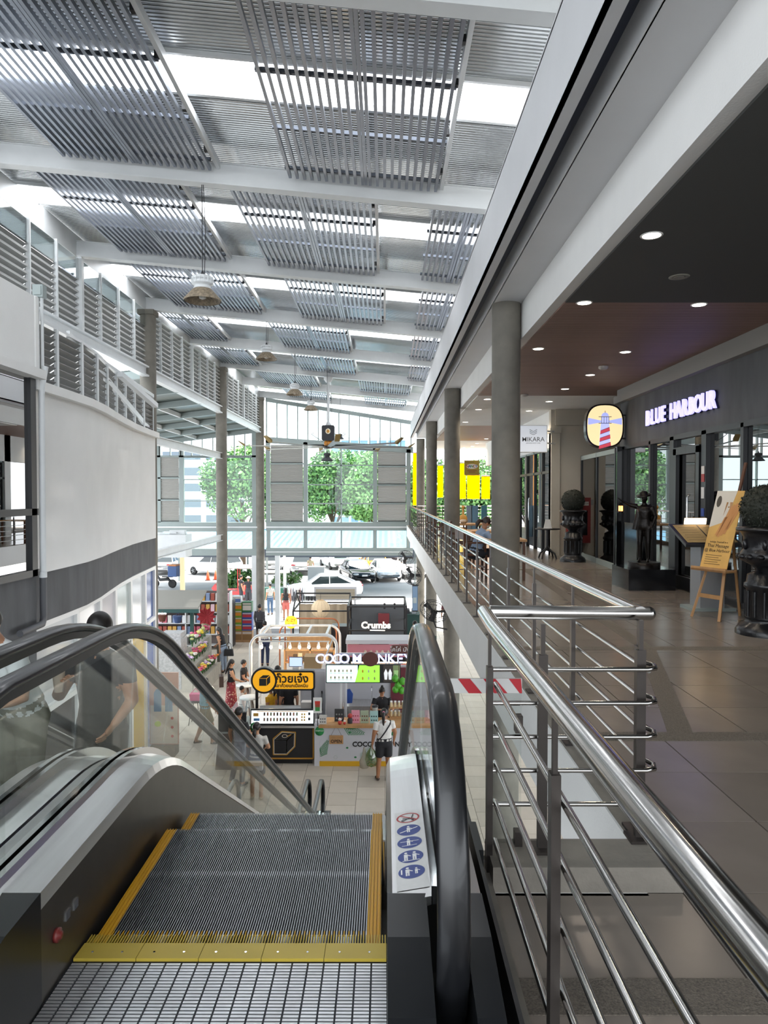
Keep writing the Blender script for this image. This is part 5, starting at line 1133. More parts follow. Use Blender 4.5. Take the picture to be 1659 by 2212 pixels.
# side display case of the black kiosk
dc = thing('display_case', 'slanted dark food display case at the end of the black kiosk', 'display case', (xa-.38, KA+.15, GF)); MB().hexa([(-.36,-.5,0),(.34,-.5,0),(.34,.9,0),(-.36,.9,0),(-.30,-.4,.8),(.34,-.4,.8),(.34,.9,.8),(-.30,.9,.8)]).build('case_body', mat('case_dark', '3a302b', .4), dc); MB().hexa([(-.30,-.4,.82),(.30,-.4,.82),(.30,.9,.82),(-.30,.9,.82),(-.1,-.2,1.25),(.30,-.2,1.25),(.30,.9,1.25),(-.1,.9,1.25)]).build('case_glass', clear_g, dc)
MB().box(-.3, .34, -.42, -.38, .85, 1.3).build('case_screen', kblack, dc)
for k in range(4):
    o = MB().prism(rrect(-.12, .12, 0, .06, .02), lambda a, b, d: (a, d, b), -.12, .12).ball((0, 0, .06), (.1, .1, .035), 10, 6).build('food_tray', [steel], None, (xa-.38, KA-.05+k*.28, GF+.82)); tag(o, 'steel tray of food inside the slanted display case', 'tray', 'trays in the display case')
# ---- white coconut kiosk
KB = 16.3; kb = thing('coconut_kiosk', 'white kiosk printed with palm leaves, with a glowing letter sign', 'kiosk', (-.2, KB, GF)); b0, b1 = -1.32, 1.30
MB().box(b0, b1, 0, .08, .11, .90).build('front_panel', kwhite, kb); MB().box(b0, b1, -.03, .10, 0, .11).build('kick_strip', col('d0a01e', .45), kb); MB().box(b0-.02, b1, -.06, .55, .90, .96).build('counter_top', wood, kb); MB().box(b0-.12, b0, -.02, .3, 0, 1.0).build('end_post', kwhite, kb)
text('lettering', 'COCO M', .155, kblack, (-.24, -.004, .50), parent=kb, ext=.002, bold=.006, align='CENTER'); text('lettering', 'NKEY', .155, kblack, (.62, -.004, .50), parent=kb, ext=.002, bold=.006)
leafm = mat('leaf_print', '2f7d4a', .6)
def frond(x, z, a, L_, cl=(-9, 9, -9, 9)):
    q = MB()
    for i in range(11):
        t = i/10; px, pz = x+math.cos(a)*L_*t, z+math.sin(a)*L_*t; w_ = L_*.55*(1-t*.75)
        for s in (-1, 1):
            b = a+s*R(42); ex, ez_ = px+math.cos(b)*w_*.8, pz+math.sin(b)*w_*.8
            ex = min(max(ex, cl[0]), cl[1]); ez_ = min(max(ez_, cl[2]), cl[3]); q.bar((px, -.002, pz), (ex, -.002, ez_), .003, .014, 0, up=(0,0,1))
    q.build('palm_print', leafm, kb)
cl = (b0, b1, .115, .89); frond(-.75, .88, R(-15), .45, cl); frond(b0+.02, .22, R(65), .38, cl); frond(-.36, .13, R(55), .36, cl); frond(.3, .88, R(-60), .2, cl)
for (x, z) in ((-.62, .78), (-.68, .42), (-.49, .20)): MB().prism(oval(x, z, .03, .022, 12), front(0), .001, .003).build('coconut_print', leafm, kb)
for (x, z, r) in ((.2, .78, .03), (-.95, .2, .04), (.72, .25, .04)): MB().tube([(x+r*math.cos(2*math.pi*i/14), -.002, z+r*math.sin(2*math.pi*i/14)) for i in range(14)], .003, 4, closed=True).build('bubble_print', col('a9b5ad'), kb)
op = thing('open_sign', 'small wooden hanging board reading OPEN on the white kiosk', 'sign', (-1.13, KB-.02, GF+.62)); MB().box(-.16, .16, -.012, 0, -.1, .1).build('board', wood, op); text('lettering', 'OPEN', .10, col('4a3522'), (0, -.014, -.04), parent=op, ext=.002, bold=.003); text('lettering', 'WELCOME', .05, col('a07c52'), (0, -.014, .05), parent=op, ext=.002); MB().tube([(-.12, -.01, .1), (0, -.02, .34), (.12, -.01, .1)], .004, 5).build('cord', wood_d, op)
# frame, sign letters, menu screens
for x in (-.85, 1.25): MB().box(x-.025, x+.025, .45, .5, .96, 2.5).build('frame_post', white_steel, kb)
MB().bar((-.9, .47, 2.50), (1.3, .47, 2.50), .05, .06).build('frame_top', white_steel, kb)
lg = glow('coco_letter', 'c4d0ff', 1.0); lb_ = mat('coco_back', '5b4a78', .5); yl = .30
for ch, u in zip('COCOMNKEY', (690, 709, 727, 744, 771, 826, 846, 864, 881)):
    x = lx(u, KB+yl)+.2; text('letter', ch, .31, lg, (x, yl, 2.42), parent=kb, ext=.015, bold=.003); text('letter_back', ch, .31, lb_, (x, yl+.03, 2.42), parent=kb, ext=.012, bold=.009)
x = lx(800, KB+yl)+.2; MB().prism(oval(x, 2.42, .19, .17, 24), lambda a, b, d: (a, yl-d, b), -.03, .02).build('sign_disc', col('5a2f28', .5), kb)
br = thing('hanging_sign', 'brown board with white Thai lettering on the coconut kiosk', 'sign', (lx(868, KB+.3), KB+.25, GF+2.66)); MB().prism(rrect(-.27, .27, -.1, .1, .08), front(0), -.03, .0).build('board', col('5a2f28', .5), br); text('lettering', 'โคโค่ มังกี้', .14, white_pl, (0, -.006, -.005), parent=br, ext=.002)
sc_ = thing('menu_screen', 'wide lit menu screen with a pale green drink list', 'screen', (lx(765, KB+.35), KB+.32, GF+2.07)); MB().box(-.67, .68, 0, .06, -.22, .22).build('screen_case', black_m, sc_)
MB().box(-.65, .62*.0+.0+.08, -.004, 0, -.2, .2).build('screen_panel', glow('screen_mint', 'bfe3da', 1.0), sc_); MB().hexa([(.02,-.005,-.2),(.60,-.005,-.2),(.60,0,-.2),(.02,0,-.2),(.12,-.005,.2),(.60,-.005,.2),(.60,0,.2),(.12,0,.2)]).build('screen_panel', glow('screen_green', '84cf3c', .9), sc_)
for r in range(2):
    for k in range(6): MB().prism(oval(-.55+k*.095, .07-.16*r, .018, .035, 10), front(0), .005, .008).build('drink_icon', col(('c9b9a0', 'b8a878', '8a7460')[(k+r) % 3]), sc_); MB().box(-.585+k*.095, -.515+k*.095, -.008, -.004, .01-.16*r, .018-.16*r).build('caption_line', col('5b7770'), sc_)
    for k in range(3): MB().prism(oval(.2+k*.14, .06-.17*r, .02, .04, 10), front(0), .006, .009).build('drink_icon', col(('e0b32a', 'cfd8c0', 'a8b56a')[k]), sc_)
s2 = thing('photo_screen', 'dark screen showing two pale frozen drinks', 'screen', (lx(840, KB+.35), KB+.32, GF+2.07)); MB().box(-.14, .28, 0, .06, -.22, .22).build('screen_case', black_m, s2); MB().box(-.13, .10, -.004, 0, -.2, .2).build('screen_panel', glow('screen_dark', '2b2622', .5), s2); MB().box(.10, .26, -.004, 0, -.2, .2).build('screen_panel', glow('screen_olive', '5d6a4a', .5), s2)
for k, x in enumerate((-.07, .03)): MB().prism([(x-.03, -.14), (x+.03, -.14), (x+.045, .02), (x, .12), (x-.045, .02)], front(0), .005, .008).build('cup_print', glow('cup_pale', 'c9ccd0', .6), s2)
MB().prism([(.14, -.1), (.21, -.1), (.23, .08), (.12, .08)], front(0), .005, .008).build('cup_print', glow('cup_green', '7fa06a', .5), s2)
gm = mat('coconut_green', '4fa02a', .4, var=.15, scale=8)
for k, (du, dv) in enumerate(((854, 1468), (870, 1474), (860, 1483), (855, 1492), (868, 1494))):
    Y = KB+.15; q = MB(); q.ball((0, 0, 0), (.082, .082, .088), 14, 10); q.lathe([(.02, .085), (.012, .10), (.001, .10)], (0,0,0), 8); o = q.build('coconut', gm, None, (lx(du, Y), Y, GF+lz(dv, Y))); tag(o, 'green coconut in the bunch hanging below the menu screen', 'coconut', 'green coconuts below the menu screen')
q = MB(); q.tube([(lx(862, KB+.2), KB+.2, GF+1.85), (lx(862, KB+.2), KB+.2, GF+2.5)], .008, 5); tag(q.build('twine', wood_d), 'thin twine from which the coconuts hang', 'twine')
# counter goods of the white kiosk
def card(x, w_, hh, c, lb, y=.12, dots='ffffff'):
    t = thing('counter_card', lb, 'card', (-.2+x, KB+y, GF+.962)); q = MB(); q.hexa([(-w_/2,-.02,0),(w_/2,-.02,0),(w_/2,.02,0),(-w_/2,.02,0),(-w_/2,.03,hh),(w_/2,.03,hh),(w_/2,.045,hh),(-w_/2,.045,hh)]); q.build('card_board', col(c, .5), t)
    for i in range(3):
        for j in range(2): MB().prism(oval(-w_*.28+i*w_*.28, hh*(.25+.32*j), w_*.09, w_*.09, 10), lambda a, b, d: (a, -.022+.05*b/hh-d, b), 0, .003).build('card_print', col(dots), t)
card(-.49, .19, .29, 'd98fa0', 'pink drink card on the white kiosk counter', dots='a83a4a'); card(-.28, .19, .28, '9aa58c', 'green and white drink card on the white kiosk counter', dots='6a3a2a'); card(-.06, .19, .27, '9ec0bc', 'teal drink card on the white kiosk counter', dots='2f4a48'); card(.73, .2, .26, '9ec0bc', 'teal drink card at the jar rack end of the white kiosk counter'); card(-.88, .22, .28, '2a2a2c', 'black chalkboard card on the white kiosk counter', .25, '8a8a88')
card(-1.25, .17, .20, 'c9c6c0', 'white payment card at the end of the white kiosk', .05, '4a4a4a')
for k, (x, s_) in enumerate(((-.85, 1.), (-.74, .7))):
    t = thing('lucky_figure', ['large red and white figurine on the white kiosk counter', 'small red figurine on the white kiosk counter'][k], 'figurine', (-.2+x, KB+.02, GF+.962)); t.scale = (s_, s_, s_); MB().ball((0, 0, .045), (.05, .045, .05), 12, 8).build('body', col('c0392f', .4), t); MB().ball((0, 0, .115), (.042, .04, .035), 12, 8).build('head', col('e0dcd4', .4), t)
    for s in (-1, 1): MB().lathe([(.014, 0), (.001, .025)], (s*.025, 0, .14), 6).build('ear', col('c0392f', .4), t)
t = thing('mask_figure', 'dark red lacquer figure in the middle of the white kiosk counter', 'figurine', (-.2-.62, KB+.12, GF+.962)); MB().lathe([(.06, 0), (.065, .08), (.04, .13), (.001, .13)], (0,0,0), 12).build('body', col('2e2c30'), t); MB().ball((0, -.01, .17), (.055, .05, .06), 12, 8).build('head', col('a8352c', .4), t)
cup_s = thing('cup_sign', 'white card printed with a tall layered red and green drink', 'card', (lx(685, KB-.05), KB-.06, GF+1.25)); MB().box(-.10, .10, 0, .01, 0, .36).build('card_board', white_pl, cup_s)
for (z0, z1, c) in ((.05, .14, '3f8a4a'), (.14, .20, 'a04a38'), (.20, .28, 'c2392f')): MB().prism([(-.05-.02*z0*2, z0), (.05+.02*z0*2, z0), (.05+.02*z1*2, z1), (-.05-.02*z1*2, z1)], front(0), .001, .003).build('drink_print', col(c), cup_s)
MB().cyl((0, .02, -.3), (0, .02, 0), .008, 6).build('card_stem', black_m, cup_s)
gb = thing('round_badge', 'round green delivery badge on the white kiosk post', 'sign', (b0-.2-.0, KB-.03, GF+.82)); MB().lathe([(.001, -.006), (.105, -.006), (.105, .01), (.001, .01)], (0,0,0), 24, axis='y').build('badge_disc', col('2a8a4a'), gb); text('lettering', 'GrabFood', .045, white_pl, (0, -.008, .01), parent=gb, ext=.001)
# back fittings: sink, fridge cabinet, partitions
sk = thing('steel_sink', 'stainless double sink behind the white kiosk counter', 'sink', (-.25, 18.35, GF)); MB().box(-.8, .6, -.3, .3, .0, .80).build('sink_body', steel, sk); MB().box(-.8, .6, -.3, .3, .80, .86).build('sink_rim', steel, sk); MB().lathe([(.16, .862), (.17, .87), (.14, .865)], (.1, 0, 0), 16).build('basin_ring', black_m, sk); MB().tube([(-.1, .2, .86), (-.1, .2, 1.2), (-.1, .08, 1.28), (-.1, -.04, 1.2)], .014, 8).build('faucet', chrome, sk)
fc = thing('tall_cabinet', 'tall white freezer cabinet behind the kiosk counter', 'cabinet', (lx(727, 17.6), 17.6, GF)); MB().box(-.24, .24, -.3, .3, 0, 1.72).build('cabinet_body', kwhite, fc); MB().box(-.23, .23, -.32, -.3, .1, 1.70).build('door', kwhite, fc); MB().box(.17, .19, -.35, -.32, .7, 1.2).build('door_handle', chrome, fc)
pt = MB(); pt.box(-1.0, 1.5, 18.75, 18.80, GF, GF+1.75); o = pt.build('partition', kwhite); tag(o, 'white partition behind the white kiosk sink', None, None, 'structure'); pt = MB(); pt.box(.15, .75, 18.68, 18.74, GF+.5, GF+1.7); o = pt.build('maroon_panel', col('6b2a35', .6)); tag(o, 'maroon panel on the partition behind the staff', 'panel')
c2 = thing('white_fridge', 'white fridge with a cardboard box on top, between the two kiosks', 'fridge', (lx(678, 18.3), 18.3, GF)); MB().box(-.32, .32, -.35, .35, 0, 1.85).build('fridge_body', kwhite, c2); MB().box(-.30, .30, -.37, -.35, .05, 1.8).build('door', kwhite, c2); MB().box(.22, .25, -.41, -.37, .8, 1.3).build('door_handle', chrome, c2)
o = MB().box(-.22, .22, -.2, .2, 0, .3).box(-.02, .02, -.202, .2, .0, .301).build('cardboard_box', col('b79a72', .8), None, (lx(676, 18.2), 18.2, GF+1.85)); tag(o, 'cardboard box on top of the white fridge', 'box')
bc = thing('blue_cloth', 'blue cloth hanging behind the white cabinet', 'cloth', (lx(752, 18.0), 18.0, GF+.95)); MB().prism([(-.1, 0), (.1, .02), (.12, .25), (.04, .38), (-.09, .35)], lambda a, b, d: (a, d, b), -.02, .02).build('cloth_fold', col('3355a0', .8), bc)
jr = thing('jar_rack', 'small wooden rack of jars at the kiosk counter end', 'rack', (lx(858, 16.9), 16.9, GF+.962)); MB().box(-.2, .2, -.1, .1, 0, .03).box(-.2, .2, -.1, .1, .22, .25).box(-.2, -.18, -.1, .1, 0, .25).box(.18, .2, -.1, .1, 0, .25).build('rack_frame', wood, jr)
for k in range(8): o = MB().lathe([(.035, 0), (.035, .10), (.025, .11)], (0,0,0), 10).lathe([(.03, .11), (.03, .14), (.001, .14)], (0,0,0), 10, 1).build('jar', [col('c9b48a', .3), white_pl], None, (lx(858, 16.9)-.14+(k % 4)*.093, 16.86, GF+.995 if k < 4 else GF+1.213)); tag(o, 'small capped jar standing on the %s of the wooden rack' % ('base' if k < 4 else 'top shelf'), 'jar', 'jars on the kiosk rack base' if k < 4 else 'jars on the kiosk rack top')
# ---- white tube kiosk with bulbs
KC = 19.6; kc = thing('bakery_kiosk', 'white tube framed kiosk with hanging bulbs and wooden shelves', 'kiosk', (0, KC, GF)); x0, x1 = -3.75, -1.35
def arch(y, name='arch', m_=white_steel, x0=x0, x1=x1, ht=2.38, r=.32, tr=.035, par=kc):
    pts = [(x0, y, .0)]+[(x0+r-r*math.cos(R(90*i/6)), y, ht-r+r*math.sin(R(90*i/6))) for i in range(7)]+[(x1-r+r*math.sin(R(90*i/6)), y, ht-r+r*math.cos(R(90*i/6))) for i in range(7)]+[(x1, y, 0)]
    return MB().tube(pts, tr, 8).build(name, m_, par)
arch(0); arch(.12); arch(1.5)
for x in (x0+.3, -2.2, x1-.3): MB().bar((x, .0, 2.37), (x, 1.5, 2.37), .06, .05).build('cross_tube', white_steel, kc)
MB().bar((-1.9, 0, 1.2), (-1.45, 0, 2.3), .04, .04).build('brace', white_steel, kc)
MB().bar((x0+.2, .06, 2.2), (x1-.2, .06, 2.2), .03, .03).build('lamp_rail', white_steel, kc)
for k in range(8):
    x = -3.45+k*.265; t = thing('hanging_bulb', 'lit pear shaped bulb hanging from the white tube kiosk', 'bulb', (x, KC+.06, GF+2.07), 0, 'bulbs on the white tube kiosk'); MB().ball((0, 0, -.03), (.045, .045, .05), 12, 8).build('bulb_glass', bulbm, t); MB().lathe([(.045, .02), (.025, .07), (.02, .11)], (0,0,0), 10).build('bulb_socket', white_pl, t)
    if k % 3 == 1: point(t, (0, 0, -.12), 14)
MB().box(x0+.9, x1-.1, .78, 1.4, 0, .95).build('counter', wood, kc)
for z in (1.0, 1.35, 1.72): MB().box(-2.95, -1.5, 1.05, 1.35, z, z+.03).build('shelf', wood, kc)
for x in (-2.95, -2.2, -1.5): MB().box(x-.02, x+.02, 1.05, 1.35, .95, 1.75).build('shelf_post', wood, kc)
gfz = thing('glass_freezer', 'low glass topped freezer in the tube kiosk', 'freezer', (-2.55, KC+.45, GF)); MB().box(-.5, .5, -.28, .28, 0, .82).build('freezer_body', white_pl, gfz); MB().box(-.46, .46, -.25, .25, .82, .86).build('freezer_lid', glass_mat('freezer_glass', 'c6d6dc', .25), gfz)
rr = random.Random(5)
for k in range(9): o = MB().prism(rrect(-.06, .06, 0, .16+.05*(k % 3), .01), lambda a, b, d: (a, d, b), -.04, .04).box(-.05, .05, -.042, -.04, .03, .1).build('snack_pack', [col(('c07f6a', '5a4636', 'd8c7a4', '2f3438', 'a8b0b8')[k % 5], .6)], None, (-2.8+k*.15, KC+1.15, GF+1.38)); tag(o, '%s packet on the wooden shelf of the tube kiosk' % ('pink', 'brown', 'cream', 'black', 'silver')[k % 5], 'packet', 'packets on the kiosk shelf')
lp_ = thing('laptop_screen', 'tablet till screen facing out behind the black kiosk', 'screen', (lx(638, 18.6), 18.6, GF+1.75)); MB().box(-.18, .18, 0, .03, 0, .26).build('screen_case', black_m, lp_); MB().box(-.165, .165, -.003, 0, .015, .245).build('screen_panel', glow('screen_blue', 'a9bbe0', .8), lp_); MB().box(-.08, .08, -.05, .1, -.85, -.0).build('stand', white_pl, lp_)
# ---- pink bakery display
kp = thing('pink_display', 'pink fronted bread display with a white top, behind the coconut kiosk', 'display', (lx(820, 19.8), 19.8, GF)); MB().box(-.9, .85, 0, .7, 0, 1.45).build('display_body', kwhite, kp); MB().box(-.9, .85, -.02, 0, 1.95, 2.35).build('pink_panel', mat('pink_board', 'c9808c', .5), kp); MB().box(-.95, .9, -.08, .7, 2.38, 2.50).build('display_top', kwhite, kp); MB().box(-.9, .85, -.02, 0, 1.5, 1.72).build('pink_panel', mat('pink_board', 'c9808c', .5), kp)
MB().box(-.8, .8, .02, .05, 1.74, 1.78).build('strip_lamp', glow('strip_warm', 'ffc38a', 5), kp)
for x in (-.9, .85): MB().box(x-.03, x+.03, 0, .06, 1.4, 2.4).build('display_post', kwhite, kp)
kp.scale = (1, 1, .89)
for k in range(6): MB().ball((-.4+k*.16, -.04, 2.12), (.04, .04, .055), 10, 6).build('bulb_knob', col('c9b7a8'), kp)
for k in range(10): o = MB().ball((0, 0, .045), (.065, .05, .05), 12, 8).box(-.06, .06, -.05, .05, -.006, 0).build('bread_roll', [col('c98f4a', .6, var=.2, scale=9)], None, (lx(820, 19.8)-.75+k*.16, 19.95, GF+1.30)); tag(o, 'golden bread roll on the pink bakery display', 'bread', 'bread rolls on the pink display')
# ---- copper arch kiosk with round yellow sign
kz = thing('snack_kiosk', 'kiosk with copper tube arches and a wooden back', 'kiosk', (0, 22.4, GF)); copper = mat('copper_tube', 'b5714e', .3, metal=.7)
arch(0, 'arch', copper, -3.35, -1.55, 2.15, .25, .025, kz); arch(1.2, 'arch', copper, -3.35, -1.55, 2.15, .25, .025, kz); MB().box(-3.2, -1.7, .5, .6, 0, 1.7).build('back_panel', wood, kz); MB().box(-3.2, -1.65, .1, .6, 0, .95).build('counter', white_pl, kz)
rs = thing('round_sign', 'round yellow sign reading K-ZY on the copper kiosk', 'sign', (lx(628, 22.3), 22.3, GF+lz(1345, 22.3))); MB().lathe([(.001, -.02), (.2, -.02), (.2, .03), (.001, .03)], (0,0,0), 28, axis='y').build('sign_disc', glow('yellow_disc', 'f2bd28', .8), rs); text('lettering', 'K-ZY', .13, col('7a5a18'), (0, -.024, .06), parent=rs, ext=.002); MB().tube([(-.1+.02*i, -.024, -.03-.05*math.sin(math.pi*i/10)) for i in range(11)], .006, 5).build('logo_stroke', col('7a5a18'), rs); MB().cyl((0, 0, -.5), (0, 0, -.2), .012, 6).build('sign_stem', copper, rs)
# ---- black gable frame stall with paper lantern
kg = thing('gable_stall', 'black house shaped steel frame stall with beige curtains', 'kiosk', (-2.3, 25.3, GF)); fr_ = kblack; W_, D_ = 1.0, 2.0; E_, Rg = 2.12, 2.62
for y in (0, D_):
    for x in (-W_, W_): MB().box(x-.03, x+.03, y-.03, y+.03, 0, E_).build('frame_post', fr_, kg)
    for s in (-1, 1): pass
for x in (-W_, W_):
    for (y0, y1) in ((0, D_/2), (D_, D_/2)): MB().bar((x, y0, E_), (x, y1, Rg), .05, .05).build('rafter', fr_, kg)
for (y, z) in ((0, E_), (D_, E_), (D_/2, Rg)): MB().bar((-W_, y, z), (W_, y, z), .05, .05).build('rail', fr_, kg)
for x in (-W_, W_): MB().bar((x, 0, E_), (x, D_, E_), .05, .05).build('rail', fr_, kg)
q = MB(); n = 20; vs_ = [(-W_+2*W_*i/n, D_-.05+.04*math.sin(i*1.9), z) for z in (.3, E_-.05) for i in range(n+1)]; q.add(vs_, [(i, i+1, n+2+i, n+1+i) for i in range(n)], 0, True); q.build('curtain', mat('linen', 'b9a78e', .8), kg); MB().box(-.9, .5, .4, .9, 0, .95).build('counter', white_pl, kg)
for k in range(3): MB().cyl((-.55+k*.12, D_/2, Rg-.12), (-.55+k*.12, D_/2-.06, Rg-.26), .035, 8).build('track_lamp', fr_, kg)
pl_ = thing('paper_lantern', 'large round cream paper lantern hanging in the gable stall', 'lantern', (lx(692, 25.6), 25.6, GF+lz(1316, 25.6))); q = MB(); prof = [(.12, -.33)]+[(.34*math.cos(R(a))+.0, .33*math.sin(R(a))) for a in range(-70, 71, 10)]+[(.12, .33)]; q.lathe(prof, (0,0,0), 28, caps=False); q.build('lantern_shade', mat('lantern_paper', 'd9c3a2', .8, emit=.12), pl_)
for k in range(14): a = 2*math.pi*k/14; MB().tube([(.343*math.cos(R(b_))*math.cos(a), .343*math.cos(R(b_))*math.sin(a), .333*math.sin(R(b_))) for b_ in range(-70, 71, 20)], .003, 4).build('lantern_rib', col('a89070'), pl_)
MB().cyl((0, 0, .33), (0, 0, .55), .006, 5).build('cord', black_m, pl_)
o = MB().box(-.28, .28, -.3, .3, 0, 1.75).box(-.26, .26, -.32, -.3, .05, 1.7).build('black_fridge', mat('fridge_black', '24262b', .3), None, (-1.58, 24.6, GF)); tag(o, 'tall black fridge beside the gable stall', 'fridge')
# ---- black frame stall with script neon
kf = thing('cookie_stall', 'flat topped black steel frame stall with a white script sign', 'kiosk', (-.27, 23.6, GF))
for x in (-.98, .98):
    for y in (0, 2.2): MB().box(x-.03, x+.03, y-.03, y+.03, 0, 2.55).build('frame_post', kblack, kf)
for z in (1.75, 2.55):
    for y in (0, 2.2): MB().bar((-.98, y, z), (.98, y, z), .05, .05).build('rail', kblack, kf)
    for x in (-.98, .98): MB().bar((x, 0, z), (x, 2.2, z), .05, .05).build('rail', kblack, kf)
MB().box(-.95, .95, .35, .9, 0, .98).build('counter', black_m, kf); MB().box(-.95, .95, 2.1, 2.15, .0, 2.3).build('back_panel', mat('stall_grey', '55585c', .6), kf)
for k in range(2): MB().cyl((.25+k*.35, 1.0, 2.5), (.25+k*.35, .9, 2.34), .04, 8).build('track_lamp', kblack, kf)
ns = thing('script_sign', 'white glowing script sign reading Crumbs on the black stall', 'sign', (lx(812, 23.5), 23.5, GF+lz(1352, 23.5))); text('lettering', 'Crumbs', .30, glow('neon_white', 'fff6e6', 1.1), (0, -.01, 0), parent=ns, ext=.012, bold=.01); MB().bar((-.45, .02, -.02), (.45, .02, -.02), .02, .03).build('sign_rail', kblack, ns)
MB().bar((-.2, -.005, -.16), (.3, -.005, -.17), .01, .03).build('sign_underline', glow('neon_white', 'fff6e6', 1.1), ns)
for k, (x, y, w_, hh, c, nm, lb) in enumerate(((-.75,.5,.4,.5,'b9a89a','framed_print','framed photo print on the cookie stall counter'), (-.3,.55,.25,.35,'8d9194','grey_panel','grey panel beside the framed print'), (.25,.55,.38,.22,'2d3a3a','espresso_machine','dark espresso machine on the cookie stall counter'), (.65,.5,.34,.26,'c9ced6','pastry_box','white pastry box on the cookie stall counter'), (.3,1.9,.4,.5,'7c2d33','red_crate','dark red crate against the cookie stall back'))):
    q = MB(); q.prism(rrect(-w_/2, w_/2, 0, hh, .02), lambda a, b, d: (a, d, b), -.06, .06); q.box(-w_/2*.75, w_/2*.75, -.064, -.06, hh*.15, hh*.85); o = q.build(nm, [col(c, .5)], None, (-.35+x, 23.6+y, GF+.982 if k < 4 else GF+1.5)); tag(o, lb, 'stall item')
o = thing('slat_board', 'raised beige boarded panel with a white border behind the gable stall', 'board', (lx(724, 30.5), 30.5, GF)); MB().box(-.92, .92, .03, .1, 1.72, 2.3).build('board_back', kwhite, o)
for k in range(4): MB().box(-.84, .84, 0, .03, 1.78+k*.11, 1.88+k*.11).build('plank', mat('beige_board', 'aaa08e', .6), o)
for x in (-.85, .85): MB().box(x-.04, x+.04, .04, .1, 0, 1.72).build('leg', kwhite, o)
# ================================================================ FLOWER STALL AND SHELVES (left)
mb_ = mat('marble_white', 'b4b4b6', .35, var=.3, scale=14)
o = MB().box(-.36, .36, -.35, .35, 0, 1.62).box(-.33, .33, -.30, .30, 1.62, 1.80).build('marble_counter', [mb_], None, (-6.95, 23.1, GF)); tag(o, 'tall counter block clad in grey veined marble', 'counter')
pw_ = mat('planter_wood', 'b0aca2', .7, var=.1, scale=8)
def planter(x, y, w_, d_, hh, lb):
    t = thing('planter_box', lb, 'planter', (x, y, GF)); MB().box(-w_/2, w_/2, -d_/2, d_/2, 0, hh-.03).build('box_core', pw_, t); n = int(d_/.16)
    for k in range(n): MB().box(w_/2, w_/2+.015, -d_/2+k*d_/n+.004, -d_/2+(k+1)*d_/n-.004, 0, hh).build('plank', pw_, t)
    MB().box(-w_/2, w_/2, -d_/2-.015, -d_/2, 0, hh).build('plank', pw_, t); return t
planter(-5.9, 23.4, .35, 2.2, .5, 'long low white plank planter box beside the walkway'); planter(-6.3, 23.6, .35, 2.4, .82, 'middle white plank planter box of the flower stall'); planter(-6.62, 25.1, .3, 2.2, 1.1, 'highest white plank planter box of the flower stall')
fl = [('c2456a', 'd97a95'), ('d9822f', 'e0a070'), ('d9c23a', 'e8dc8a'), ('b48ac0', 'd0b8d8'), ('d9d4cc', 'c9d08a'), ('c23a4a', 'd06070')]
nm_ = ['magenta', 'orange', 'yellow', 'lilac', 'white', 'red']
def bouquet(x, y, z, k, lb, s_=1.):
    r = random.Random(k*7+1); t = thing('bouquet', lb, 'bouquet', (x, y, z)); q = MB()
    for i in range(9): a = r.uniform(0, 6.28); d = r.uniform(0, .12)*s_; q.tube([(0, 0, 0), (d*math.cos(a), d*math.sin(a), .25*s_)], .006, 4)
    for i in range(10): a = r.uniform(0, 6.28); d = r.uniform(.04, .15)*s_; p = V(d*math.cos(a), d*math.sin(a), r.uniform(.08, .24)*s_); q.add([p, p+V(.05*math.cos(a+.5), .05*math.sin(a+.5), .04), p+V(.08*math.cos(a), .08*math.sin(a), .09), p+V(.05*math.cos(a-.5), .05*math.sin(a-.5), .05)], [(0,1,2,3)])
    q.build('stems', col('3f6a3a', .6), t)
    for i in range(8):
        a = r.uniform(0, 6.28); d = r.uniform(0, .14)*s_; MB().ball((d*math.cos(a), d*math.sin(a), (.26+r.uniform(-.03, .06))*s_), (.05*s_, .05*s_, .035*s_), 8, 6).build('bloom', col(fl[k % 6][i % 2], .6), t)
for k in range(8): bouquet(-5.9, 22.45+k*.27, GF+.46, k, nm_[k % 6]+' bouquet in the low planter box, %s' % ('near the marble block' if k < 3 else 'half way along' if k < 6 else 'at the far end'))
for k in range(7): bouquet(-6.3, 22.55+k*.34, GF+.78, k+3, nm_[(k+3) % 6]+' bouquet in the middle planter box, %s' % ('near the marble block' if k < 4 else 'beside the browsing woman'), 1.15)
for k in range(5): bouquet(-6.62, 24.2+k*.42, GF+1.05, (k*2+4), nm_[(k*2+4) % 6]+' bouquet in the highest planter box, %s' % ('nearer the marble block' if k < 3 else 'nearer the column'), 1.3)
sr = thing('stall_canopy', 'grey sloping stall roof on green posts over the left shelves', 'canopy', (-7.6, 25.6, GF)); sr['label'] = 'grey sloping stall roof on green posts above the goods shelves'
MB().hexa([(-1.3,-.5,2.22),(.95,-.5,2.22),(.95,.7,2.68),(-1.3,.7,2.68),(-1.3,-.5,2.28),(.95,-.5,2.28),(.95,.7,2.74),(-1.3,.7,2.74)]).build('roof_panel', mat('stall_roof', '8f8d86', .6), sr); green = mat('stall_green', '1f4a47', .5)
for x in (.6, -1.1): MB().box(x-.06, x+.06, -.1, .02, 0, 2.3).build('post', green, sr)
MB().box(-1.3, .95, -.48, -.40, 2.08, 2.22).build('beam', green, sr); MB().cyl((-1.2, -.48, 2.05), (-.2, -.48, 2.05), .03, 8).build('tube_lamp', glow('tube_white', 'ffffff', 4), sr)
gs = thing('goods_shelf', 'tall shelf packed with small colourful goods behind the flower stall', 'shelf', (-8.2, 28.6, GF))
for z in (.15, .6, 1.05, 1.5, 1.95): MB().box(-1.7, 1.9, 0, .4, z, z+.03).build('shelf_board', white_steel, gs)
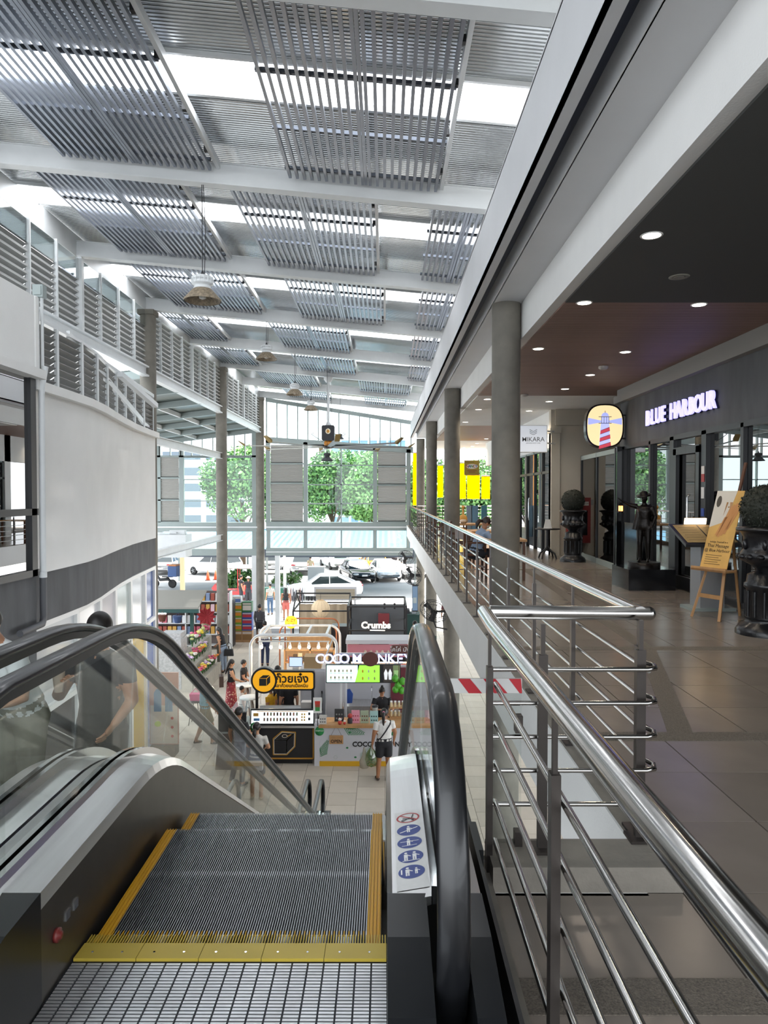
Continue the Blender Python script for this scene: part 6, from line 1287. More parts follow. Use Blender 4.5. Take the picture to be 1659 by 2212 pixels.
for x in (-1.7, .1, 1.9): MB().box(x-.02, x+.02, 0, .4, 0, 2.35).build('upright', white_steel, gs)
MB().box(-1.7, 1.9, .4, .42, 0, 2.35).build('back_panel', mat('shelf_back', '6a5f5c', .8), gs)
pk = MB(); pk.prism(rrect(-.075, .075, 0, .3, .02), lambda a, b, d: (a, d, b), -.05, .05); pk.box(-.055, .055, -.053, -.05, .06, .2); pk_mesh = {}
pc_ = ['d0c9c4', 'b9576a', 'd9b6c0', 'c79a4a', '7d8fb0', 'd8d8da', '9a4a3a']; pcn = ['white', 'crimson', 'pink', 'mustard', 'blue', 'silver', 'rust']
for c in pc_: me = pk.mesh('packet'); me.materials.append(col(c, .5)); pk_mesh[c] = me
rr = random.Random(11)
for r, z in enumerate((.63, 1.08, 1.53, 1.98)):
    for k in range(18):
        c = rr.randrange(7); o = put('packet', pk_mesh[pc_[c]], None, (-8.2-1.55+k*.195, 28.75, GF+z+.001)); tag(o, '%s packet on the %s board of the goods shelf' % (pcn[c], ('second', 'third', 'fourth', 'fifth')[r]), 'packet', '%s packets on the %s shelf board' % (pcn[c], ('second', 'third', 'fourth', 'fifth')[r]))
# hanging goods near the canopy: baskets, hats
for k, (x, z, c, nm, lb) in enumerate(((-8.3, 1.75, '5a4a3c', 'wicker_basket', 'dark wicker basket hanging under the stall roof'), (-7.9, 1.8, '6f4436', 'wicker_basket', 'brown wicker basket hanging under the stall roof'), (-7.35, 1.75, '3a4e78', 'blue_basket', 'navy blue fabric basket hanging under the stall roof'), (-8.1, 1.3, 'b5808a', 'sun_hat', 'pink sun hat hanging at the stall'), (-8.0, 1.0, 'b06a7c', 'sun_hat', 'rose sun hat hanging low at the stall'))):
    q = MB(); q.lathe([(.10, 0), (.16, .22), (.17, .24), (.15, .24)] if 'basket' in nm else [(.001, 0), (.17, .0), (.16, .015), (.08, .03), (.07, .10), (.001, .12)], (0,0,0), 14, axis='z' if 'basket' in nm else 'y'); q.tube([(-.1, 0, .22), (0, 0, .36), (.1, 0, .22)], .008, 5); o = q.build(nm, [col(c, .8, var=.3, scale=30)], None, (x, 25.0, GF+z)); tag(o, lb, 'basket' if 'basket' in nm else 'hat')
fw = thing('poinsettia', 'red paper poinsettia in a beige wrap by the flower stall', 'flower', (-6.75, 26.6, GF+1.1)); MB().lathe([(.1, 0), (.2, .35), (.12, .4)], (0,0,0), 10).build('wrap', col('b5a68a', .8), fw)
for k in range(11): a = 2*math.pi*k/11; d = V(math.cos(a), 0, math.sin(a)); s_ = V(-d.z, 0, d.x)*.1; c = V(.05, -.15, .62); MB().add([c, c+d*.22+s_+V(0, -.04, 0), c+d*.38+V(0, -.02, 0), c+d*.22-s_+V(0, -.04, 0)], [(0,1,2,3)]).build('petal', col('b5303a', .6), fw)
o = MB().box(-.22, .22, -.25, .25, 0, 1.95).box(-.20, .20, -.27, -.25, .05, 1.9).box(.14, .17, -.29, -.27, .8, 1.2).build('dark_cabinet', [mat('cabinet_navy', '1d222b', .35)], None, (lx(493, 29.4), 29.4, GF)); tag(o, 'tall dark navy cabinet next to the stacked cartons', 'cabinet')
def carton(x, y, z, w_, hh, c, c2, lb, grp=None):
    t = thing('carton', lb, 'box', (x, y, z), 0, grp); MB().box(-w_/2, w_/2, -.17, .17, 0, hh-.004).build('carton_body', col(c, .6), t); MB().box(-w_/2+.02, w_/2-.02, -.173, -.17, hh*.2, hh*.65).build('carton_print', col(c2, .6), t); MB().box(-w_/2+.02, w_/2-.02, -.173, -.17, hh*.72, hh*.88).build('carton_band', col('c9452f' if c2 == '6f9a2f' else 'd0c6be', .6), t); return t
yb = 30.2
ord_ = ['bottom', 'second', 'third', 'topmost']
for k in range(2): carton(lx(512+k*22, yb), yb, GF, .43, .5, 'a8825a', '8a683f', 'brown cardboard carton under the %s boxes' % ('green and orange', 'blue and red')[k])
for k in range(4): carton(lx(512, yb), yb, GF+.5+k*.29, .43, .29, '6f9a2f', 'd98a2f', 'green and orange soap box, %s of its stack' % ord_[k])
for k in range(3): carton(lx(534, yb), yb, GF+.5+k*.26, .42, .26, '2f4f9f', 'b8303f', 'blue and red soap box, %s of its stack' % (ord_[k] if k < 2 else 'topmost'))
carton(lx(534, yb), yb, GF+1.28, .40, .45, '2f6a4a', 'd9d4cc', 'green and white carton on top of the blue and red boxes'); carton(lx(512, yb), yb, GF+1.66, .36, .3, 'c9ccd2', '5a78b0', 'white and blue carton on top of the green boxes')
# wide poster panel standing at the first column (seen through the escalator glass)
wp_ = thing('water_poster', 'tall pink and white poster panel with blue bottles, beside the first column', 'poster', (-5.35, 17.0, GF)); MB().box(-.35, .35, 0, .05, .25, 2.0).build('board', col('c9a49a', .5), wp_); MB().box(-.33, .33, -.004, 0, .27, 1.2).build('poster_print', col('cfcac6'), wp_)
for k, x in enumerate((-.15, .12)): MB().prism([(x-.09, 1.05), (x+.09, 1.05), (x+.09, 1.5), (x+.03, 1.6), (x-.03, 1.6), (x-.09, 1.5)], front(0), .004, .008).build('bottle_print', col('4f86b5'), wp_)
for k in range(3): MB().prism(oval(.2, .45+.22*k, .035, .035, 12), front(0), .004, .007).build('dot_print', col('b5383f'), wp_)
MB().prism(oval(-.15, .75, .08, .07, 12), front(0), .004, .007).build('dot_print', col('a8c83a'), wp_); MB().box(-.3, .3, -.15, .2, 0, .25).build('poster_foot', col('6a6258'), wp_)
st_ = thing('bar_stool', 'dark round stool with a pink basket, by the shop behind the glass', 'stool', (-5.2, 19.3, GF)); MB().lathe([(.001, .62), (.2, .62), (.2, .66), (.001, .66)], (0,0,0), 18).build('seat', black_m, st_)
for k in range(4): a = R(45+90*k); MB().bar((.1*math.cos(a), .1*math.sin(a), .62), (.22*math.cos(a), .22*math.sin(a), 0), .02, .02).build('leg', black_m, st_)
o = MB().prism([(-.12, 0), (.12, 0), (.15, .18), (-.15, .18)], lambda a, b, d: (a, d, b), -.1, .1).tube([(-.13, 0, .18), (0, 0, .32), (.13, 0, .18)], .01, 5).build('pink_basket', [col('c2557f', .5)], None, (-5.2, 19.3, GF+.662)); tag(o, 'pink plastic basket on the round stool', 'basket')
# bar stools and round tables by the black kiosk
for k, (u, v) in enumerate(((528, 1560), (537, 1592))):
    X, Y = G(u, v); t = thing('high_table', ['round white high table by the woman in the patterned skirt', 'round white high table nearer the black kiosk'][k], 'table', (X, Y, GF)); MB().lathe([(.001, .98), (.26, .98), (.26, 1.01), (.001, 1.01)], (0,0,0), 20).build('table_top', white_pl, t)
    for j in range(4): a = R(45+90*j); MB().bar((.08*math.cos(a), .08*math.sin(a), .98), (.24*math.cos(a), .24*math.sin(a), 0), .025, .025).build('leg', wood_d, t)
# wall fans, screen and post on the gallery columns below
def wall_fan(x, y, z, label, rz=0, tilt=35):
    t = thing('wall_fan', label, 'fan', (x, y, z), rz); Mt = Matrix.Rotation(R(tilt), 3, 'X')
    def tr(q): q.v = [tuple(Mt @ V(*p)) for p in q.v]; return q
    q = MB()
    for r, d in ((.36, 0), (.37, .05), (.30, .11), (.2, .14), (.30, -.05), (.18, -.08)): q.tube([(r*math.cos(2*math.pi*i/24), -d, r*math.sin(2*math.pi*i/24)) for i in range(24)], .006, 5, closed=True)
    for i in range(20): a = 2*math.pi*i/20; q.tube([(.07*math.cos(a), -.15, .07*math.sin(a)), (.3*math.cos(a), -.11, .3*math.sin(a)), (.37*math.cos(a), -.03, .37*math.sin(a)), (.18*math.cos(a), .08, .18*math.sin(a))], .004, 4)
    tr(q).build('cage', black_m, t); q = MB()
    for i in range(3):
        a = 2*math.pi*i/3; d = V(math.cos(a), 0, math.sin(a)); s_ = V(-d.z, 0, d.x); q.add([d*.05-s_*.03, d*.32-s_*.09+V(0, -.03, 0), d*.32+s_*.06+V(0, .03, 0), d*.05+s_*.03], [(0,1,2,3)])
    tr(q).build('blade', black_m, t); tr(MB().cyl((0, .02, 0), (0, .25, 0), .09, 14)).build('motor', black_m, t); tr(MB().tube([(0, .2, -.05), (.05, .3, -.25), (.35, .35, -.3)], .02, 8)).build('bracket', black_m, t); return t
wall_fan(1.22, 17.6, GF+lz(1322, 17.6), 'black wall fan on the second gallery column, below the slab', R(20), -52); wall_fan(.98, 25.6, GF+lz(1243, 25.6), 'black wall fan on the third gallery column, above the advert screen', R(20), -20); wall_fan(.92, 31.0, GF+lz(1205, 31.0), 'black wall fan close to the facade corner', R(20), -40)
ad = thing('advert_screen', 'hanging dark advert screen with a blue poster, beside the third gallery column', 'screen', (1.06, 25.0, GF+2.15)); MB().box(-.10, .10, 0, .08, 0, .95).build('screen_case', black_m, ad); MB().box(-.09, .09, -.004, 0, .04, .90).build('screen_panel', glow('advert_blue', '51657a', .6), ad); MB().box(-.07, .05, -.006, -.004, .3, .5).build('advert_print', col('a8b5b8'), ad); MB().box(-.02, .02, .03, .05, .95, 2.2).build('hanger', grey_steel, ad)
o = MB().box(-.02, .02, -.02, .02, 0, 2.35).box(-.05, .05, -.05, .05, 0, .02).build('white_pipe', [white_steel], None, (1.42, 25.4, GF)); tag(o, 'slim white vertical pipe beside the third gallery column', 'pipe')
ct = thing('notice_board', 'cardboard brown notice board with coloured dots under the wall fan', 'board', (lx(928, 22.5), 22.5, GF)); MB().box(-.22, .22, 0, .05, .6, 1.6).build('board', col('a88a60', .7), ct); MB().box(-.23, .23, -.01, .06, 1.6, 1.78).build('board_header', col('2f4a40'), ct)
for k in range(10): MB().prism(oval(-.16+(k % 5)*.08, .72+(k//5)*.1+.3*(k % 2), .022, .022, 10), front(0), .002, .005).build('dot_print', col(('c9a83a', '3a3a3a', 'b5562f', '6a7f3a')[k % 4]), ct)
for x in (-.2, .2): MB().box(x-.02, x+.02, 0, .04, 0, .6).build('leg', wood, ct)
tcl = thing('covered_table', 'table under a dark green cloth near the entrance corner', 'table', (lx(882, 31), 31, GF)); MB().box(-.5, .5, 0, .9, .02, 1.0).build('tablecloth', col('1f3d3a', .8), tcl); MB().box(-.52, .52, -.02, .92, 1.0, 1.02).build('table_top', col('1f3d3a', .8), tcl)
for k in range(6): o = MB().prism(rrect(-.1, .1, 0, .18, .03), lambda a, b, d: (a, d, b), -.08, .08).box(-.06, .06, -.083, -.08, .04, .1).build('folded_shirt', [col(('c9ccd0', '2c2e33', '8f959c')[k % 3], .8)], None, (lx(882, 31)-.3+(k % 3)*.28, 31.3+.3*(k//3), GF+1.02)); tag(o, '%s folded garment on the green covered table' % ('white', 'black', 'grey')[k % 3], 'garment', '%s garments on the green table' % ('white', 'black', 'grey')[k % 3])
# ================================================================ GROUND FLOOR PEOPLE
def at(u, v): X, Y = G(u, v); return (X, Y, GF)
arm_dn = {}
l1 = person('person', 'woman with a ponytail in white T-shirt and black shorts at the white kiosk', (-.02, 15.45, GF), R(12), H=1.60, top='d8d6d2', bottom='1b1b20', shoes='3a2a22', skin='a06e4e', hairstyle='ponytail', legs='shorts', sleeve='short', head_turn=-18, face=False, fat=1.1, top_loose=1.12, voxel=.013, pose=dict(el_l=(-.25,-.02,1.10), wr_l=(-.28,.02,.86), el_r=(.26,.0,1.12), wr_r=(.25,.08,.90), an_l=(-.14,.05,.08), kn_l=(-.12,.04,.49)))
s_ = l1['sc']; q = MB(); q.tube([tuple(V(*p)*s_) for p in ((.15,.03,1.41), (.12,-.11,1.36), (0,-.145,1.2), (-.12,-.13,1.04), (-.19,-.03,.98))], .016, 6, flat=.4); q.build('bag_strap', black_m, l1['root'])
vb = thing('shopping_bag', 'clear plastic bag full of green vegetables in the hand of the woman in white', 'bag', (-.30, 15.42, GF+.32)); q = MB(); q.lathe([(.02, 0), (.11, .04), (.14, .16), (.10, .32), (.03, .42), (.015, .50)], (0,0,0), 14); q.build('bag_skin', glass_mat('bag_clear', 'c9d4b5', .1, .15, '8fa07a'), vb); q = MB(); r = random.Random(2)
for i in range(70): p = V(r.uniform(-.09, .09), r.uniform(-.09, .09), r.uniform(.03, .30)); a = V(r.gauss(0,1), r.gauss(0,1), r.gauss(0,1)).normalized()*.04; b = a.cross(V(r.gauss(0,1), r.gauss(0,1), 1)).normalized()*.02; q.add([p-a, p+b, p+a, p-b], [(0,1,2,3)])
tag(q.build('vegetables', mat('veg_green', '4f7a2a', .6), vb), kind='stuff')
wb = thing('plastic_bag', 'thin white bag of food boxes next to the vegetable bag', 'bag', (-.46, 15.5, GF+.26)); MB().lathe([(.02, 0), (.10, .02), (.11, .16), (.05, .28), (.02, .46)], (0,0,0), 12).build('bag_skin', glass_mat('bag_white', 'd8d2c8', .05, .45, 'c9c2b5'), wb); MB().box(-.07, .07, -.06, .06, .02, .14).build('food_box', col('c9bfae'), wb)
person('person', 'kiosk worker in a black T-shirt with a topknot mixing a drink behind the white counter', (-.08, 17.35, GF), R(190), H=1.56, top='1c1c20', bottom='1c1c20', hairstyle='bun', sleeve='short', head_pitch=25, head_turn=15, skin='b07f60', fat=1.15, pose=dict(el_r=(.30,.12,1.15), wr_r=(.14,.30,1.18), el_l=(-.28,.10,1.12), wr_l=(-.10,.34,1.02)))
bl = thing('blender_jug', 'clear blender jug with a black lid on the white kiosk counter', 'blender', (lx(810, 16.75), 16.75, GF+.962)); MB().lathe([(.07, 0), (.075, .06), (.05, .07)], (0,0,0), 14).build('jug_base', black_m, bl); MB().lathe([(.05, .07), (.075, .28)], (0,0,0), 14).build('jug', col('a8aaa6', .2), bl); MB().lathe([(.078, .28), (.078, .31), (.03, .33), (.001, .33)], (0,0,0), 14).build('lid', black_m, bl)
person('person', 'man in a light blue polo shirt and khaki shorts walking past the flower stall', at(440, 1612), R(-62), H=1.68, top='78b4c6', bottom='7b7557', shoes='4a3f38', skin='a87858', legs='shorts', hairstyle='short', fat=1.15, top_loose=1.12, head_pitch=15, pose=dict(kn_r=(.10,.14,.50), an_r=(.10,.16,.08), kn_l=(-.10,-.05,.49), an_l=(-.10,-.22,.10), el_r=(.26,.06,1.10), wr_r=(.25,.20,.92)))
l2 = person('person', 'woman with long hair in a black sleeveless top and red patterned long skirt', at(497, 1548), R(-75), H=1.60, top='1d1c1f', bottom='8a2f38', shoes='7a5138', skin='b88a6a', sleeve='none', hairstyle='long', head_pitch=12, pose=dict(el_r=(.22,.10,1.14), wr_r=(.18,.30,1.05)))
skm = mat('batik_red', '8c2f39', .8); nt = skm.node_tree; vo = nt.nodes.new('ShaderNodeTexVoronoi'); vo.inputs['Scale'].default_value = 16; cr_ = nt.nodes.new('ShaderNodeValToRGB'); cr_.color_ramp.elements[0].color = lin('c9a890'); cr_.color_ramp.elements[1].color = lin('8c2f39'); cr_.color_ramp.elements[0].position = .25; cr_.color_ramp.elements[1].position = .35; tc = nt.nodes.new('ShaderNodeTexCoord'); nt.links.new(tc.outputs['Object'], vo.inputs['Vector']); nt.links.new(vo.outputs['Distance'], cr_.inputs[0]); nt.links.new(cr_.outputs[0], nt.nodes['Principled BSDF'].inputs['Base Color'])
skirt(l2, .14, 1.03, .27, .15, skm)
X, Y, _ = at(497, 1548); handbag('tote_bag', 'brown tote bag on the shoulder of the woman in the red skirt', (X-.26, Y-.08, GF+.86), .34, .30, .12, col('4a3a32', .6), .28, R(-75))
person('person', 'boy in a black T-shirt standing beside the woman in the red skirt', at(524, 1535), R(-95), H=1.46, top='1d1d20', bottom='9a9490', shoes='3a3a3a', legs='shorts', head_turn=10, pose=dict(el_r=(.22,.08,1.12), wr_r=(.16,.30,1.0), el_l=(-.22,.08,1.12), wr_l=(-.16,.30,1.0)))
person('person', 'small child with cropped hair standing at the high table', at(520, 1580), R(-60), H=1.18, top='c9bfb5', bottom='7a6f66', hairstyle='short', legs='shorts')
person('person', 'girl with curly hair in a yellow shirt behind the black kiosk counter', (-2.92, 18.0, GF), R(60), H=1.42, top='d9a520', bottom='a0303a', hairstyle='low_pony', hair='17110f', face=False)
person('person', 'kiosk worker all in black standing under the yellow Thai sign', (-2.46, 17.95, GF), R(15), H=1.62, top='17171a', bottom='17171a', hairstyle='short', face=False)
person('person', 'young man in black looking down beside the till screen', (lx(600, 18.9), 18.9, GF), R(150), H=1.72, top='1b1b1e', bottom='22242c', head_pitch=35)
person('person', 'man in black shirt and dark cropped trousers seen through the escalator glass', at(513, 1702), R(-30), H=1.70, top='1c1c20', bottom='3c4048', shoes='55504c', skin='a87858', pose=dict(el_r=(.25,.08,1.12), wr_r=(.15,.28,1.08), an_l=(-.13,-.1,.08)), face=False)
person('person', 'woman in a pale top and grey shorts holding a box, seen through the escalator glass', at(552, 1733), R(-10), H=1.60, top='c3c0ba', bottom='5a5f68', shoes='b9a890', skin='b88a6a', legs='shorts', hairstyle='low_pony', pose=dict(el_r=(.24,.1,1.13), wr_r=(.12,.3,1.05), el_l=(-.24,.1,1.13), wr_l=(-.12,.3,1.05)), face=False)
X, Y, _ = at(552, 1733); o = MB().box(-.17, .17, -.06, .06, 0, .16).box(-.16, .16, -.062, -.06, .02, .14).build('delivery_box', [col('a8adb5', .5)], None, (X+.0, Y-.26, GF+.72)); tag(o, 'grey delivery box carried in front of the pale topped woman', 'box'); text('lettering', 'LINE MAN', .05, col('333840'), (0, -.065, .08), parent=o, ext=.001)
person('person', 'woman in a black tank top and jeans leaning over the flower stall', (-5.72, 24.95, GF), R(70), H=1.63, top='191a1f', bottom='8fa0b5', skin='b88a6a', sleeve='none', hairstyle='long', lean=18, face=True, pose=dict(el_r=(.22,.14,1.15), wr_r=(.16,.38,1.08)))
X, Y = -5.72, 24.95; handbag('handbag', 'black handbag hanging from the arm of the woman at the flowers', (X+.22, Y-.16, GF+.62), .34, .24, .1, col('17171a', .5), .25, R(0))
person('person', 'person in a dark grey hoodie walking past the stacked cartons', at(560, 1392), R(-20), H=1.68, top='4a4950', bottom='222329', sleeve='long', face=False, fat=1.05)
person('person', 'person in a white top and navy trousers with a brown bag behind the tube kiosk', at(571, 1440), R(5), H=1.66, top='c9c4bd', bottom='2a3350', face=False, hairstyle='short')
X, Y, _ = at(571, 1440); handbag('shoulder_bag', 'brown shoulder bag beside the navy trousers', (X-.28, Y, GF+.85), .2, .22, .1, col('6b4a33', .6), .25, R(90))
person('person', 'woman in a black tank top and coral shorts at the entrance', at(617, 1341), R(0), H=1.66, top='1c1f26', bottom='b5625c', skin='9a6a50', sleeve='none', legs='shorts', hairstyle='long', face=False)
person('person', 'woman in a white top and wide blue jeans outside the entrance', at(583, 1329), R(35), H=1.66, top='b9b8b4', bottom='48617f', hairstyle='short', face=False)
person('person', 'woman in a dusty pink top and white mask by the gallery columns', (1.12, 26.4, GF), R(80), H=1.58, top='b08f88', bottom='3a3538', hairstyle='low_pony', sleeve='long', head_turn=-30)
person('person', 'shopper in dark red and black walking under the gallery slab', (2.75, 31.5, GF), R(0), H=1.65, top='6b2630', bottom='25252b', face=False)
X, Y, _ = at(617, 1341); handbag('shopping_tote', 'pale grey shopping bag in the hand of the woman in coral shorts', (X-.32, Y, GF+.35), .28, .36, .12, col('a8a5a6', .6), .22)
# ================================================================ OUTSIDE: car park, trees, canopy, buildings
m = MB(); m.box(-60, 60, 34.2, 160, GF-.3, GF-.01); struct('ground', m, mat('concrete_yard', 'a9a8a6', .9, var=.1, scale=.8), 'sunlit concrete car park outside the hall')
tyre = mat('tyre', '17181a', .7); rim_m = mat('alloy', '9aa0a6', .3, metal=.8); car_gl = mat('car_glass', '1d2628', .06, spec=.8); lens_r = mat('tail_red', '9c1f25', .2); lens_w = mat('head_lens', 'd8dde0', .1)
def car(label, x, y, rz, colr='e4e6e8', kind='sedan', L_=4.5, W=1.78, H=1.45):
    t = thing('car', label, 'car', (x, y, GF), rz); paint = mat('paint_'+colr, colr, .25, coat=.6); w_ = W/2
    hd_ = L_/2; st = [(-hd_, .50, .78), (-hd_+.08, .34, .92), (-hd_+.9, .22, .98), (-.3, .20, .95), (hd_-1.3, .22, .92), (hd_-.5, .24, .80), (hd_-.08, .30, .68), (hd_, .40, .55)]
    if kind == 'suv': st = [(a, b+.05, c+.12) for a, b, c in st]
    vs_ = []; k = 10
    for i, (yy, z0, z1) in enumerate(st):
        f = .86 if i in (0, 7) else .96 if i in (1, 6) else 1.
        half = [(w_*.85*f, z0), (w_*f, z0+.12), (w_*f, (z0+z1)/2+.05), (w_*.97*f, z1-.06), (w_*.86*f, z1)]
        ring = half+[(-a, b) for a, b in half[::-1]]
        vs_ += [(a, yy, b) for a, b in ring]
    fs = [(i*k+j, i*k+(j+1) % k, (i+1)*k+(j+1) % k, (i+1)*k+j) for i in range(7) for j in range(k)]+[tuple(range(k)), tuple(range(7*k, 8*k))[::-1]]
    MB().add(vs_, fs, 0, True).build('car_body', paint, t)
    zb_ = .90 if kind != 'suv' else 1.02; rear = {'sedan': -1.55, 'lift': -1.95, 'suv': -2.1}[kind]; r1_ = {'sedan': -.95, 'lift': -.9, 'suv': -1.75}[kind]; fw_ = .95; f1 = .25; zt = H-.05 if kind != 'suv' else H+.15
    gb_ = [(-w_*.88, rear, zb_), (w_*.88, rear, zb_), (w_*.88, fw_, zb_), (-w_*.88, fw_, zb_), (-w_*.68, r1_, zt), (w_*.68, r1_, zt), (w_*.70, f1, zt), (-w_*.70, f1, zt)]
    MB().hexa(gb_).build('windows', car_gl, t)
    q = MB(); q.hexa([(-w_*.70, r1_-.03, zt-.01), (w_*.70, r1_-.03, zt-.01), (w_*.72, f1+.03, zt-.01), (-w_*.72, f1+.03, zt-.01), (-w_*.6, r1_+.1, zt+.06), (w_*.6, r1_+.1, zt+.06), (w_*.62, f1-.1, zt+.06), (-w_*.62, f1-.1, zt+.06)]); q.build('roof', paint, t)
    for s in (-1, 1):
        for pa, pb, pw, ph_ in (((s*w_*.88, fw_, zb_), (s*w_*.71, f1, zt), .06, .07), ((s*w_*.88, rear, zb_), (s*w_*.69, r1_, zt), .06, .12), ((s*w_*.885, -.35, zb_), (s*w_*.70, -.35, zt), .05, .06)): MB().bar(pa, pb, pw, ph_).build('pillar', paint, t)
        MB().ball((s*(w_+.07), .78, zb_+.06), (.1, .07, .07), 10, 6).build('mirror', paint, t)
        MB().ball((s*w_*.68, hd_-.12, .66), (.22, .13, .075), 10, 6).build('headlight', lens_w, t); MB().ball((s*w_*.72, -hd_+.06, .84), (.2, .08, .07), 10, 6).build('tail_light', lens_r, t)
        for yy in (hd_-.85, -hd_+.85):
            o = MB().lathe([(.20, -.1), (.31, -.1), (.33, -.05), (.33, .05), (.31, .1), (.20, .1)], (s*(w_-.08), yy, .33), 20, axis='x').build('wheel', tyre, t)
            q = MB(); q.lathe([(.001, .085*s), (.20, .10*s), (.21, .06*s)], (s*(w_-.08), yy, .33), 14, axis='x')
            for j in range(5): a = 2*math.pi*j/5; q.bar((s*(w_+.03), yy, .33), (s*(w_+.03), yy+.19*math.cos(a), .33+.19*math.sin(a)), .03, .045, 0, up=(1,0,0))
            q.build('rim', rim_m, o)
    for yy, s in ((hd_+.005, 1), (-hd_-.005, -1)):
        MB().box(-.2, .2, yy-.01, yy+.01, .52, .64).build('number_plate', white_pl, t); MB().box(-.55, .55, yy-.03*s-.02, yy-.03*s+.02, .30, .42).build('bumper_grille', black_m, t)
    for s in (-1, 1):
        for yy in (.35, -.7): MB().box(s*w_-.012, s*w_+.012, yy-.08, yy+.08, .74, .77).build('door_handle', chrome, t)
    return t
car('white liftback car driving past the entrance', -3.75, 43.0, R(96), 'd7dade', 'lift', 4.7)
car('black sedan facing the hall in the second row', -2.1, 52, R(197), '1d1f22', 'sedan', 4.6); car('white hatchback facing the hall beside the black sedan', .0, 52.6, R(190), 'f0f0f0', 'lift', 4.2); car('white car at the end of the row by the facade corner', 2.0, 54.5, R(186), 'efefef', 'suv', 4.4)
car('white sedan with red tail lights behind the guard', -6.7, 57, R(6), 'dcdfe0', 'sedan', 4.7); car('pale silver sedan beside the black sedan', -4.3, 60.8, R(200), 'c9d3d2', 'sedan', 4.5); car('white sport utility car parked by the white poles', -9.3, 57.8, R(4), 'e2e4e4', 'suv', 4.6)
car('yellow and orange taxi behind the black sedan', -1.0, 58.5, R(15), 'd9961c', 'sedan'); car('dark red car in the back row', .6, 70, R(190), '6b1a24', 'suv'); car('light grey car beyond the first column', -17.6, 57, R(4), 'b9bec4', 'sedan'); car('white car beside the shrubs behind the tuk-tuk', -13.4, 55.5, R(60), 'd3d8dc', 'suv')
for k, xx in enumerate((-11, -8.2, -5.5, -2.8, 3.0)): car(['white car in the back row behind the shrubs', 'silver car in the back row behind the utility car', 'white car in the back row behind the guard', 'pale car in the back row behind the taxi', 'white car in the back row beyond the facade corner'][k], xx, 74+(k % 2)*3, R(185), ('e0e0e0', 'b8bcc0')[k % 2], ('sedan', 'suv')[k % 2])
# tuk-tuk
tk = thing('tuk_tuk', 'red tuk-tuk with a pale roof waiting at the entrance', 'tuk-tuk', (-9.0, 42.5, GF), R(96)); tr_ = mat('tuk_red', 'b3252c', .35, coat=.4)
MB().prism([(-1.2, .35), (1.0, .35), (1.35, .75), (1.15, 1.0), (.6, .55), (-.2, .55), (-.3, .9), (-1.2, .9)], lambda a, b, d: (d, a, b), -.65, .65).build('car_body', tr_, tk)
q = MB(); n = 9; vs_ = [(-.72+1.44*i/n, yy, 1.92+.14*math.sin(math.pi*i/n)+(0.05 if yy > 0 else 0)) for yy in (-1.35, 1.15) for i in range(n+1)]; q.add(vs_, [(i, i+1, n+2+i, n+1+i) for i in range(n)], 0, True); q.add([(a, b, c-.05) for a, b, c in vs_], [(i, n+1+i, n+2+i, i+1) for i in range(n)], 0, True); q.build('canopy', mat('tuk_roof', 'd8cfc8', .6), tk)
for (xx, yy) in ((-.62, -1.2), (.62, -1.2), (-.62, -.2), (.62, -.2), (-.5, 1.05), (.5, 1.05)): MB().bar((xx, yy, .55), (xx*1.05, yy*.95, 1.92), .05, .05).build('roof_post', tr_, tk)
MB().box(-.55, .55, -1.1, -.5, .85, .98).build('seat', black_m, tk)
for (xx, yy) in ((-.6, -.85), (.6, -.85), (0, 1.15)): MB().lathe([(.12, -.06), (.24, -.06), (.26, 0), (.24, .06), (.12, .06)], (xx, yy, .27), 16, axis='x').build('wheel', tyre, tk)
person('person', 'tuk-tuk driver in a black T-shirt standing by the tuk-tuk', (-8.25, 40.4, GF+0), R(-60), H=1.7, top='1c1c20', bottom='2a2c33', face=False, fingers=False); person('person', 'person in a straw sun hat and black backpack by the tuk-tuk', (-7.75, 40.0, GF), R(10), H=1.65, top='22222a', bottom='33353c', hat='sun', face=False, fingers=False)
person('person', 'guard in a beige uniform standing among the parked cars', (-5.55, 52.5, GF), R(0), H=1.7, top='b0a488', bottom='a89c82', face=False, fingers=False, hat='bike'); person('person', 'rider in black beside the motorbike with delivery crates', (-15.6, 48, GF), R(-90), H=1.65, top='26262b', bottom='2b2d33', face=False, fingers=False)
mbk = thing('motorbike', 'motorbike loaded with a blue delivery crate beyond the first column', 'motorbike', (-14.9, 47.6, GF), R(80))
for yy in (-.6, .65): MB().lathe([(.2, -.04), (.29, -.04), (.30, 0), (.29, .04), (.2, .04)], (0, yy, .3), 16, axis='x').build('wheel', tyre, mbk)
MB().tube([(0, -.6, .35), (0, -.3, .6), (0, .3, .55), (0, .55, .9)], [.06, .12, .11, .05], 8).build('frame', black_m, mbk); MB().box(-.12, .12, -.6, .1, .72, .80).build('seat', black_m, mbk); MB().tube([(-.32, .5, 1.02), (0, .55, .95), (.32, .5, 1.02)], .018, 6).build('handlebar', black_m, mbk); MB().box(-.35, .35, -1.05, -.45, .8, 1.5).build('crate', col('33507f', .6), mbk); MB().box(-.3, .3, -1.0, -.5, 1.5, 1.62).build('crate_top', col('b5774a', .6), mbk)
def cone(x, y, lb):
    t = thing('traffic_cone', lb, 'cone', (x, y, GF)); MB().lathe([(.16, .03), (.03, .75), (.001, .75)], (0,0,0), 16).build('cone_body', col('d9562a', .5), t); MB().lathe([(.118, .25), (.083, .43)], (0,0,0), 16).build('cone_band', white_pl, t); MB().box(-.2, .2, -.2, .2, 0, .03).build('cone_base', black_m, t)
cone(-13.0, 51.8, 'orange traffic cone beside the second column'); cone(-12.5, 52.1, 'orange traffic cone standing closest to the second column')
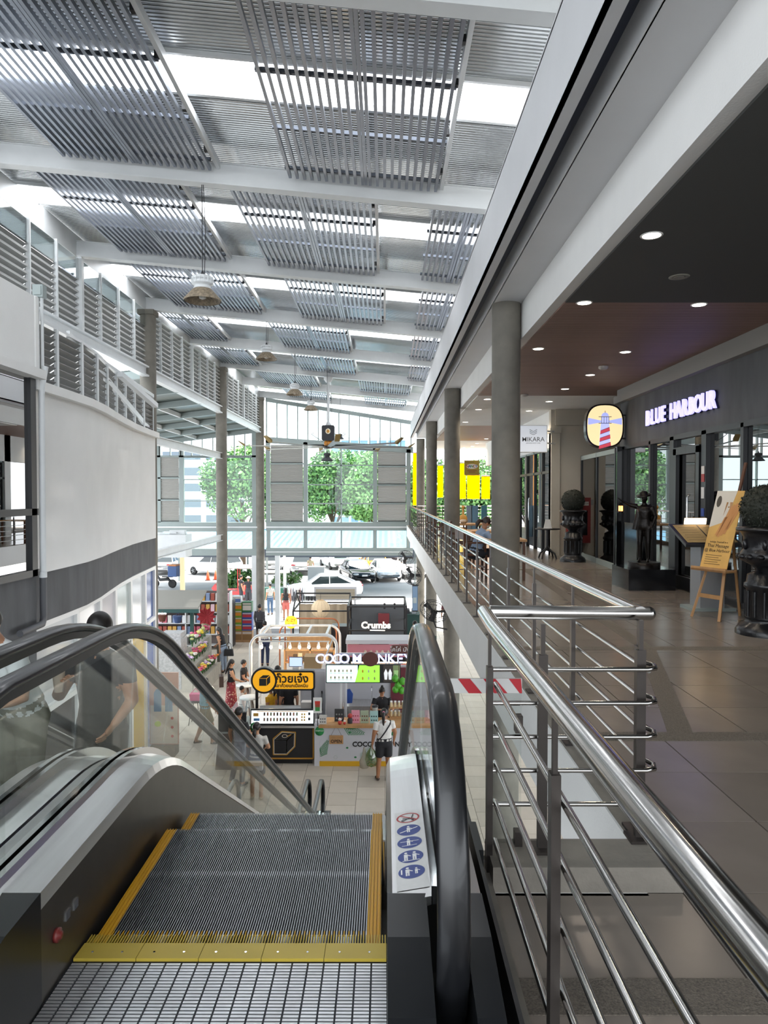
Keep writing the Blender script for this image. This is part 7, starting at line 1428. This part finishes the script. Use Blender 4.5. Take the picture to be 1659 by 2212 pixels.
o = MB().cyl((0, 0, 0), (0, 0, 3.6), .07, 12).box(-.15, .15, -.15, .15, 0, .03).build('white_pole', [white_steel], None, (lx(614, 40), 40, GF)); tag(o, 'slim white pole outside the entrance', 'pole')
bo = thing('guard_booth', 'low white guard desk among the parked cars', 'desk', (lx(683, 51.5), 51.5, GF)); MB().box(-.6, .6, -.25, .25, 0, 1.0).build('desk_body', white_pl, bo); MB().box(-.65, .65, -.3, .3, 1.0, 1.06).build('desk_top', white_pl, bo)
wsg = thing('rooftop_sign', 'white roof box of the parked row sign', 'sign', (0, 0, 0)); bpy.data.objects.remove(wsg)
# clothes rail and merchandise outside entrance
cr2 = thing('clothes_rack', 'steel clothes rack with garments by the entrance post', 'rack', (lx(633, 36.5), 36.5, GF)); MB().tube([(-.7, 0, 0), (-.7, 0, 1.5), (.6, 0, 1.5), (.6, 0, 0)], .02, 6).build('rack_frame', grey_steel, cr2)
for k in range(9): MB().prism([(-.18, .75), (.18, .75), (.14, 1.4), (0, 1.48), (-.14, 1.4)], lambda a, b, d: (-.5+k*.12+d, a, b), 0, .03).build('garment', col(('3a3f4a', '8a8f98', 'b5b0aa', '5a3f3f')[k % 4], .9), cr2)
gt = thing('green_cart', 'dark green market cart at the entrance', 'cart', (lx(590, 38), 39.0, GF)); MB().box(-.9, .6, -.3, .3, .5, 1.15).build('cart_body', col('1f5a4a', .6), gt); MB().box(-1.0, .7, -.4, .4, 2.0, 2.08).build('cart_roof', col('c9c4ba', .7), gt)
for xx in (-.85, .55):
    MB().bar((xx, 0, .5), (xx, 0, 2.0), .04, .04).build('roof_post', grey_steel, gt); MB().lathe([(.001, -.03), (.22, -.03), (.22, .03), (.001, .03)], (xx, -.32, .25), 14, axis='y').build('wheel', tyre, gt); MB().box(xx-.04, xx+.04, -.3, .3, .2, .5).build('axle', black_m, gt)
# walkway canopy outside (blue metal roof)
cn = thing('walkway_canopy', 'long pale blue ribbed metal canopy roof outside the facade', 'canopy', (0, 0, 0)); bl_ = mat('blue_roof', '4f7f9f', .4, var=.08, scale=2)
q = MB(); vs_ = []; N_ = 100
for i in range(N_+1):
    xx = -16+19*i/N_; hh = .05 if i % 2 else 0
    vs_ += [(xx, 44.0, -1.90+hh), (xx, 52.0, -1.05+hh)]
q.add(vs_, [(2*i, 2*i+2, 2*i+3, 2*i+1) for i in range(N_)]); q.build('roof_sheet', bl_, cn); MB().box(-16, 3, 43.9, 44.0, -2.35, -1.85).build('fascia', mat('canopy_navy', '26303c', .5), cn); MB().box(-16, 3, 51.95, 52.05, -1.1, -.98).build('ridge_cap', bl_, cn)
for xx in (-15, -7.4, 2.7): MB().box(xx-.06, xx+.06, 44.2, 44.32, GF, -1.9).build('post', grey_steel, cn)
for xx in (-15, -10, 2.7): MB().box(xx-.06, xx+.06, 51.4, 51.52, GF, -1.2).build('post', grey_steel, cn)
# trees
bark = mat('bark', '5a4a3a', .9); leaf_t = [mat('leaf_a', '5d8a4a', .6), mat('leaf_b', '7ba65e', .6), mat('leaf_c', '3f6a3c', .6)]
def tree(x, y, zc, rx, ry, rz_, label, n=16000, seed=1, ls=.22, name='tree', mats=None):
    r = random.Random(seed); t = thing(name, label, 'tree' if name == 'tree' else 'shrub', (x, y, GF)); hz = zc-GF
    if name == 'tree':
        q = MB(); q.tube([(0, 0, 0), (.1, 0, hz*.4), (0, 0, hz*.8)], [.28, .2, .1], 8)
        for i in range(6): a = r.uniform(0, 6.28); q.tube([(.05, 0, hz*(.35+.06*i)), (rx*.5*math.cos(a), ry*.5*math.sin(a), hz*.8+r.uniform(0, rz_*.4))], [.1, .03], 6)
        q.build('trunk', bark, t)
    blobs = []
    for i in range(36):
        a = r.uniform(0, 6.28); el = r.uniform(-.9, 1.4); d = r.uniform(.35, .82); blobs.append((V(rx*d*math.cos(a)*math.cos(el), ry*d*math.sin(a)*math.cos(el), hz+rz_*d*math.sin(el)), r.uniform(.28, .45)*min(rx, rz_)))
    for mi in range(3):
        q = MB()
        for i in range(n//3):
            c, br_ = blobs[r.randrange(len(blobs))]; d = V(r.gauss(0,1), r.gauss(0,1), r.gauss(0,1)).normalized(); p = c+d*br_*r.uniform(.6, 1.05)
            if p.z < .02: continue
            a = V(r.gauss(0,1), r.gauss(0,1), r.gauss(0,1)).normalized()*ls*r.uniform(.5, 1); b = d.cross(a).normalized()*ls*.45+d*.05; q.add([p-a, p+b, p+a, p-b], [(0,1,2,3)])
        tag(q.build('foliage', (mats or leaf_t)[mi], t), kind='stuff')
    return t
tree(-12.6, 62.5, 2.2, 4.6, 3.5, 3.6, 'broad bushy green tree beyond the annex windows', seed=1); tree(-5.0, 66, 2.2, 3.6, 3, 3.8, 'green tree in the first half of the big window', seed=2); tree(-1.2, 64, 2.0, 3.0, 3, 3.5, 'lighter green tree in the second half of the big window', seed=3, mats=[leaf_t[1], leaf_t[0], leaf_t[1]])
tree(3.6, 62, 1.2, 3.2, 3, 3.4, 'green tree beyond the gallery end railing', seed=4); tree(8.6, 60, 1.2, 3.6, 3, 3.4, 'green tree beyond the orange blinds', seed=5)
tree(-9.8, 47.8, GF+.55, 1.6, .8, .7, 'low green shrub bed behind the tuk-tuk', 1500, 6, .16, 'shrub'); tree(-6.6, 48, GF+.5, 1.3, .8, .6, 'pale flowering shrub bed beside the white liftback', 1300, 7, .14, 'shrub', [leaf_t[1], mat('petal_white', 'd8dcc8', .7), leaf_t[1]])
# far buildings
def building(x0, x1, y, z1, label, wall, win, floors, cols_, wh=.5):
    t = thing('office_building', label, 'building', (x0, y, GF)); w_ = x1-x0; H_ = z1-GF; MB().box(0, w_, 0, 14, 0, H_).build('wall', wall, t); MB().box(-.3, w_+.3, -.3, 14.3, H_, H_+.5).build('parapet', wall, t)
    for f in range(floors):
        for c in range(cols_):
            a = w_*(c+.12)/cols_; b = w_*(c+.88)/cols_; z = H_*(f+.25)/floors; MB().box(a, b, -.05, .02, z, z+H_/floors*wh).build('window', win, t)
building(-32, -18, 92, 7.6, 'white office block with dark window bands beyond the trees', mat('office_white', 'd9dcdf', .6), mat('office_glass', '5a6874', .1), 6, 5); building(-9, 3.5, 118, 10.5, 'blue glazed tower behind the trees', mat('tower_grey', 'b9c4cf', .5), mat('tower_glass', '6f8fb0', .1), 6, 8, .75)
# ---------------------------------------------------------------- flat and raised lettering becomes mesh
dg = bpy.context.evaluated_depsgraph_get(); dg.update()
for o in [o for o in bpy.data.objects if o.type == 'FONT']:
    me = bpy.data.meshes.new_from_object(o.evaluated_get(dg)); n_ = o.name; par = o.parent; ml = o.matrix_local.copy()
    if not me.materials: me.materials.append(o.data.materials[0])
    bpy.data.objects.remove(o); me.name = n_; c = bpy.data.objects.new(n_, me); C.objects.link(c)
    c.parent = par; c.matrix_local = ml
